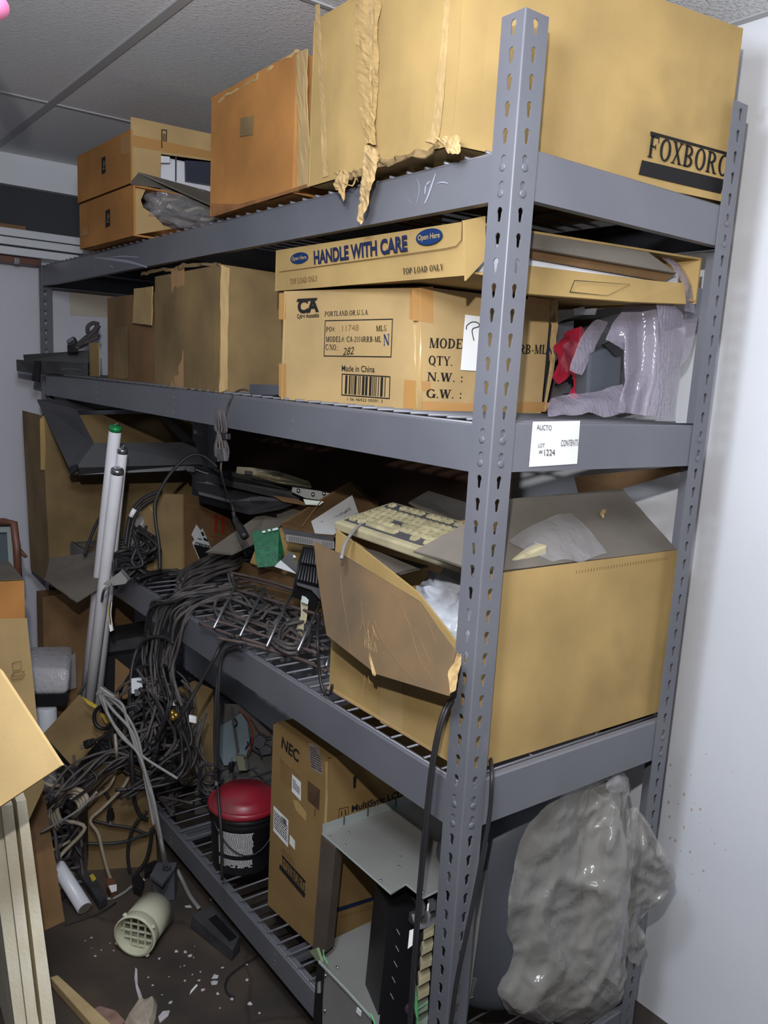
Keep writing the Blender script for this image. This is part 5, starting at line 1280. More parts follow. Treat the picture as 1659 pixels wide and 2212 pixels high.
for k, q in enumerate(CON):
    panel('connector', q, M['beige'] if k < 5 else plain('pale_green_connector%d' % k, (130, 142, 126), .5), ch, .03, bevel=.001)
panel('connector_backing', [(0.034,0.143,0.518),(0.07,0.12,0.533),(0.042,0.084,0.293),(0.012,0.106,0.291)], M['black'], ch, .02)
panel('white_tag', [(0.003,0.125,0.529),(0.011,0.12,0.533),(0.007,0.116,0.504),(-0.002,0.121,0.495)], M['paper'], ch, .004)
for q, s_ in (([(0.021,0.123,0.58),(0.028,0.119,0.585),(0.031,0.115,0.578),(0.028,0.114,0.561),(0.019,0.12,0.558)], 'charcoal'), ([(0.042,0.121,0.58),(0.051,0.115,0.584),(0.055,0.111,0.579),(0.052,0.109,0.566),(0.042,0.116,0.562)], 'charcoal')):
    panel('relay_block', q, M[s_], ch, .014)
panel('relay_label', [(0.018,0.12,0.582),(0.021,0.117,0.581),(0.019,0.116,0.565),(0.016,0.118,0.564)], M['paper'], ch, .001)
panel('relay_label', [(0.032,0.111,0.586),(0.035,0.109,0.588),(0.032,0.107,0.573),(0.03,0.109,0.573)], M['paper'], ch, .001)
for pts, r_ in (([(-0.002,0.099,0.508),(-0.005,0.094,0.483),(-0.007,0.088,0.448),(-0.008,0.08,0.413),(-0.008,0.074,0.387),(-0.009,0.066,0.352)], .0022), ([(-0.013,0.09,0.439),(-0.012,0.085,0.422),(-0.01,0.079,0.4),(-0.009,0.072,0.378)], .002), ([(-0.007,0.075,0.396),(0.002,0.07,0.403),(0.01,0.066,0.411)], .0012), ([(-0.03,0.37,0.344),(-0.03,0.367,0.33),(-0.03,0.351,0.322)], .0018), ([(-0.03,0.191,0.313),(-0.03,0.178,0.306),(-0.03,0.169,0.285)], .0022)):
    mb = MB(); mb.tube(smooth_path(pts, 5), r_, 7); mb.build('ground_wire', M['green'], ch, True)
MB().lathe((-0.006,0.097,0.38), (-.5, -.6, .6), [(.009, 0), (.011, .004), (.009, .01), (.002, .013)], 14).build('capacitor', plain('purple_capacitor', (62, 40, 58), .3), ch, True)
panel('side_wing', [(0.163,0.128,0.356),(0.238,0.125,0.314),(0.231,0.125,0.294),(0.199,0.144,0.272)], M['steel'], ch, .004, label='steel lower wing showing right of the post')
panel('side_upright', [(0.172,0.136,0.58),(0.199,0.12,0.596),(0.147,0.095,0.22),(0.117,0.118,0.218)], M['steel'], ch, .004)

# monitor under a grey plastic bag
mn = thing('bagged_monitor', 'big grey monitor shrouded in a crumpled translucent bag on the bottom shelf', 'monitor', (.36, .2, Z4))
mc = plain('dark_grey_plastic', (84, 88, 96), .45)
def mon(a, b_):
    t = 2 * math.pi * a
    ang = math.radians(-90)
    r_ = math.sin(math.pi * min(max(b_, .0001), .9999)) ** .35
    x = .36 + .20 * math.cos(t) * (.75 + .25 * r_); y = .21 + .15 * math.sin(t) * (.8 + .2 * r_)
    z = Z4 + .005 + .54 * b_
    k = 1.0 - .25 * abs(b_ - .42) ** 2 * 4
    return Vector((.36 + (x - .36) * k * min(1, r_ + .3), .21 + (y - .21) * k * min(1, r_ + .3), z))
MB().grid(mon, 48, 24, True).build('shell', mc, mn, True)
drape('bag_film', [[(0.425,0.05,0.764),(0.471,0.05,0.76),(0.52,0.05,0.754),(0.554,0.05,0.73),(0.571,0.05,0.668)], [(0.303,0.04,0.771),(0.385,0.04,0.746),(0.424,0.02,0.725),(0.464,0,0.702),(0.507,0,0.656)], [(0.244,0.06,0.707),(0.317,0.03,0.689),(0.404,0.03,0.662),(0.41,-0.02,0.685),(0.482,-0.02,0.631)],
      [(0.209,0.06,0.605),(0.307,0.04,0.582),(0.388,0.01,0.57),(0.411,-0.03,0.584),(0.484,-0.03,0.559)], [(0.208,0.06,0.5),(0.291,0.04,0.491),(0.377,0.01,0.465),(0.434,-0.03,0.467),(0.5,-0.03,0.43)], [(0.237,0.06,0.424),(0.279,0.03,0.394),(0.363,0,0.377),(0.433,-0.02,0.361),(0.522,-0.02,0.322)],
      [(0.198,0.06,0.354),(0.232,0.03,0.327),(0.347,0,0.284),(0.448,-0.02,0.262),(0.521,-0.02,0.264)], [(0.252,0.07,0.272),(0.309,0.04,0.244),(0.396,0.02,0.209),(0.468,0,0.197),(0.534,0,0.189)]], M['bag_grey'], mn, .006, 31, 11, .022)
drape('bag_film', [[(0.491,0,0.71),(0.51,0,0.71),(0.528,0,0.699),(0.551,0,0.665)], [(0.465,-0.02,0.679),(0.518,-0.02,0.652),(0.525,-0.05,0.654),(0.556,-0.05,0.622)], [(0.457,-0.03,0.622),(0.524,-0.03,0.589),(0.53,-0.07,0.609),(0.577,-0.07,0.582)], [(0.487,-0.02,0.552),(0.544,-0.02,0.509),(0.575,-0.05,0.521),(0.614,-0.05,0.502)], [(0.515,-0.01,0.469),(0.545,-0.01,0.44),(0.572,-0.01,0.43),(0.583,-0.01,0.414)],
      [(0.515,-0.01,0.423),(0.553,-0.01,0.397),(0.582,-0.01,0.373),(0.608,-0.01,0.339)], [(0.534,0,0.339),(0.565,0,0.308),(0.584,0,0.294),(0.604,0,0.279)]], M['bag_grey'], mn, .007, 37, 10, .02)
drape('bag_film', [[(0.442,0.02,0.784),(0.459,0.02,0.792),(0.484,0.02,0.785),(0.506,0.02,0.767)], [(0.405,0,0.782),(0.435,0,0.784),(0.459,0,0.777),(0.486,0,0.76)], [(0.423,0,0.761),(0.447,0,0.758),(0.471,0,0.751),(0.494,0,0.731)]], M['bag_clear'], mn, .005, 41, 8, .012)

# ================================================================ far end and left side
tall = thing('cardboard_box', 'big brown carton standing at the far end of the third shelf behind the lamp tubes', 'box', (.2, 2.4, Z3))
mb = MB(); mb.sheet([(-.075, 2.29, .72), (.52, 2.32, .72), (.52, 2.32, 1.395), (-.092, 2.29, 1.375)], .005, 10, 10, .004, 3)
mb.sheet([(-.075, 2.58, .72), (-.075, 2.29, .72), (-.092, 2.29, 1.375), (-.092, 2.58, 1.375)], .005, 6, 8, .004, 4)
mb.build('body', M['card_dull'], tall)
panel('split_edge', [(-0.103,2.279,1.364),(-0.088,2.28,1.373),(-0.084,2.28,1.269),(-0.089,2.28,1.174),(-0.104,2.279,1.174)], M['card'], tall, .003)
fr_ = thing('monitor_bezel', 'dark grey flat bezel frame with a wide opening, tilted against the far carton', 'bezel', (0.02,2.062,1.29))
BO = [Vector(q) for q in [(-0.088,2.371,1.431),(-0.077,1.986,1.198),(0.358,1.855,1.235),(0.359,2.352,1.446)]]
BI = [Vector(q) for q in [(0.023,2.254,1.404),(0.012,2.019,1.299),(0.349,1.918,1.311),(0.319,2.249,1.417)]]
nn = (BO[1] - BO[0]).cross(BO[2] - BO[0]).normalized()
if nn.dot(CAM - BO[0]) > 0: nn = -nn
mb = MB()
for i in range(4):
    j = (i + 1) % 4
    mb.slab([BO[i], BO[j], BI[j], BI[i]], .008, nn)
mb.build('frame', M['charcoal'], fr_)
panel('lower_lip', [(-0.06,1.965,1.219),(0.349,1.836,1.238),(0.348,1.833,1.219),(-0.062,1.948,1.196),(-0.066,1.955,1.208)], M['black'], fr_, .02)
panel('corner_clip', [(-0.084,1.972,1.225),(-0.067,1.961,1.231),(-0.066,1.956,1.214),(-0.077,1.962,1.204),(-0.088,1.968,1.194),(-0.094,1.977,1.212)], M['black'], fr_, .01)
lowc = thing('cardboard_box', 'dark brown carton below the dusty flap, standing behind the lamp tubes', 'box', (.1, 2.3, 0))
mb = MB(); mb.sheet([(-0.094,2.321,0.668),(0.052,2.099,0.742),(0.032,2.054,0.221),(-0.132,2.176,0.21)], .005, 8, 8, .006, 5); mb.build('body', M['card_brown'], lowc)
MB().box((-.05, 2.35, .0), (.28, 2.60, .62)).build('lower_body', M['card_brown'], lowc)
dfl = thing('cardboard_flap', 'dusty grey cardboard flap jutting out above the dark brown carton beside the lamp tubes', 'cardboard', (-0.126,1.815,0.862))
mb = MB(); mb.sheet([(-0.195,1.927,0.844),(-0.154,1.697,0.815),(-0.026,1.74,0.869),(0.013,1.976,0.906)], .005, 10, 8, .008, 7, edge=.003); mb.build('flap', M['card_dusty'], dfl)
panel('flap_base', [(-0.137,2.059,0.884),(0.02,1.947,0.919),(-0.042,1.883,0.879),(-0.187,1.934,0.844)], M['card_dusty'], dfl, .004)

# lamp tubes leaning at the far end
def lamp_tube(label, p, q, r_, end):
    p = Vector(p); q = Vector(q)
    t = thing('fluorescent_tube', label, 'lamp tube', q, 'spent lamp tubes')
    ax = (p - q); ln = ax.length
    MB().lathe(q, ax, [(r_, .0), (r_, ln - .02), (r_ * .9, ln - .014)], 24).build('glass_tube', M['tube_glass'], t, True)
    MB().lathe(q + ax.normalized() * (ln - .016), ax, [(r_ * 1.02, 0), (r_ * 1.02, .012), (r_ * .85, .016), (.001, .016)], 24).build('end_cap', end, t, True)
    c = MB()
    u = ax.orthogonal().normalized() * .006
    for s_ in (1, -1): c.tube([q + ax.normalized() * ln + u * s_, q + ax.normalized() * (ln + .008) + u * s_], .0014, 6)
    c.build('pins', M['zinc'], t, True)
def ext(p, q):
    p = Vector(p); q = Vector(q); k = (p.z - .03) / (p.z - q.z)
    return p + (q - p) * k
A, B_ = (-0.045,1.631,1.39), (-0.045,1.958,0.401)
lamp_tube('white lamp tube with a green end cap, leaning at the far end', A, ext(A, B_), .0195, plain('green_cap', (40, 150, 84), .35, .3))
A, B_ = (-0.03,1.612,1.322), (-0.03,1.864,0.431)
lamp_tube('white lamp tube with a silver cap standing behind the other two at the far end', A, ext(A, B_), .0165, M['zinc'])
A, B_ = (-0.065,1.559,1.265), (-0.065,1.841,0.445)
lamp_tube('white silver-capped lamp tube, frontmost of the three leaning at the far end', A, ext(A, B_), .0195, M['zinc'])

# things along the left edge
tanb = thing('cardboard_box', 'pale tan carton with a small laptop drawing, at the left edge below the orange box', 'box', (-0.418,1.352,0.669))
mb = MB(); mb.hexa([(-0.544,1.298,0.041),(-0.379,1.263,0.421),(-0.298,1.665,0.217),(-0.473,1.693,-0.221)], [(-0.486,1.451,0.869),(-0.385,1.376,0.878),(-0.289,1.787,0.762),(-0.404,1.874,0.754)]); mb.build('body', M['card_light'], tanb)
mb = MB()
for q in ([(-0.429,1.362,0.759),(-0.409,1.349,0.766),(-0.411,1.344,0.743),(-0.429,1.358,0.738),(-0.429,1.362,0.759)], [(-0.434,1.358,0.724),(-0.426,1.355,0.735),(-0.404,1.338,0.739),(-0.412,1.341,0.726),(-0.434,1.358,0.724),(-0.433,1.355,0.714),(-0.412,1.34,0.718),(-0.403,1.336,0.731)]): mb.tube(q, .0009, 4)
mb.build('printed_drawing', M['ink_faint'], tanb)
orb = thing('cardboard_box', 'small orange-brown box with a dusty top, on the pale tan carton', 'box', (-0.409,1.465,0.905))
mb = MB(); mb.hexa([(-0.486,1.45,0.865),(-0.389,1.379,0.874),(-0.318,1.696,0.82),(-0.423,1.773,0.81)], [(-0.479,1.469,0.968),(-0.384,1.4,0.98),(-0.343,1.747,0.953),(-0.413,1.799,0.948)]); mb.build('body', M['card_orange'], orb)
panel('dusty_top', [(-0.479,1.469,0.971),(-0.385,1.4,0.982),(-0.346,1.737,0.957),(-0.415,1.788,0.952)], M['card_dusty'], orb, .002, n=(0, 0, 1))
mir = thing('framed_picture', 'brown wooden picture frame with a pale mat, standing behind the small orange-brown box', 'picture', (-0.305,1.975,0.957))
panel('backing', [(-0.373,1.982,1.039),(-0.29,1.92,1.045),(-0.293,1.879,0.865),(-0.386,1.949,0.859)], plain('grey_green_glass', (84, 94, 98), .15), mir, .015)
panel('mat', [(-0.312,1.909,1.033),(-0.294,1.895,1.034),(-0.3,1.86,0.87),(-0.316,1.876,0.887)], M['steel_edge'], mir, .004); panel('mat', [(-0.378,1.959,1.031),(-0.293,1.895,1.037),(-0.311,1.904,1.018),(-0.379,1.955,1.013)], M['steel_edge'], mir, .004)
mb = MB(); mb.tube([(-0.381,1.94,1.049),(-0.321,1.895,1.056),(-0.297,1.876,1.053),(-0.295,1.857,0.979),(-0.297,1.834,0.876)], .012, 8); mb.build('wood_frame', M['brown_wood'], mir, True)
stk = thing('wood_splinter', 'splintered brown stick poking out behind the picture frame', 'stick', (-0.263,1.939,0.944)); mb = MB(); mb.tube([(-0.263,2.005,0.948),(-0.274,1.885,0.95),(-0.262,1.873,0.937)], [.007, .008, .006], 6); mb.build('stick', M['brown_wood'], stk)
sil = thing('wrapped_package', 'silver film wrapped package resting behind the pale tan carton at the left', 'package', (-0.163,1.988,0.395))
mb = MB(); mb.hexa([(-0.242,1.987,0.408),(-0.129,1.903,0.419),(-0.041,2.137,0.338),(-0.166,2.231,0.329)], [(-0.235,2.005,0.501),(-0.117,1.915,0.506),(-0.026,2.167,0.51),(-0.169,2.273,0.495)]); mb.build('wrap', M['silver_film'], sil, True, bevel=.02)
panel('side_wrap', [(-0.075,2.072,0.495),(-0.054,2.061,0.513),(-0.06,2.035,0.386),(-0.08,2.048,0.376)], M['bag_clear'], sil, .01)
o = thing('black_tray', 'dark flat tray under the silver wrapped package', 'tray', (-0.165,1.983,0.371)); panel('tray', [(-0.229,1.977,0.409),(-0.123,1.899,0.419),(-0.139,1.902,0.379),(-0.225,1.965,0.37)], M['black'], o, .2, n=(0, 1, 0))
o = thing('white_canister', 'white canister standing below the dark tray at the left', 'canister', (-0.187,1.971,0.247))
q = Vector((-0.188,1.952,0.165)); MB().lathe((q.x, q.y, 0), (0, 0, 1), [(.034, 0), (.034, .36), (.03, .365)], 24).build('body', M['white_plastic'], o, True)
brb = thing('cardboard_box', 'tall brown carton on the floor behind the chalky white boards', 'box', (-0.38,1.272,0))
mb = MB(); mb.hexa([(-0.53,1.102,0),(-0.394,1.233,0),(-0.336,1.244,0),(-0.362,1.387,0)], [(-0.468,1.328,0.36),(-0.379,1.43,0.36),(-0.345,1.41,0.36),(-0.336,1.507,0.36)]); mb.build('body', M['card_brown'], brb)
for k in range(3):
    f0 = ([(-0.63,0.77,0.667),(-0.599,0.747,0.672),(-0.568,0.615,0.217),(-0.612,0.636,0.167)], [(-0.599,0.748,0.673),(-0.575,0.73,0.677),(-0.564,0.615,0.23),(-0.586,0.626,0.206)], [(-0.575,0.73,0.677),(-0.554,0.716,0.684),(-0.537,0.596,0.234),(-0.564,0.615,0.23)])[k]
    fr4 = ([(-60, 0)],)
    P = [Vector(t) for t in f0]
    # run each edge on down to the floor
    e0 = P[3] + (P[3] - P[0]) * ((P[3].z - .02) / max(.05, (P[0].z - P[3].z))); e1 = P[2] + (P[2] - P[1]) * ((P[2].z - .02) / max(.05, (P[1].z - P[2].z)))
    dv = Vector((.03, .40, 0)); sh_ = (Vector((.01, .02, 0)), Vector((0, 0, 0)), Vector((.004, .008, 0)))[k]; P = [q + sh_ for q in P]; e0 = e0 + sh_; e1 = e1 + sh_
    g_ = (P[1] - P[0]).normalized() * .003
    o = MB().hexa([e0 + g_, e1 - g_, e1 - g_ + dv, e0 + g_ + dv], [P[0] + g_, P[1] - g_, P[1] - g_ + dv, P[0] + g_ + dv]).build('wall_board', M['foam'], None)
    tag(o, ('leftmost of the three chalky white boards standing on edge at the lower left', 'middle of the three chalky white boards standing on edge at the lower left', 'chalky white board standing on edge nearest the brown carton at the lower left')[k], 'board', 'chalky boards at the lower left')
o = MB(); o.sheet([(-0.67,0.615,1.066),(-0.644,0.49,1.06),(-0.593,0.321,0.944),(-0.668,0.408,0.853)], .006, 10, 10, .004, 9)
o = MB(); o.slab([(-0.821,0.921,1.225),(-0.644,0.49,1.059),(-0.587,0.34,0.935),(-0.668,0.408,0.853),(-0.874,0.725,0.555)], .006)
o = o.build('cardboard_flap', M['card_bright'], None)
tag(o, 'bright kraft cardboard flap resting on the chalky white boards at the left edge', 'cardboard')
wt = thing('plastic_pipe', 'white plastic pipe lying on the floor beside the tall brown carton', 'pipe', (-0.302,1.315,0.02))
a, b_ = Vector((-0.28,1.241,0.022)), Vector((-0.33,1.55,0.12))
ax = (b_ - a); MB().lathe(a, ax, [(.0215, 0), (.0215, ax.length)], 24).build('tube', M['white_plastic'], wt, True)
MB().lathe(a - ax.normalized() * .0006, ax, [(.019, 0), (.019, .001)], 24).build('open_end', M['card_dusty'], wt)
o = MB().hexa([Vector((q[0], q[1], .001)) for q in [(-0.442,1.005,0),(-0.423,1.003,0),(-0.356,0.731,0),(-0.392,0.722,0)]], [Vector((q[0], q[1], .03)) for q in [(-0.443,1.001,0.03),(-0.424,0.999,0.03),(-0.356,0.725,0.03),(-0.392,0.715,0.03)]]).build('lumber_strip', M['pale_wood'], None, bevel=.003)
tag(o, 'bare wood strip on the floor at the foot of the chalky boards', 'wood')

# floor clutter
vc = thing('vent_cap', 'cream plastic vent cap with a square grid, lying on its side on the floor', 'vent', (-.17, 1.02, 0))
F = Vector((-0.226,0.991,0.064)); Bk = Vector((-0.128,1.078,0.062))
ax = (Bk - F).normalized(); ln = .122; r_ = .056
MB().lathe(F, ax, [(r_, 0), (r_ * 1.07, .0), (r_ * 1.07, .006), (r_ * 1.03, .03), (r_ * .98, .034), (r_, .036), (r_, ln), (r_ * .9, ln), (r_ * .9, .02), (r_ * .98, .0)], 48, cap=False).build('barrel', M['cream'], vc, True)
u = ax.cross(Vector((0, 0, 1))).normalized(); v = u.cross(ax)
g = MB()
for k in range(-2, 3):
    h = math.sqrt(max(0, (r_ * .95) ** 2 - (k * .021) ** 2))
    c = F + ax * .024
    g.cbox(c + u * k * .021, u * .003, v * h * 2, ax * .006); g.cbox(c + v * k * .021, v * .003, u * h * 2, ax * .006)
g.build('grid', M['cream'], vc)
for t in (.6, 2.1, 3.7, 5.3):
    c = F + ax * .008 + (u * math.cos(t) + v * math.sin(t)) * r_ * 1.1
    MB().lathe(c, (u * math.cos(t) + v * math.sin(t)), [(.006, -.006), (.006, .004), (.004, .006)], 12).build('lug', M['cream'], vc, True)
bx = thing('grey_housing', 'dusty grey plastic housing with a dark recess, on the floor against the bottom beam', 'electronics', (-0.024,0.926,0))
mb = MB(); mb.hexa([(-0.05,1.025,0),(0.023,1.027,0),(0.027,0.859,0),(-0.013,0.834,0)], [(-0.044,1.026,0.04),(0.027,1.039,0.04),(0.031,0.873,0.04),(-0.012,0.829,0.04)]); mb.build('body', M['black_dusty'], bx, bevel=.003)
panel('recess', [(-0.013,0.981,0.041),(0.013,0.988,0.041),(0.02,0.869,0.041),(-0.005,0.863,0.041)], M['black'], bx, .001, n=(0, 0, 1))
jb = thing('junction_box', 'grey cable connector hood standing on the floor where the grey cable bundle ends', 'connector', (-0.057,1.195,0))
JB, JT = [(-0.092,1.19,0),(-0.035,1.167,0),(0,1.227,0),(-0.053,1.26,0)], [(-0.106,1.178,0.11),(-0.041,1.16,0.11),(-0.019,1.191,0.11),(-0.071,1.223,0.11)]
mb = MB(); mb.hexa(JB, JT); mb.build('hood', M['grey_dark'], jb, bevel=.004)
panel('shoulder', [(-0.113,1.168,0.112),(-0.1,1.107,0.112),(-0.039,1.16,0.112),(-0.023,1.184,0.112),(-0.067,1.206,0.112)], M['grey_dark'], jb, .01)
tf = Vector((-0.061,1.168,0.115)); MB().lathe(tf, (0, 0, 1), [(.012, 0), (.012, .012), (.009, .016)], 16).build('gland', M['grey_dark'], jb, True)
fb = thing('cardboard_box', 'plain kraft box on the floor behind the tangle of cables', 'box', (-.1, 1.5, 0))
mb = MB(); mb.sheet([(-0.206,1.456,-0.008),(-0.011,1.365,0.003),(-0.024,1.371,0.291),(-0.181,1.444,0.378)], .005, 10, 8, .004, 2)
a, b_ = (-.204, 1.455), (-.011, 1.365)
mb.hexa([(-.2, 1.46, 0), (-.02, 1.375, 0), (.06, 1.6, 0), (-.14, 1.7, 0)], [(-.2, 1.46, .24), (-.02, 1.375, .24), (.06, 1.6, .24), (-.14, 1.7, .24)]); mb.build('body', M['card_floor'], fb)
bd = thing('cardboard_sheet', 'dull brown cardboard sheet propped up behind the black plug and cables', 'cardboard', (-0.172,1.663,0.349))
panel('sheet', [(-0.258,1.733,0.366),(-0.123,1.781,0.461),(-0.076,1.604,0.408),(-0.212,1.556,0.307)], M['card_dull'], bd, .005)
o = thing('cardboard_sheet', 'small dark cardboard scrap standing in the cables by the lamp tubes', 'cardboard', (-0.026,1.656,0.518)); panel('sheet', [(-0.033,1.683,0.606),(0.003,1.647,0.571),(0.002,1.625,0.475),(-0.045,1.66,0.471)], M['card_brown'], o, .004)
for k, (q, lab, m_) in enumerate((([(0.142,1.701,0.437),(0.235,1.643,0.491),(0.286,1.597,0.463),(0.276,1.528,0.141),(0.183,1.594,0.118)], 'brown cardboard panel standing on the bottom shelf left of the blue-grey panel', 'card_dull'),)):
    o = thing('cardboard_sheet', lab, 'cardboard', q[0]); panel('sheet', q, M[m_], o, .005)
bp = thing('electronics_panel', 'blue-grey rounded panel with loose wires leaning at the back of the bottom shelf', 'electronics', (0.323,1.519,0.256))
panel('panel', [(0.298,1.558,0.338),(0.328,1.54,0.36),(0.359,1.523,0.387),(0.375,1.503,0.356),(0.378,1.481,0.273),(0.361,1.485,0.233),(0.337,1.501,0.225),(0.326,1.505,0.205),(0.299,1.525,0.2),(0.288,1.541,0.235)], M['blue_grey'], bp, .01)
panel('backplate', [(0.249,1.648,0.293),(0.316,1.622,0.395),(0.383,1.571,0.397),(0.481,1.467,0.276),(0.463,1.419,0.013),(0.222,1.599,-0.003)], plain('dull_grey_board', (92, 90, 88), .8), bp, .006)
panel('switch_arm', [(0.316,1.525,0.417),(0.324,1.519,0.417),(0.332,1.477,0.268),(0.324,1.481,0.261)], M['charcoal'], bp, .006)
panel('switch_block', [(0.311,1.466,0.261),(0.334,1.448,0.259),(0.341,1.431,0.212),(0.318,1.448,0.209)], plain('olive_plastic', (128, 126, 104), .5), bp, .02)
panel('connector_strip', [(0.336,1.445,0.256),(0.344,1.439,0.253),(0.345,1.429,0.216),(0.336,1.435,0.215)], M['charcoal'], bp, .01)
for i, (pts, m_) in enumerate((([(0.319,1.49,0.389),(0.324,1.482,0.372),(0.315,1.486,0.359)], 'black'), ([(0.348,1.449,0.311),(0.35,1.446,0.301),(0.341,1.448,0.285)], 'black'), ([(0.332,1.487,0.42),(0.351,1.467,0.396),(0.36,1.455,0.375),(0.365,1.441,0.331),(0.357,1.439,0.295),(0.354,1.438,0.283)], 'ink_red'), ([(0.337,1.482,0.414),(0.367,1.452,0.385),(0.384,1.431,0.348),(0.415,1.404,0.337)], 'brown_wood'), ([(0.355,1.437,0.283),(0.347,1.439,0.263),(0.336,1.444,0.25)], 'brown_wood'), ([(0.359,1.444,0.327),(0.355,1.441,0.295),(0.367,1.428,0.283),(0.381,1.415,0.272),(0.385,1.408,0.259)], 'cable'), ([(0.39,1.424,0.339),(0.402,1.412,0.327),(0.416,1.402,0.331)], 'cable'))):
    mb = MB(); mb.tube(smooth_path(pts, 5), .0026, 6); mb.build('wire', M[m_], bp, True)
panel('speaker_disc', [(0.376,1.454,0.313),(0.387,1.448,0.323),(0.403,1.437,0.327),(0.409,1.428,0.312),(0.403,1.428,0.289),(0.389,1.436,0.278),(0.377,1.447,0.287)], M['grey_dark'], bp, .02)
panel('sensor_disc', [(0.393,1.444,0.274),(0.414,1.432,0.288),(0.428,1.419,0.279),(0.426,1.416,0.26),(0.4,1.434,0.252)], M['grey_dark'], bp, .02)
dk = thing('equipment_box', 'black slotted equipment box on the bottom shelf behind the lamp tubes', 'electronics', (0.128,2.04,0.471))
panel('face', [(0.031,2.005,0.553),(0.169,1.91,0.592),(0.167,1.895,0.525),(0.035,1.988,0.494)], M['black_dusty'], dk, .2, n=(.4, .9, 0)); 
panel('face_label', [(0.02,1.973,0.489),(0.029,1.967,0.493),(0.033,1.961,0.481),(0.025,1.966,0.476)], M['paper'], dk, .003)
panel('lower_face', [(0.012,1.948,0.519),(0.161,1.843,0.554),(0.144,1.822,0.412),(0.013,1.915,0.387)], M['black'], dk, .2, n=(.4, .9, 0))
# sheet added at the back of the third shelf, shade put into its colour
db = MB().sheet([(.592, 2.25, Z3), (.592, .53, Z3), (.600, .53, 1.40), (.600, 2.25, 1.40)], .005, 10, 4, .004, 3).build('cardboard_sheet', mottled('shade_brown_board', (58, 44, 36), (72, 54, 44), 3, .9, spec=.1), None)
tag(db, 'dark brown sheet added along the back of the third shelf to deepen its shade', 'cardboard')

# ---------------------------------------------------------------- paint flakes and rubble on the floor
def flake(x, y, s, seed):
    rr = random.Random(seed); k = rr.randint(4, 6)
    pts = [(x + s * rr.uniform(.5, 1.1) * math.cos(2 * math.pi * i / k + rr.uniform(-.3, .3)), y + s * rr.uniform(.4, 1.1) * math.sin(2 * math.pi * i / k), .0008 + rr.uniform(0, .002)) for i in range(k)]
    mb = MB(); mb.slab(pts, .0012, (0, 0, 1))
    return mb
fl_pts = [(-0.297,1.131,0),(-0.31,1.087,0),(-0.261,1.08,0),(-0.263,1.046,0),(-0.29,1.067,0),(-0.315,1.126,0),(-0.312,1.051,0),(-0.173,0.949,0),(-0.072,0.943,0),(-0.097,0.915,0),(-0.102,0.935,0),(-0.127,0.887,0),(-0.122,0.844,0),(-0.101,0.841,0),(-0.045,0.825,0),(-0.073,0.802,0),(-0.086,0.786,0),(-0.117,0.814,0),(-0.093,0.903,0),(-0.121,0.95,0),(-0.223,0.897,0),(-0.177,0.869,0),(-0.137,0.889,0),(-0.21,0.783,0),(-0.097,0.745,0),(-0.077,0.732,0),(-0.011,0.749,0),(0.016,0.801,0),(-0.217,0.819,0),(-0.014,1.115,0),(0.055,1.11,0),(0,0.888,0),(-0.076,0.709,0),(-0.044,0.669,0),(-0.243,0.753,0),(-0.121,0.777,0),(-0.148,0.834,0),(-0.224,0.863,0),(-0.039,0.628,0),(-0.114,0.696,0)]
for i, q in enumerate(fl_pts):
    s_ = R.choice((.003, .004, .005, .007)) if i not in (16, 15, 29) else .013
    o = flake(q[0], q[1], s_, i).build('paint_flake', M['chip'], None)
    tag(o, 'small pale paint flake lying on the dark floor near the vent cap', 'flake', 'paint flakes on the floor')
sl = (-0.143,0.791,0)
o = MB().slab([(q[0], q[1], .001) for q in [(-0.158,0.781,0),(-0.15,0.792,0),(-0.129,0.805,0),(-0.127,0.8,0)]], .002, (0, 0, 1)).build('plastic_sliver', M['paper'], None); tag(o, 'long thin white plastic sliver on the floor below the vent cap', 'sliver')
cr = MB()
for j in range(1):
    pts = [(-0.33,0.779,0),(-0.291,0.815,0),(-0.278,0.831,0),(-0.266,0.833,0),(-0.262,0.821,0),(-0.251,0.826,0),(-0.236,0.819,0),(-0.24,0.793,0),(-0.26,0.754,0),(-0.285,0.719,0),(-0.324,0.727,0)]
    ctr = sum((Vector(p) for p in pts), Vector()) / len(pts)
    top = [Vector(p) * .75 + ctr * .25 + Vector((0, 0, .016 + .008 * noise.noise(Vector(p) * 60))) for p in pts]
    k = len(pts)
    cr.add([Vector(p) for p in pts] + top + [ctr + Vector((0, 0, .022))], [(i, (i + 1) % k, (i + 1) % k + k, i + k) for i in range(k)] + [(i + k, (i + 1) % k + k, 2 * k) for i in range(k)])
o = cr.build('plaster_chunk', mottled('crumbled_plaster', (150, 140, 124), (178, 166, 148), 30, .95, .8, 120), None); tag(o, 'crumbled pale plaster chunk on the floor at the bottom edge', 'rubble')
o = MB().slab([(q[0], q[1], .001) for q in [(-0.238,0.95,0),(-0.236,0.942,0),(-0.256,0.884,0),(-0.259,0.856,0),(-0.263,0.831,0),(-0.271,0.836,0),(-0.265,0.871,0),(-0.254,0.913,0)]], .002, (0, 0, 1)).build('plaster_spill', M['chip'], None); tag(o, 'thin streak of pale plaster running from the vent cap to the plaster chunk', 'rubble')
o = MB().slab([(q[0], q[1], .001) for q in [(-0.387,0.856,0),(-0.363,0.859,0),(-0.335,0.822,0),(-0.328,0.778,0),(-0.36,0.751,0),(-0.396,0.809,0)]], .008, (0, 0, 1)).build('plaster_chunk', mottled('pinkish_plaster', (124, 92, 84), (150, 122, 108), 30, .95, .8, 120), None); tag(o, 'pinkish broken plaster patch beside the bare wood strip', 'rubble')
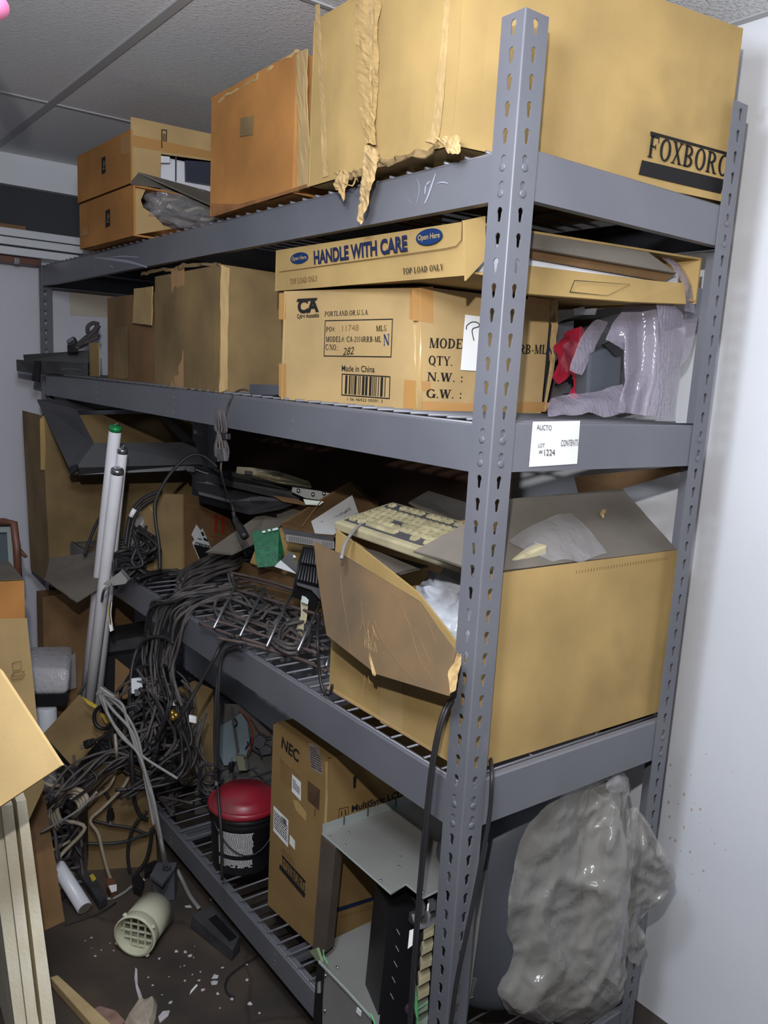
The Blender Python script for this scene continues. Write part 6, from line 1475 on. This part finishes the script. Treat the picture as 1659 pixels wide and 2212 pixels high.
o = MB().slab([(q[0], q[1], .001) for q in [(-0.254,0.751,0),(-0.238,0.762,0),(-0.222,0.755,0),(-0.231,0.743,0),(-0.258,0.732,0)]], .004, (0, 0, 1)).build('plaster_flake', M['chip'], None); tag(o, 'largest flat plaster flake, right of the crumbled plaster chunk', 'rubble')

# ================================================================ cables
def jit(pts, a, rr):
    return [Vector(p) + Vector((rr.uniform(-a, a), rr.uniform(-a, a), rr.uniform(-a * .6, a * .6))) for p in pts]
rr = random.Random(17)
# bundle of thin black cables lying at the far end of the deck
for k in range(10):
    P = [(-0.031,1.504,0.906),(0.044,1.548,0.906),(0.1,1.55,0.906),(0.154,1.546,0.906),(0.169,1.505,0.906)]
    P = [Vector(p) + Vector((.012 * (k % 5) - .01, .02 * (k // 5), .006 * (k % 3) + .004)) for p in P]
    cable('cable', 'thin black cable in the flat bundle beside the brown hazard carton', 'thin cables beside the hazard carton', jit(P, .008, rr), .0042, 'cable')
# thick dusty coil in the middle of the deck
for k in range(9):
    dz = .007 * (k % 5) + .004; s_ = .02 * (k // 2)
    P = [(0.042,1.305,0.905),(0.089,1.39,0.905),(0.197,1.497,0.905),(0.315,1.602,0.905),(0.412,1.67,0.905),(0.405,1.609,0.905),(0.343,1.516,0.905),(0.241,1.449,0.905),(0.125,1.373,0.905),(0.045,1.303,0.905)]
    P = [Vector(p) + Vector((s_ * .5 - .03, s_ - .03, dz + .02)) for p in P]
    cable('cable', 'thick dusty black cable in the coil by the box of circuit boards', 'coiled cables on the third shelf', jit(P, .009, rr), .0056, 'cable_dusty')
# strands spilling from the coil over the front beam
for k in range(18):
    t = k / 17
    x0 = 545 - 90 * t; 
    A = [Vector(q) for q in [(0.203,1.128,0.93),(0.134,1.169,0.935),(0.046,1.168,0.925),(-0.008,1.157,0.88),(-0.014,1.197,0.8),(-0.02,1.208,0.713),(-0.05,1.119,0.651)]]
    B_ = [Vector(q) for q in [(0.143,1.281,0.95),(0.058,1.259,0.94),(-0.016,1.272,0.92),(-0.008,1.397,0.87),(-0.014,1.438,0.804),(-0.02,1.454,0.679),(-0.05,1.345,0.6)]]
    P = [a * (1 - t) + b_ * t for a, b_ in zip(A, B_)]
    if k % 4 == 1: P = P[:6]
    if k % 5 == 2: P.append(P[-1] + Vector((-.03, .04 * rr.uniform(-1, 1), -.12)))
    P = jit(P, .015, rr)
    for p in P:
        if p.z < .91 and p.x > -.006: p.x = -.008
    cable('cable', 'dusty black cable spilling over the front beam of the third shelf', 'cables spilling over the beam', P, rr.choice((.0034, .0042, .0050)), rr.choice(('cable_dusty', 'cable_dusty', 'cable', 'cable_dusty')))
# loose tangle under the wire basket
for k in range(16):
    c = Vector((0.114,0.962,0.91)) + Vector((rr.uniform(-.03, .1), rr.uniform(-.22, .22), rr.uniform(0, .03)))
    a0 = rr.uniform(0, 6.28); ra = rr.uniform(.04, .11)
    P = [c + Vector((ra * .7 * math.cos(a0 + t * .7), ra * 1.5 * math.sin(a0 + t * .7), .012 * math.sin(t * 1.7 + k))) for t in range(7)]
    P = [Vector((max(p.x, .008), p.y, max(p.z, .904))) for p in P]
    cable('cable', 'dusty black cable tangled under the wire basket on the third shelf', 'cables under the wire basket', P, rr.choice((.0038, .0046)), 'cable_dusty')
for k in range(3):
    P = [(0.031,0.715,0.925),(0.098,0.803,0.925),(0.164,0.85,0.925),(0.173,0.8,0.925),(0.131,0.723,0.925),(0.079,0.674,0.925),(0.039,0.672,0.925),(0.036,0.728,0.925),(0.055,0.804,0.925)]
    P = [Vector(p) + Vector((.006 * k, .012 * k, .006 * k)) for p in P]
    cable('cable', 'black cable looped in rings at the near end of the wire basket', 'ringed cables in the basket', jit(P, .004, rr), .0046, 'cable_dusty')
# the wire basket itself
wb = thing('wire_basket', 'brown wire basket with bright crossbars lying on the cables on the third shelf', 'basket', (0.142,0.96,0.9))
for i, q in enumerate(([(0.159,1.243,0.985),(0.185,1.097,0.995),(0.198,0.961,1.002),(0.214,0.82,1.003)], [(0.172,1.256,0.973),(0.188,1.117,0.982),(0.207,0.951,0.99),(0.214,0.818,0.993)], [(0.148,1.178,0.948),(0.164,0.977,0.962),(0.189,0.768,0.972)], [(0.052,1.114,0.911),(0.082,0.903,0.924),(0.135,0.668,0.918)],
                       [(-0.03,1.029,0.91),(-0.001,0.898,0.91),(0.03,0.806,0.91),(0.059,0.672,0.91),(0.072,0.557,0.91)], [(-0.043,0.893,0.91),(0.006,0.81,0.91),(0.043,0.711,0.91),(0.074,0.613,0.91)], [(-0.023,1.005,0.93),(0.018,0.883,0.93),(0.049,0.769,0.93),(0.091,0.621,0.93)])):
    mb = MB(); mb.tube(smooth_path(q, 5), .0042, 7); mb.build('frame_wire', mottled('brown_wire_coat%d' % i, (78, 66, 62), (98, 84, 80), 20, .6), wb, True)
mb = MB(); mb.tube(smooth_path([(0.159,1.243,0.985),(0.161,1.233,0.952),(0.171,1.221,0.935),(0.144,1.192,0.992)], 4), .004, 7); mb.build('frame_wire', M['cable_dusty'], wb, True)
for q in ([(0.117,1.098,0.997),(-0.032,0.938,0.922)], [(0.147,0.998,0.996),(-0.006,0.842,0.924)], [(0.154,0.867,1.005),(0.008,0.729,0.928)], [(0.16,0.736,1.012),(0.033,0.625,0.945)], [(0.122,0.617,0.927),(0.089,0.587,0.91)]):
    mb = MB(); mb.tube(q, .0038, 8); mb.build('crossbar', M['zinc'], wb, True)
st = thing('webbing_strap', 'beige webbing strap with a folded end hanging through the wire basket', 'strap', (0.171,0.839,0.942))
ribbon('strap', [(0.178,0.85,1.012),(0.174,0.848,0.991),(0.17,0.842,0.954),(0.159,0.842,0.918),(0.155,0.838,0.887),(0.13,0.79,0.876)], [(0.191,0.839,1.006),(0.189,0.836,0.987),(0.183,0.831,0.948),(0.175,0.829,0.916),(0.17,0.826,0.887),(0.138,0.783,0.872)], M['beige'], st, .002, 5, 2, .002)
ribbon('folded_end', [(0.168,0.832,1.015),(0.164,0.831,0.996)], [(0.183,0.82,1.009),(0.178,0.819,0.99)], M['steel_edge'], st, .003, 4, 2)
# hanging singles
H = [('single black cord crossing down from the wire basket to the cable heap', [(-0.014,0.861,0.92),(-0.01,0.932,0.878),(-0.03,0.939,0.835),(-0.06,0.962,0.762),(-0.1,0.973,0.689),(-0.1,1.024,0.633)], .0048, None),
     ('black cord hanging straight down in front of the red-lidded bucket', [(-0.018,0.789,0.92),(-0.008,0.891,0.88),(-0.02,0.916,0.841),(-0.03,0.908,0.75),(-0.03,0.911,0.619),(-0.03,0.903,0.49),(-0.04,0.856,0.381),(-0.04,0.846,0.252)], .0042, None),
     ('short black cord ending in a plug, left of the red-lidded bucket', [(-0.038,0.775,0.92),(-0.008,0.909,0.862),(-0.02,0.926,0.818),(-0.035,0.913,0.723),(-0.035,0.915,0.619),(-0.035,0.906,0.543)], .0042, .03),
     ('brown-grey cord drooping against the front panel of the large open box', [(0.08,0.61,1.034),(0,0.491,1.019),(0.004,0.485,0.946),(0.004,0.465,0.907),(0.004,0.441,0.907),(0.004,0.432,0.932)], .0036, None),
     ('black arched cable rising over the cable heap from the beam', [(-0.02,1.226,0.793),(-0.03,1.27,0.799),(-0.03,1.378,0.767),(-0.05,1.429,0.722),(-0.08,1.404,0.66),(-0.1,1.362,0.559),(-0.14,1.242,0.483),(-0.14,1.228,0.358)], .0062, None),
     ('black cable arching behind the tall carton and the lamp tubes', [(-0.061,1.907,0.918),(-0.042,1.906,0.974),(-0.015,1.901,1.039),(0.018,1.887,1.089)], .006, None),
     ('black cable looping from the pale carton side up to the closed laptop', [(0.039,1.479,0.95),(0.043,1.494,1.024),(0.04,1.524,1.138),(0.057,1.525,1.196),(0.096,1.51,1.263),(0.14,1.488,1.309),(0.175,1.462,1.311),(0.208,1.429,1.278)], .0056, None),
     ('two-core black lead curving over the pale carton side', [(-0.015,1.636,1.001),(0.003,1.643,1.09),(0.031,1.635,1.143),(0.075,1.609,1.176),(0.093,1.596,1.182)], .007, None),
     ('second black lead running just under the two-core one', [(-0.009,1.628,0.986),(0.01,1.634,1.076),(0.036,1.627,1.128),(0.078,1.603,1.163)], .006, None)]
for lab, P, r_, pl in H:
    cable('cable', lab, None, P, r_, 'cable', plug=pl)
lt = thing('cable_tag', 'white sleeve tag on the leads curving over the pale carton side', 'tag', (-0.002,1.601,1.116)); mb = MB(); mb.tube([(-0.008,1.604,1.103),(0.004,1.6,1.128)], .008, 10); mb.build('sleeve', M['paper'], lt, True)
for k, (lab, dx) in enumerate((('left strand of the pair of black cords hanging in front of the near post', 0), ('right strand of the pair of black cords hanging in front of the near post', 9))):
    P = [Vector(p) + Vector((.0, -.006 * k, 0)) for p in [(0.02,0.061,1.031),(-0.01,0.048,1.033),(-0.03,0.044,1.002),(-0.04,0.047,0.925),(-0.045,0.048,0.811),(-0.045,0.051,0.718),(-0.05,0.048,0.581),(-0.055,0.042,0.363)]]
    cable('cable', lab, 'cords in front of the near post', P, .0036, 'cable')
cable('cable', 'black cord hanging down along the right face of the near post', None, [(0.089,0.03,0.909),(0.059,-0.006,0.896),(0.057,-0.01,0.827),(0.046,-0.01,0.739),(0.034,-0.01,0.659),(0.018,-0.012,0.582),(0.005,-0.012,0.501),(-0.003,-0.012,0.378)], .0042, 'cable')
# clutter of leads and connectors beside the lamp tubes
for k in range(12):
    P = [(-0.022,1.618,0.905),(-0.002,1.61,0.935),(0.019,1.603,0.974),(0.036,1.599,1.011),(0.024,1.617,1.047)]
    P = [Vector(p) + Vector((rr.uniform(-.05, .05), rr.uniform(-.05, .05), rr.uniform(-.03, .02))) for p in P]
    cable('cable', 'black lead in the clump between the lamp tubes and the pale carton side', 'leads beside the lamp tubes', P, .006, 'cable')
bgp = thing('plastic_bag', 'shiny clear bag of small parts wedged between the leads and the pale carton side', 'bag', (0.04,1.659,1.007))
crumple('film', M['bag_clear'], bgp, (0.05,1.686,0.993), (.03, .03, .09), .3, 12, 24, 16)
cn = thing('cable_connector', 'grey wide plug of a printer cable lying on the front beam by the lamp tubes', 'connector', (-0.065,1.624,0.9))
panel('hood', [(-0.13,1.511,0.915),(-0.081,1.484,0.96),(-0.065,1.466,0.934),(-0.075,1.47,0.919),(-0.11,1.494,0.911)], M['cable_grey'], cn, .016, bevel=.002)
panel('pin_shell', [(-0.082,1.474,0.968),(-0.064,1.453,0.939),(-0.068,1.455,0.933),(-0.086,1.475,0.961)], M['zinc'], cn, .01)
c_ = MB(); c_.tube(smooth_path([(-0.109,1.495,0.917),(-0.128,1.505,0.897),(-0.06,1.743,0.775),(-0.07,1.78,0.619),(-0.08,1.854,0.478),(-0.08,1.937,0.397)], 5), .0045, 7); c_.build('lead', M['cable_grey'], cn, True)
o = thing('molex_connector', 'small white wire connector dangling under the beam by the lamp tubes', 'connector', (-0.106,1.522,0.771)); panel('shell', [(-0.107,1.525,0.781),(-0.1,1.521,0.784),(-0.098,1.514,0.762),(-0.106,1.518,0.757)], M['paper'], o, .01)
for k, m_ in enumerate(('yellow', 'black', 'paper')):
    mb = MB(); mb.tube(smooth_path([(-0.101,1.537,0.849),(-0.106,1.532,0.813),(-0.105,1.523,0.778)], 4), .0016, 5); mb.v = [v + Vector((.003 * k, -.002 * k, 0)) for v in mb.v]; mb.build('wire', M[m_], o)

# grey bundle running down to the connector hood on the floor
GB = [([(-0.209,1.313,0.642),(-0.206,1.252,0.607),(-0.179,1.216,0.545),(-0.149,1.158,0.505),(-0.133,1.125,0.417),(-0.114,1.109,0.305),(-0.106,1.087,0.235),(-0.068,1.156,0.13)], .0046), ([(-0.204,1.31,0.642),(-0.192,1.242,0.615),(-0.154,1.2,0.559),(-0.138,1.17,0.483),(-0.126,1.114,0.392),(-0.107,1.092,0.254),(-0.065,1.155,0.13)], .0046),
      ([(-0.2,1.307,0.645),(-0.172,1.233,0.635),(-0.162,1.213,0.585),(-0.147,1.183,0.508),(-0.129,1.148,0.42),(-0.118,1.115,0.318),(-0.07,1.158,0.13)], .0046), ([(-0.196,1.304,0.643),(-0.166,1.222,0.61),(-0.14,1.184,0.535),(-0.134,1.155,0.432),(-0.128,1.135,0.368),(-0.123,1.115,0.302)], .0042)]
for P, r_ in GB:
    cable('cable', 'grey cable in the straight bundle running down to the connector hood on the floor', 'grey bundle to the connector hood', P, r_, 'cable_grey')
cable('cable', 'pale grey cable with a cut end sticking out to the right of the grey bundle', None, [(-0.213,1.267,0.648),(-0.199,1.242,0.588),(-0.166,1.203,0.533),(-0.132,1.167,0.49),(-0.095,1.132,0.461),(-0.059,1.098,0.435)], .0042, 'cable_grey')
gc = thing('cable_connector', 'dusty grey slab connector at the top of the grey cable bundle', 'connector', (-0.191,1.323,0.635))
panel('hood', [(-0.212,1.34,0.633),(-0.199,1.335,0.658),(-0.166,1.304,0.63),(-0.17,1.301,0.607),(-0.186,1.311,0.598)], M['steel'], gc, .02, bevel=.003)
yl = thing('yellow_tool', 'black ring-shaped tool with yellow parts by the dull cardboard sheet', 'tool', (-0.139,1.481,0.493))
c = Vector((-0.141,1.482,0.493)); u = Vector((.8, -.6, 0)); v = Vector((.1, .15, .98))
mb = MB(); mb.tube([c + u * .03 * math.cos(t) + v * .036 * math.sin(t) for t in [k * .35 for k in range(19)]], .006, 7); mb.build('ring', M['black'], yl, True)
panel('yellow_blade', [(-0.184,1.552,0.544),(-0.15,1.521,0.52),(-0.144,1.513,0.506),(-0.154,1.522,0.511),(-0.171,1.538,0.522)], M['yellow'], yl, .006); panel('yellow_insert', [(-0.149,1.491,0.506),(-0.138,1.481,0.5),(-0.125,1.466,0.477),(-0.137,1.475,0.476)], M['yellow'], yl, .008)
# big black tangle
for k in range(22):
    c = Vector((-0.036,1.344,0.522)) + Vector((rr.uniform(-.07, .07), rr.uniform(-.05, .05), rr.uniform(-.08, .09)))
    a0 = rr.uniform(0, 6.28); ra = rr.uniform(.05, .11); tw = rr.uniform(-.5, .5)
    P = [c + Vector((ra * math.cos(a0 + t * .8) * .8, -ra * .6 * math.cos(a0 + t * .8) + tw * .04 * t - .1 * tw, ra * 1.1 * math.sin(a0 + t * .8) - .006 * t)) for t in range(rr.choice((5, 6, 8)))]
    cable('cable', 'black cable in the hanging tangle left of the blue-grey panel', 'hanging tangle of black cables', P, rr.choice((.0038, .0046, .0056)), rr.choice(('cable', 'cable_dusty')), plug=.028 if k % 7 == 3 else None)
for k in range(12):
    t = k / 11
    A = [(-0.06,1.283,0.653),(-0.054,1.296,0.529),(-0.1,1.288,0.454),(-0.189,1.313,0.436),(-0.262,1.317,0.38),(-0.314,1.346,0.337)]
    P = [Vector(p) + Vector((rr.uniform(-.04, .04), rr.uniform(-.04, .04), .05 * (t - .5) + rr.uniform(-.03, .03))) for p in A]
    cable('cable', 'dusty black cable running from the hanging tangle down to the floor heap', 'cables down to the floor heap', P, rr.choice((.004, .005)), rr.choice(('cable', 'cable_dusty')))
for k in range(5):
    P = [(0.004,1.213,0.635),(0.006,1.192,0.556),(-0.001,1.182,0.488),(-0.021,1.184,0.434),(-0.095,1.192,0.391),(-0.158,1.209,0.371)]
    P = [Vector(p) + Vector((rr.uniform(-.04, .03), rr.uniform(-.03, .03), rr.uniform(-.03, .03))) for p in P]
    cable('cable', 'black cable curling round the right side of the hanging tangle', 'cables right of the tangle', P, .0052, 'cable')
for q, nm, lab in (([(-0.034,1.203,0.63),(-0.022,1.192,0.625),(-0.028,1.194,0.612),(-0.036,1.2,0.614)], 'cable_tag', 'white printed tag on a cable near the top of the hanging tangle'), ([(-0.006,1.148,0.597),(0.011,1.133,0.593),(0.01,1.13,0.574),(-0.006,1.143,0.577)], 'cable_tag', 'white tag at the right edge of the hanging tangle'),
                   ([(-0.098,1.359,0.654),(-0.072,1.341,0.659),(-0.073,1.335,0.631),(-0.08,1.335,0.609),(-0.1,1.351,0.61)], 'cable_connector', 'pale grey connector block hanging at the top of the tangle')):
    o = thing(nm, lab, 'tag' if 'tag' in nm else 'connector', q[0]); panel('body', q, M['paper'] if 'tag' in nm else M['white_plastic'], o, .012, bevel=.0015)
    if 'conn' in nm: panel('latch', [(-0.096,1.338,0.626),(-0.084,1.33,0.629),(-0.086,1.327,0.609),(-0.095,1.333,0.607)], M['grey_dark'], o, .004)
o = thing('brass_gland', 'shiny brass and green cable gland in the middle of the hanging tangle', 'fitting', (-0.041,1.173,0.594))
for q in ((-0.043,1.177,0.601), (-0.035,1.169,0.595), (-0.042,1.173,0.588)): MB().lathe(q, (-.5, -.7, .5), [(.008, -.008), (.011, 0), (.008, .007), (.002, .01)], 14).build('ring_nut', M['gold'], o, True)
for lab, P in (('black power plug with bare prongs pointing left on the dull cardboard sheet', [(-0.129,1.406,0.481),(-0.147,1.416,0.466),(-0.162,1.425,0.455),(-0.183,1.438,0.442)]), ('black power plug hanging head down from the tangle in front of the kraft box', [(-0.068,1.209,0.551),(-0.074,1.204,0.511),(-0.08,1.203,0.484)]),
               ('black power plug hanging in the middle of the kraft box face', [(-0.172,1.401,0.299),(-0.157,1.394,0.267),(-0.153,1.393,0.226)])):
    cable('power_cable', lab, None, P, .005, 'cable', 'cable', plug=.034)
# beige coil and the dark heap on the floor at the left
for k in range(4):
    P = [Vector(p) + Vector((.004 * k, -.01 * k, .012 * k - .02)) for p in [(-0.325,1.369,0.233),(-0.333,1.385,0.279),(-0.319,1.384,0.317),(-0.292,1.368,0.338),(-0.267,1.347,0.329),(-0.261,1.337,0.304),(-0.262,1.39,0.256)]]
    cable('cable', 'dusty beige cable in the thick coil beside the tall brown carton', 'beige coil on the floor', P, .007, 'cable_beige')
for k in range(26):
    c = Vector((-0.276,1.441,0.158)) + Vector((rr.uniform(-.08, .05), rr.uniform(-.08, .08), rr.uniform(-.17, .17)))
    P = [c + Vector((rr.uniform(-.07, .07), rr.uniform(-.06, .06), .05 * (t - 2) + rr.uniform(-.03, .03))) for t in range(5)]
    P = [Vector((max(min(p.x, -.235), -.40), p.y, max(p.z, .008))) for p in P]
    cable('cable', 'cable in the dark heap on the floor left of the kraft box', 'dark cable heap on the floor', P, rr.choice((.004, .005, .006)), rr.choice(('cable', 'cable', 'cable', 'cable_dusty', 'cable_dusty', 'cable_dusty', 'cable_dusty', 'cable_beige')))
FX = [('black cable dropping across the top right corner of the kraft box', [(-0.142,1.243,0.454),(-0.096,1.356,0.318),(-0.088,1.353,0.247),(-0.072,1.345,0.203),(-0.052,1.346,0.185)], 'cable', .0062),
      ('black cable loop hanging round in front of the kraft box', [(-0.052,1.346,0.213),(-0.084,1.351,0.184),(-0.103,1.361,0.13),(-0.108,1.364,0.066),(-0.102,1.361,0.009)], 'cable', .0052),
      ('black cable sweeping up the right side of the kraft box', [(-0.126,1.373,-0.013),(-0.09,1.356,0),(-0.059,1.341,0.046),(-0.046,1.334,0.109),(-0.043,1.332,0.157)], 'cable', .006),
      ('black cable running level across the middle of the kraft box', [(-0.218,1.414,0.119),(-0.166,1.39,0.115),(-0.116,1.367,0.118),(-0.072,1.346,0.134),(-0.034,1.328,0.148)], 'cable', .0052),
      ('thin black cable crossing the upper middle of the kraft box', [(-0.2,1.415,0.192),(-0.15,1.392,0.173),(-0.1,1.368,0.16),(-0.052,1.346,0.134)], 'cable', .0045),
      ('beige cable slanting from the tangle down to the floor plug', [(-0.18,1.265,0.533),(-0.18,1.252,0.48),(-0.141,1.366,0.371),(-0.162,1.377,0.31),(-0.223,1.406,0.26)], 'cable_beige', .0046),
      ('cream cable bending down the kraft box to a brown plug', [(-0.103,1.359,0.341),(-0.125,1.37,0.296),(-0.175,1.393,0.237),(-0.211,1.401,0.202),(-0.191,1.392,0.157),(-0.179,1.387,0.093),(-0.166,1.382,0.028),(-0.157,1.378,-0.005)], 'cable_beige', .0054),
      ('thin grey cable bent to the left edge of the heap', [(-0.233,1.265,0.366),(-0.273,1.285,0.317),(-0.324,1.314,0.275),(-0.371,1.342,0.241)], 'cable_grey', .0034)]
for lab, P, m_, r_ in FX:
    cable('cable', lab, None, P, r_, m_)
for lab, q, m_ in (('brown round plug at the end of the cream cable on the floor', [(-0.183,1.342,0.03),(-0.162,1.329,0.03),(-0.173,1.27,0.03),(-0.196,1.262,0.03),(-0.195,1.305,0.03)], 'brown_wood'), ('black flat plug with a yellow band lying on the floor under the heap', [(-0.246,1.427,0.03),(-0.228,1.44,0.03),(-0.209,1.364,0.03),(-0.212,1.246,0.03),(-0.24,1.233,0.03),(-0.24,1.285,0.03)], 'black_dusty'),
                    ('black adapter block on the floor left of the connector hood', [(-0.116,1.309,0.03),(-0.091,1.313,0.03),(-0.091,1.268,0.03),(-0.117,1.229,0.03),(-0.129,1.259,0.03)], 'black'), ('black plug block beside the foot of the kraft box', [(-0.066,1.332,0.04),(-0.026,1.343,0.04),(-0.024,1.324,0.04),(-0.05,1.298,0.04),(-0.083,1.29,0.04)], 'black')):
    o = thing('power_plug', lab, 'plug', q[0]); panel('body', q, M[m_], o, .025, bevel=.003)
    if 'yellow' in lab: panel('yellow_band', [(-0.223,1.378,0.032),(-0.211,1.382,0.032),(-0.211,1.351,0.032),(-0.225,1.343,0.032)], M['yellow'], o, .004)
    if 'brown' in lab: panel('prong_face', [(-0.192,1.297,0.032),(-0.169,1.291,0.032),(-0.178,1.264,0.032),(-0.195,1.264,0.032)], M['paper'], o, .004)
for lab, P, m_, r_ in (('pale cable lying on the floor below the black flat plug', [(-0.213,1.278,0.006),(-0.187,1.267,0.006),(-0.152,1.276,0.006),(-0.12,1.295,0.006)], 'cable_grey', .0045), ('short white cable end on the floor by the connector hood', [(-0.094,1.298,0.008),(-0.077,1.304,0.008),(-0.051,1.316,0.008)], 'white_plastic', .0045),
                       ('thin black cable curving over the bare floor left of the vent cap', [(-0.342,1.222,0.004),(-0.291,1.221,0.004),(-0.236,1.223,0.004),(-0.188,1.244,0.004)], 'cable', .003), ('thin black cable looped on the floor against the bottom beam', [(0.054,0.811,0.004),(-0.003,0.8,0.004),(-0.044,0.785,0.004),(-0.068,0.76,0.004),(-0.076,0.73,0.004),(-0.068,0.709,0.004)], 'cable', .003),
                       ('grey cable running from the connector hood to the grey housing', [(0.014,1.265,0.03),(0.017,1.227,0.01),(0.006,1.151,0.01),(0.004,1.081,0.01)], 'cable_grey', .0065)):
    cable('cable', lab, None, P, r_, m_)
# leads round the bucket
for k in range(6):
    P = [Vector(p) + Vector((rr.uniform(-.03, .03), rr.uniform(-.03, .03), rr.uniform(-.03, .03))) for p in [(0.072,1.261,0.515),(0.071,1.241,0.432),(0.069,1.227,0.362),(0.08,1.208,0.321),(0.109,1.188,0.33),(0.122,1.183,0.352)]]
    cable('cable', 'black lead looping down beside the red-lidded bucket', 'leads beside the bucket', P, .0045, 'cable_dusty', plug=.03 if k in (1, 4) else None)
for lab, c_, ra in (('upper small black cable ring hanging left of the bucket lid', (0.071,1.166,0.385), .032), ('lower small black cable ring hanging left of the bucket lid', (0.064,1.141,0.364), .034)):
    c = Vector(c_); cable('cable', lab, None, [c + Vector((ra * .8 * math.cos(t), -ra * .6 * math.cos(t), ra * math.sin(t))) for t in [k * .6 for k in range(11)]], .004, 'cable')
for k in range(10):
    c = Vector((rr.uniform(.02, .2), rr.uniform(1.2, 1.7), Z4 + .012))
    P = [c + Vector((rr.uniform(-.06, .06), rr.uniform(-.08, .08), rr.uniform(-.006, .02))) for t in range(5)]
    P = [Vector((max(p.x, .02), p.y, p.z)) for p in P]
    cable('cable', 'black lead lying on the bottom wire shelf left of the bucket', 'leads on the bottom shelf', P, .0045, 'cable_dusty')
lb_ = thing('paper_label', 'white hand-lettered AUCTO paper label taped on the end beam of the second shelf', 'label', (0.154,0.001,1.49))
LQ = [(0.094,0.002,1.528),(0.212,0.001,1.531),(0.215,0.001,1.455),(0.093,0.001,1.452)]
panel('paper', LQ, M['paper'], lb_, .0006)
HF = M['ink']
def hand(strokes, name='handwriting'):
    mb = MB()
    for s_ in strokes: mb.tube(smooth_path(s_, 3), .00055, 4)
    mb.build(name, HF, lb_)
lettering('AUCTO', (0.101,0,1.515), (0.138,0,1.514), (0.1,0,1.524), HF, lb_)
lettering('LOT', (0.108,0,1.485), (0.124,0,1.485), (0.109,0.001,1.492), HF, lb_)
lettering('#', (0.112,0.001,1.475), (0.12,0,1.475), (0.112,0,1.482), HF, lb_)
lettering('1224', (0.125,0,1.471), (0.152,0,1.471), (0.125,0.001,1.482), HF, lb_)
lettering('CONTENTS', (0.165,0,1.487), (0.21,0,1.488), (0.165,0,1.498), HF, lb_)
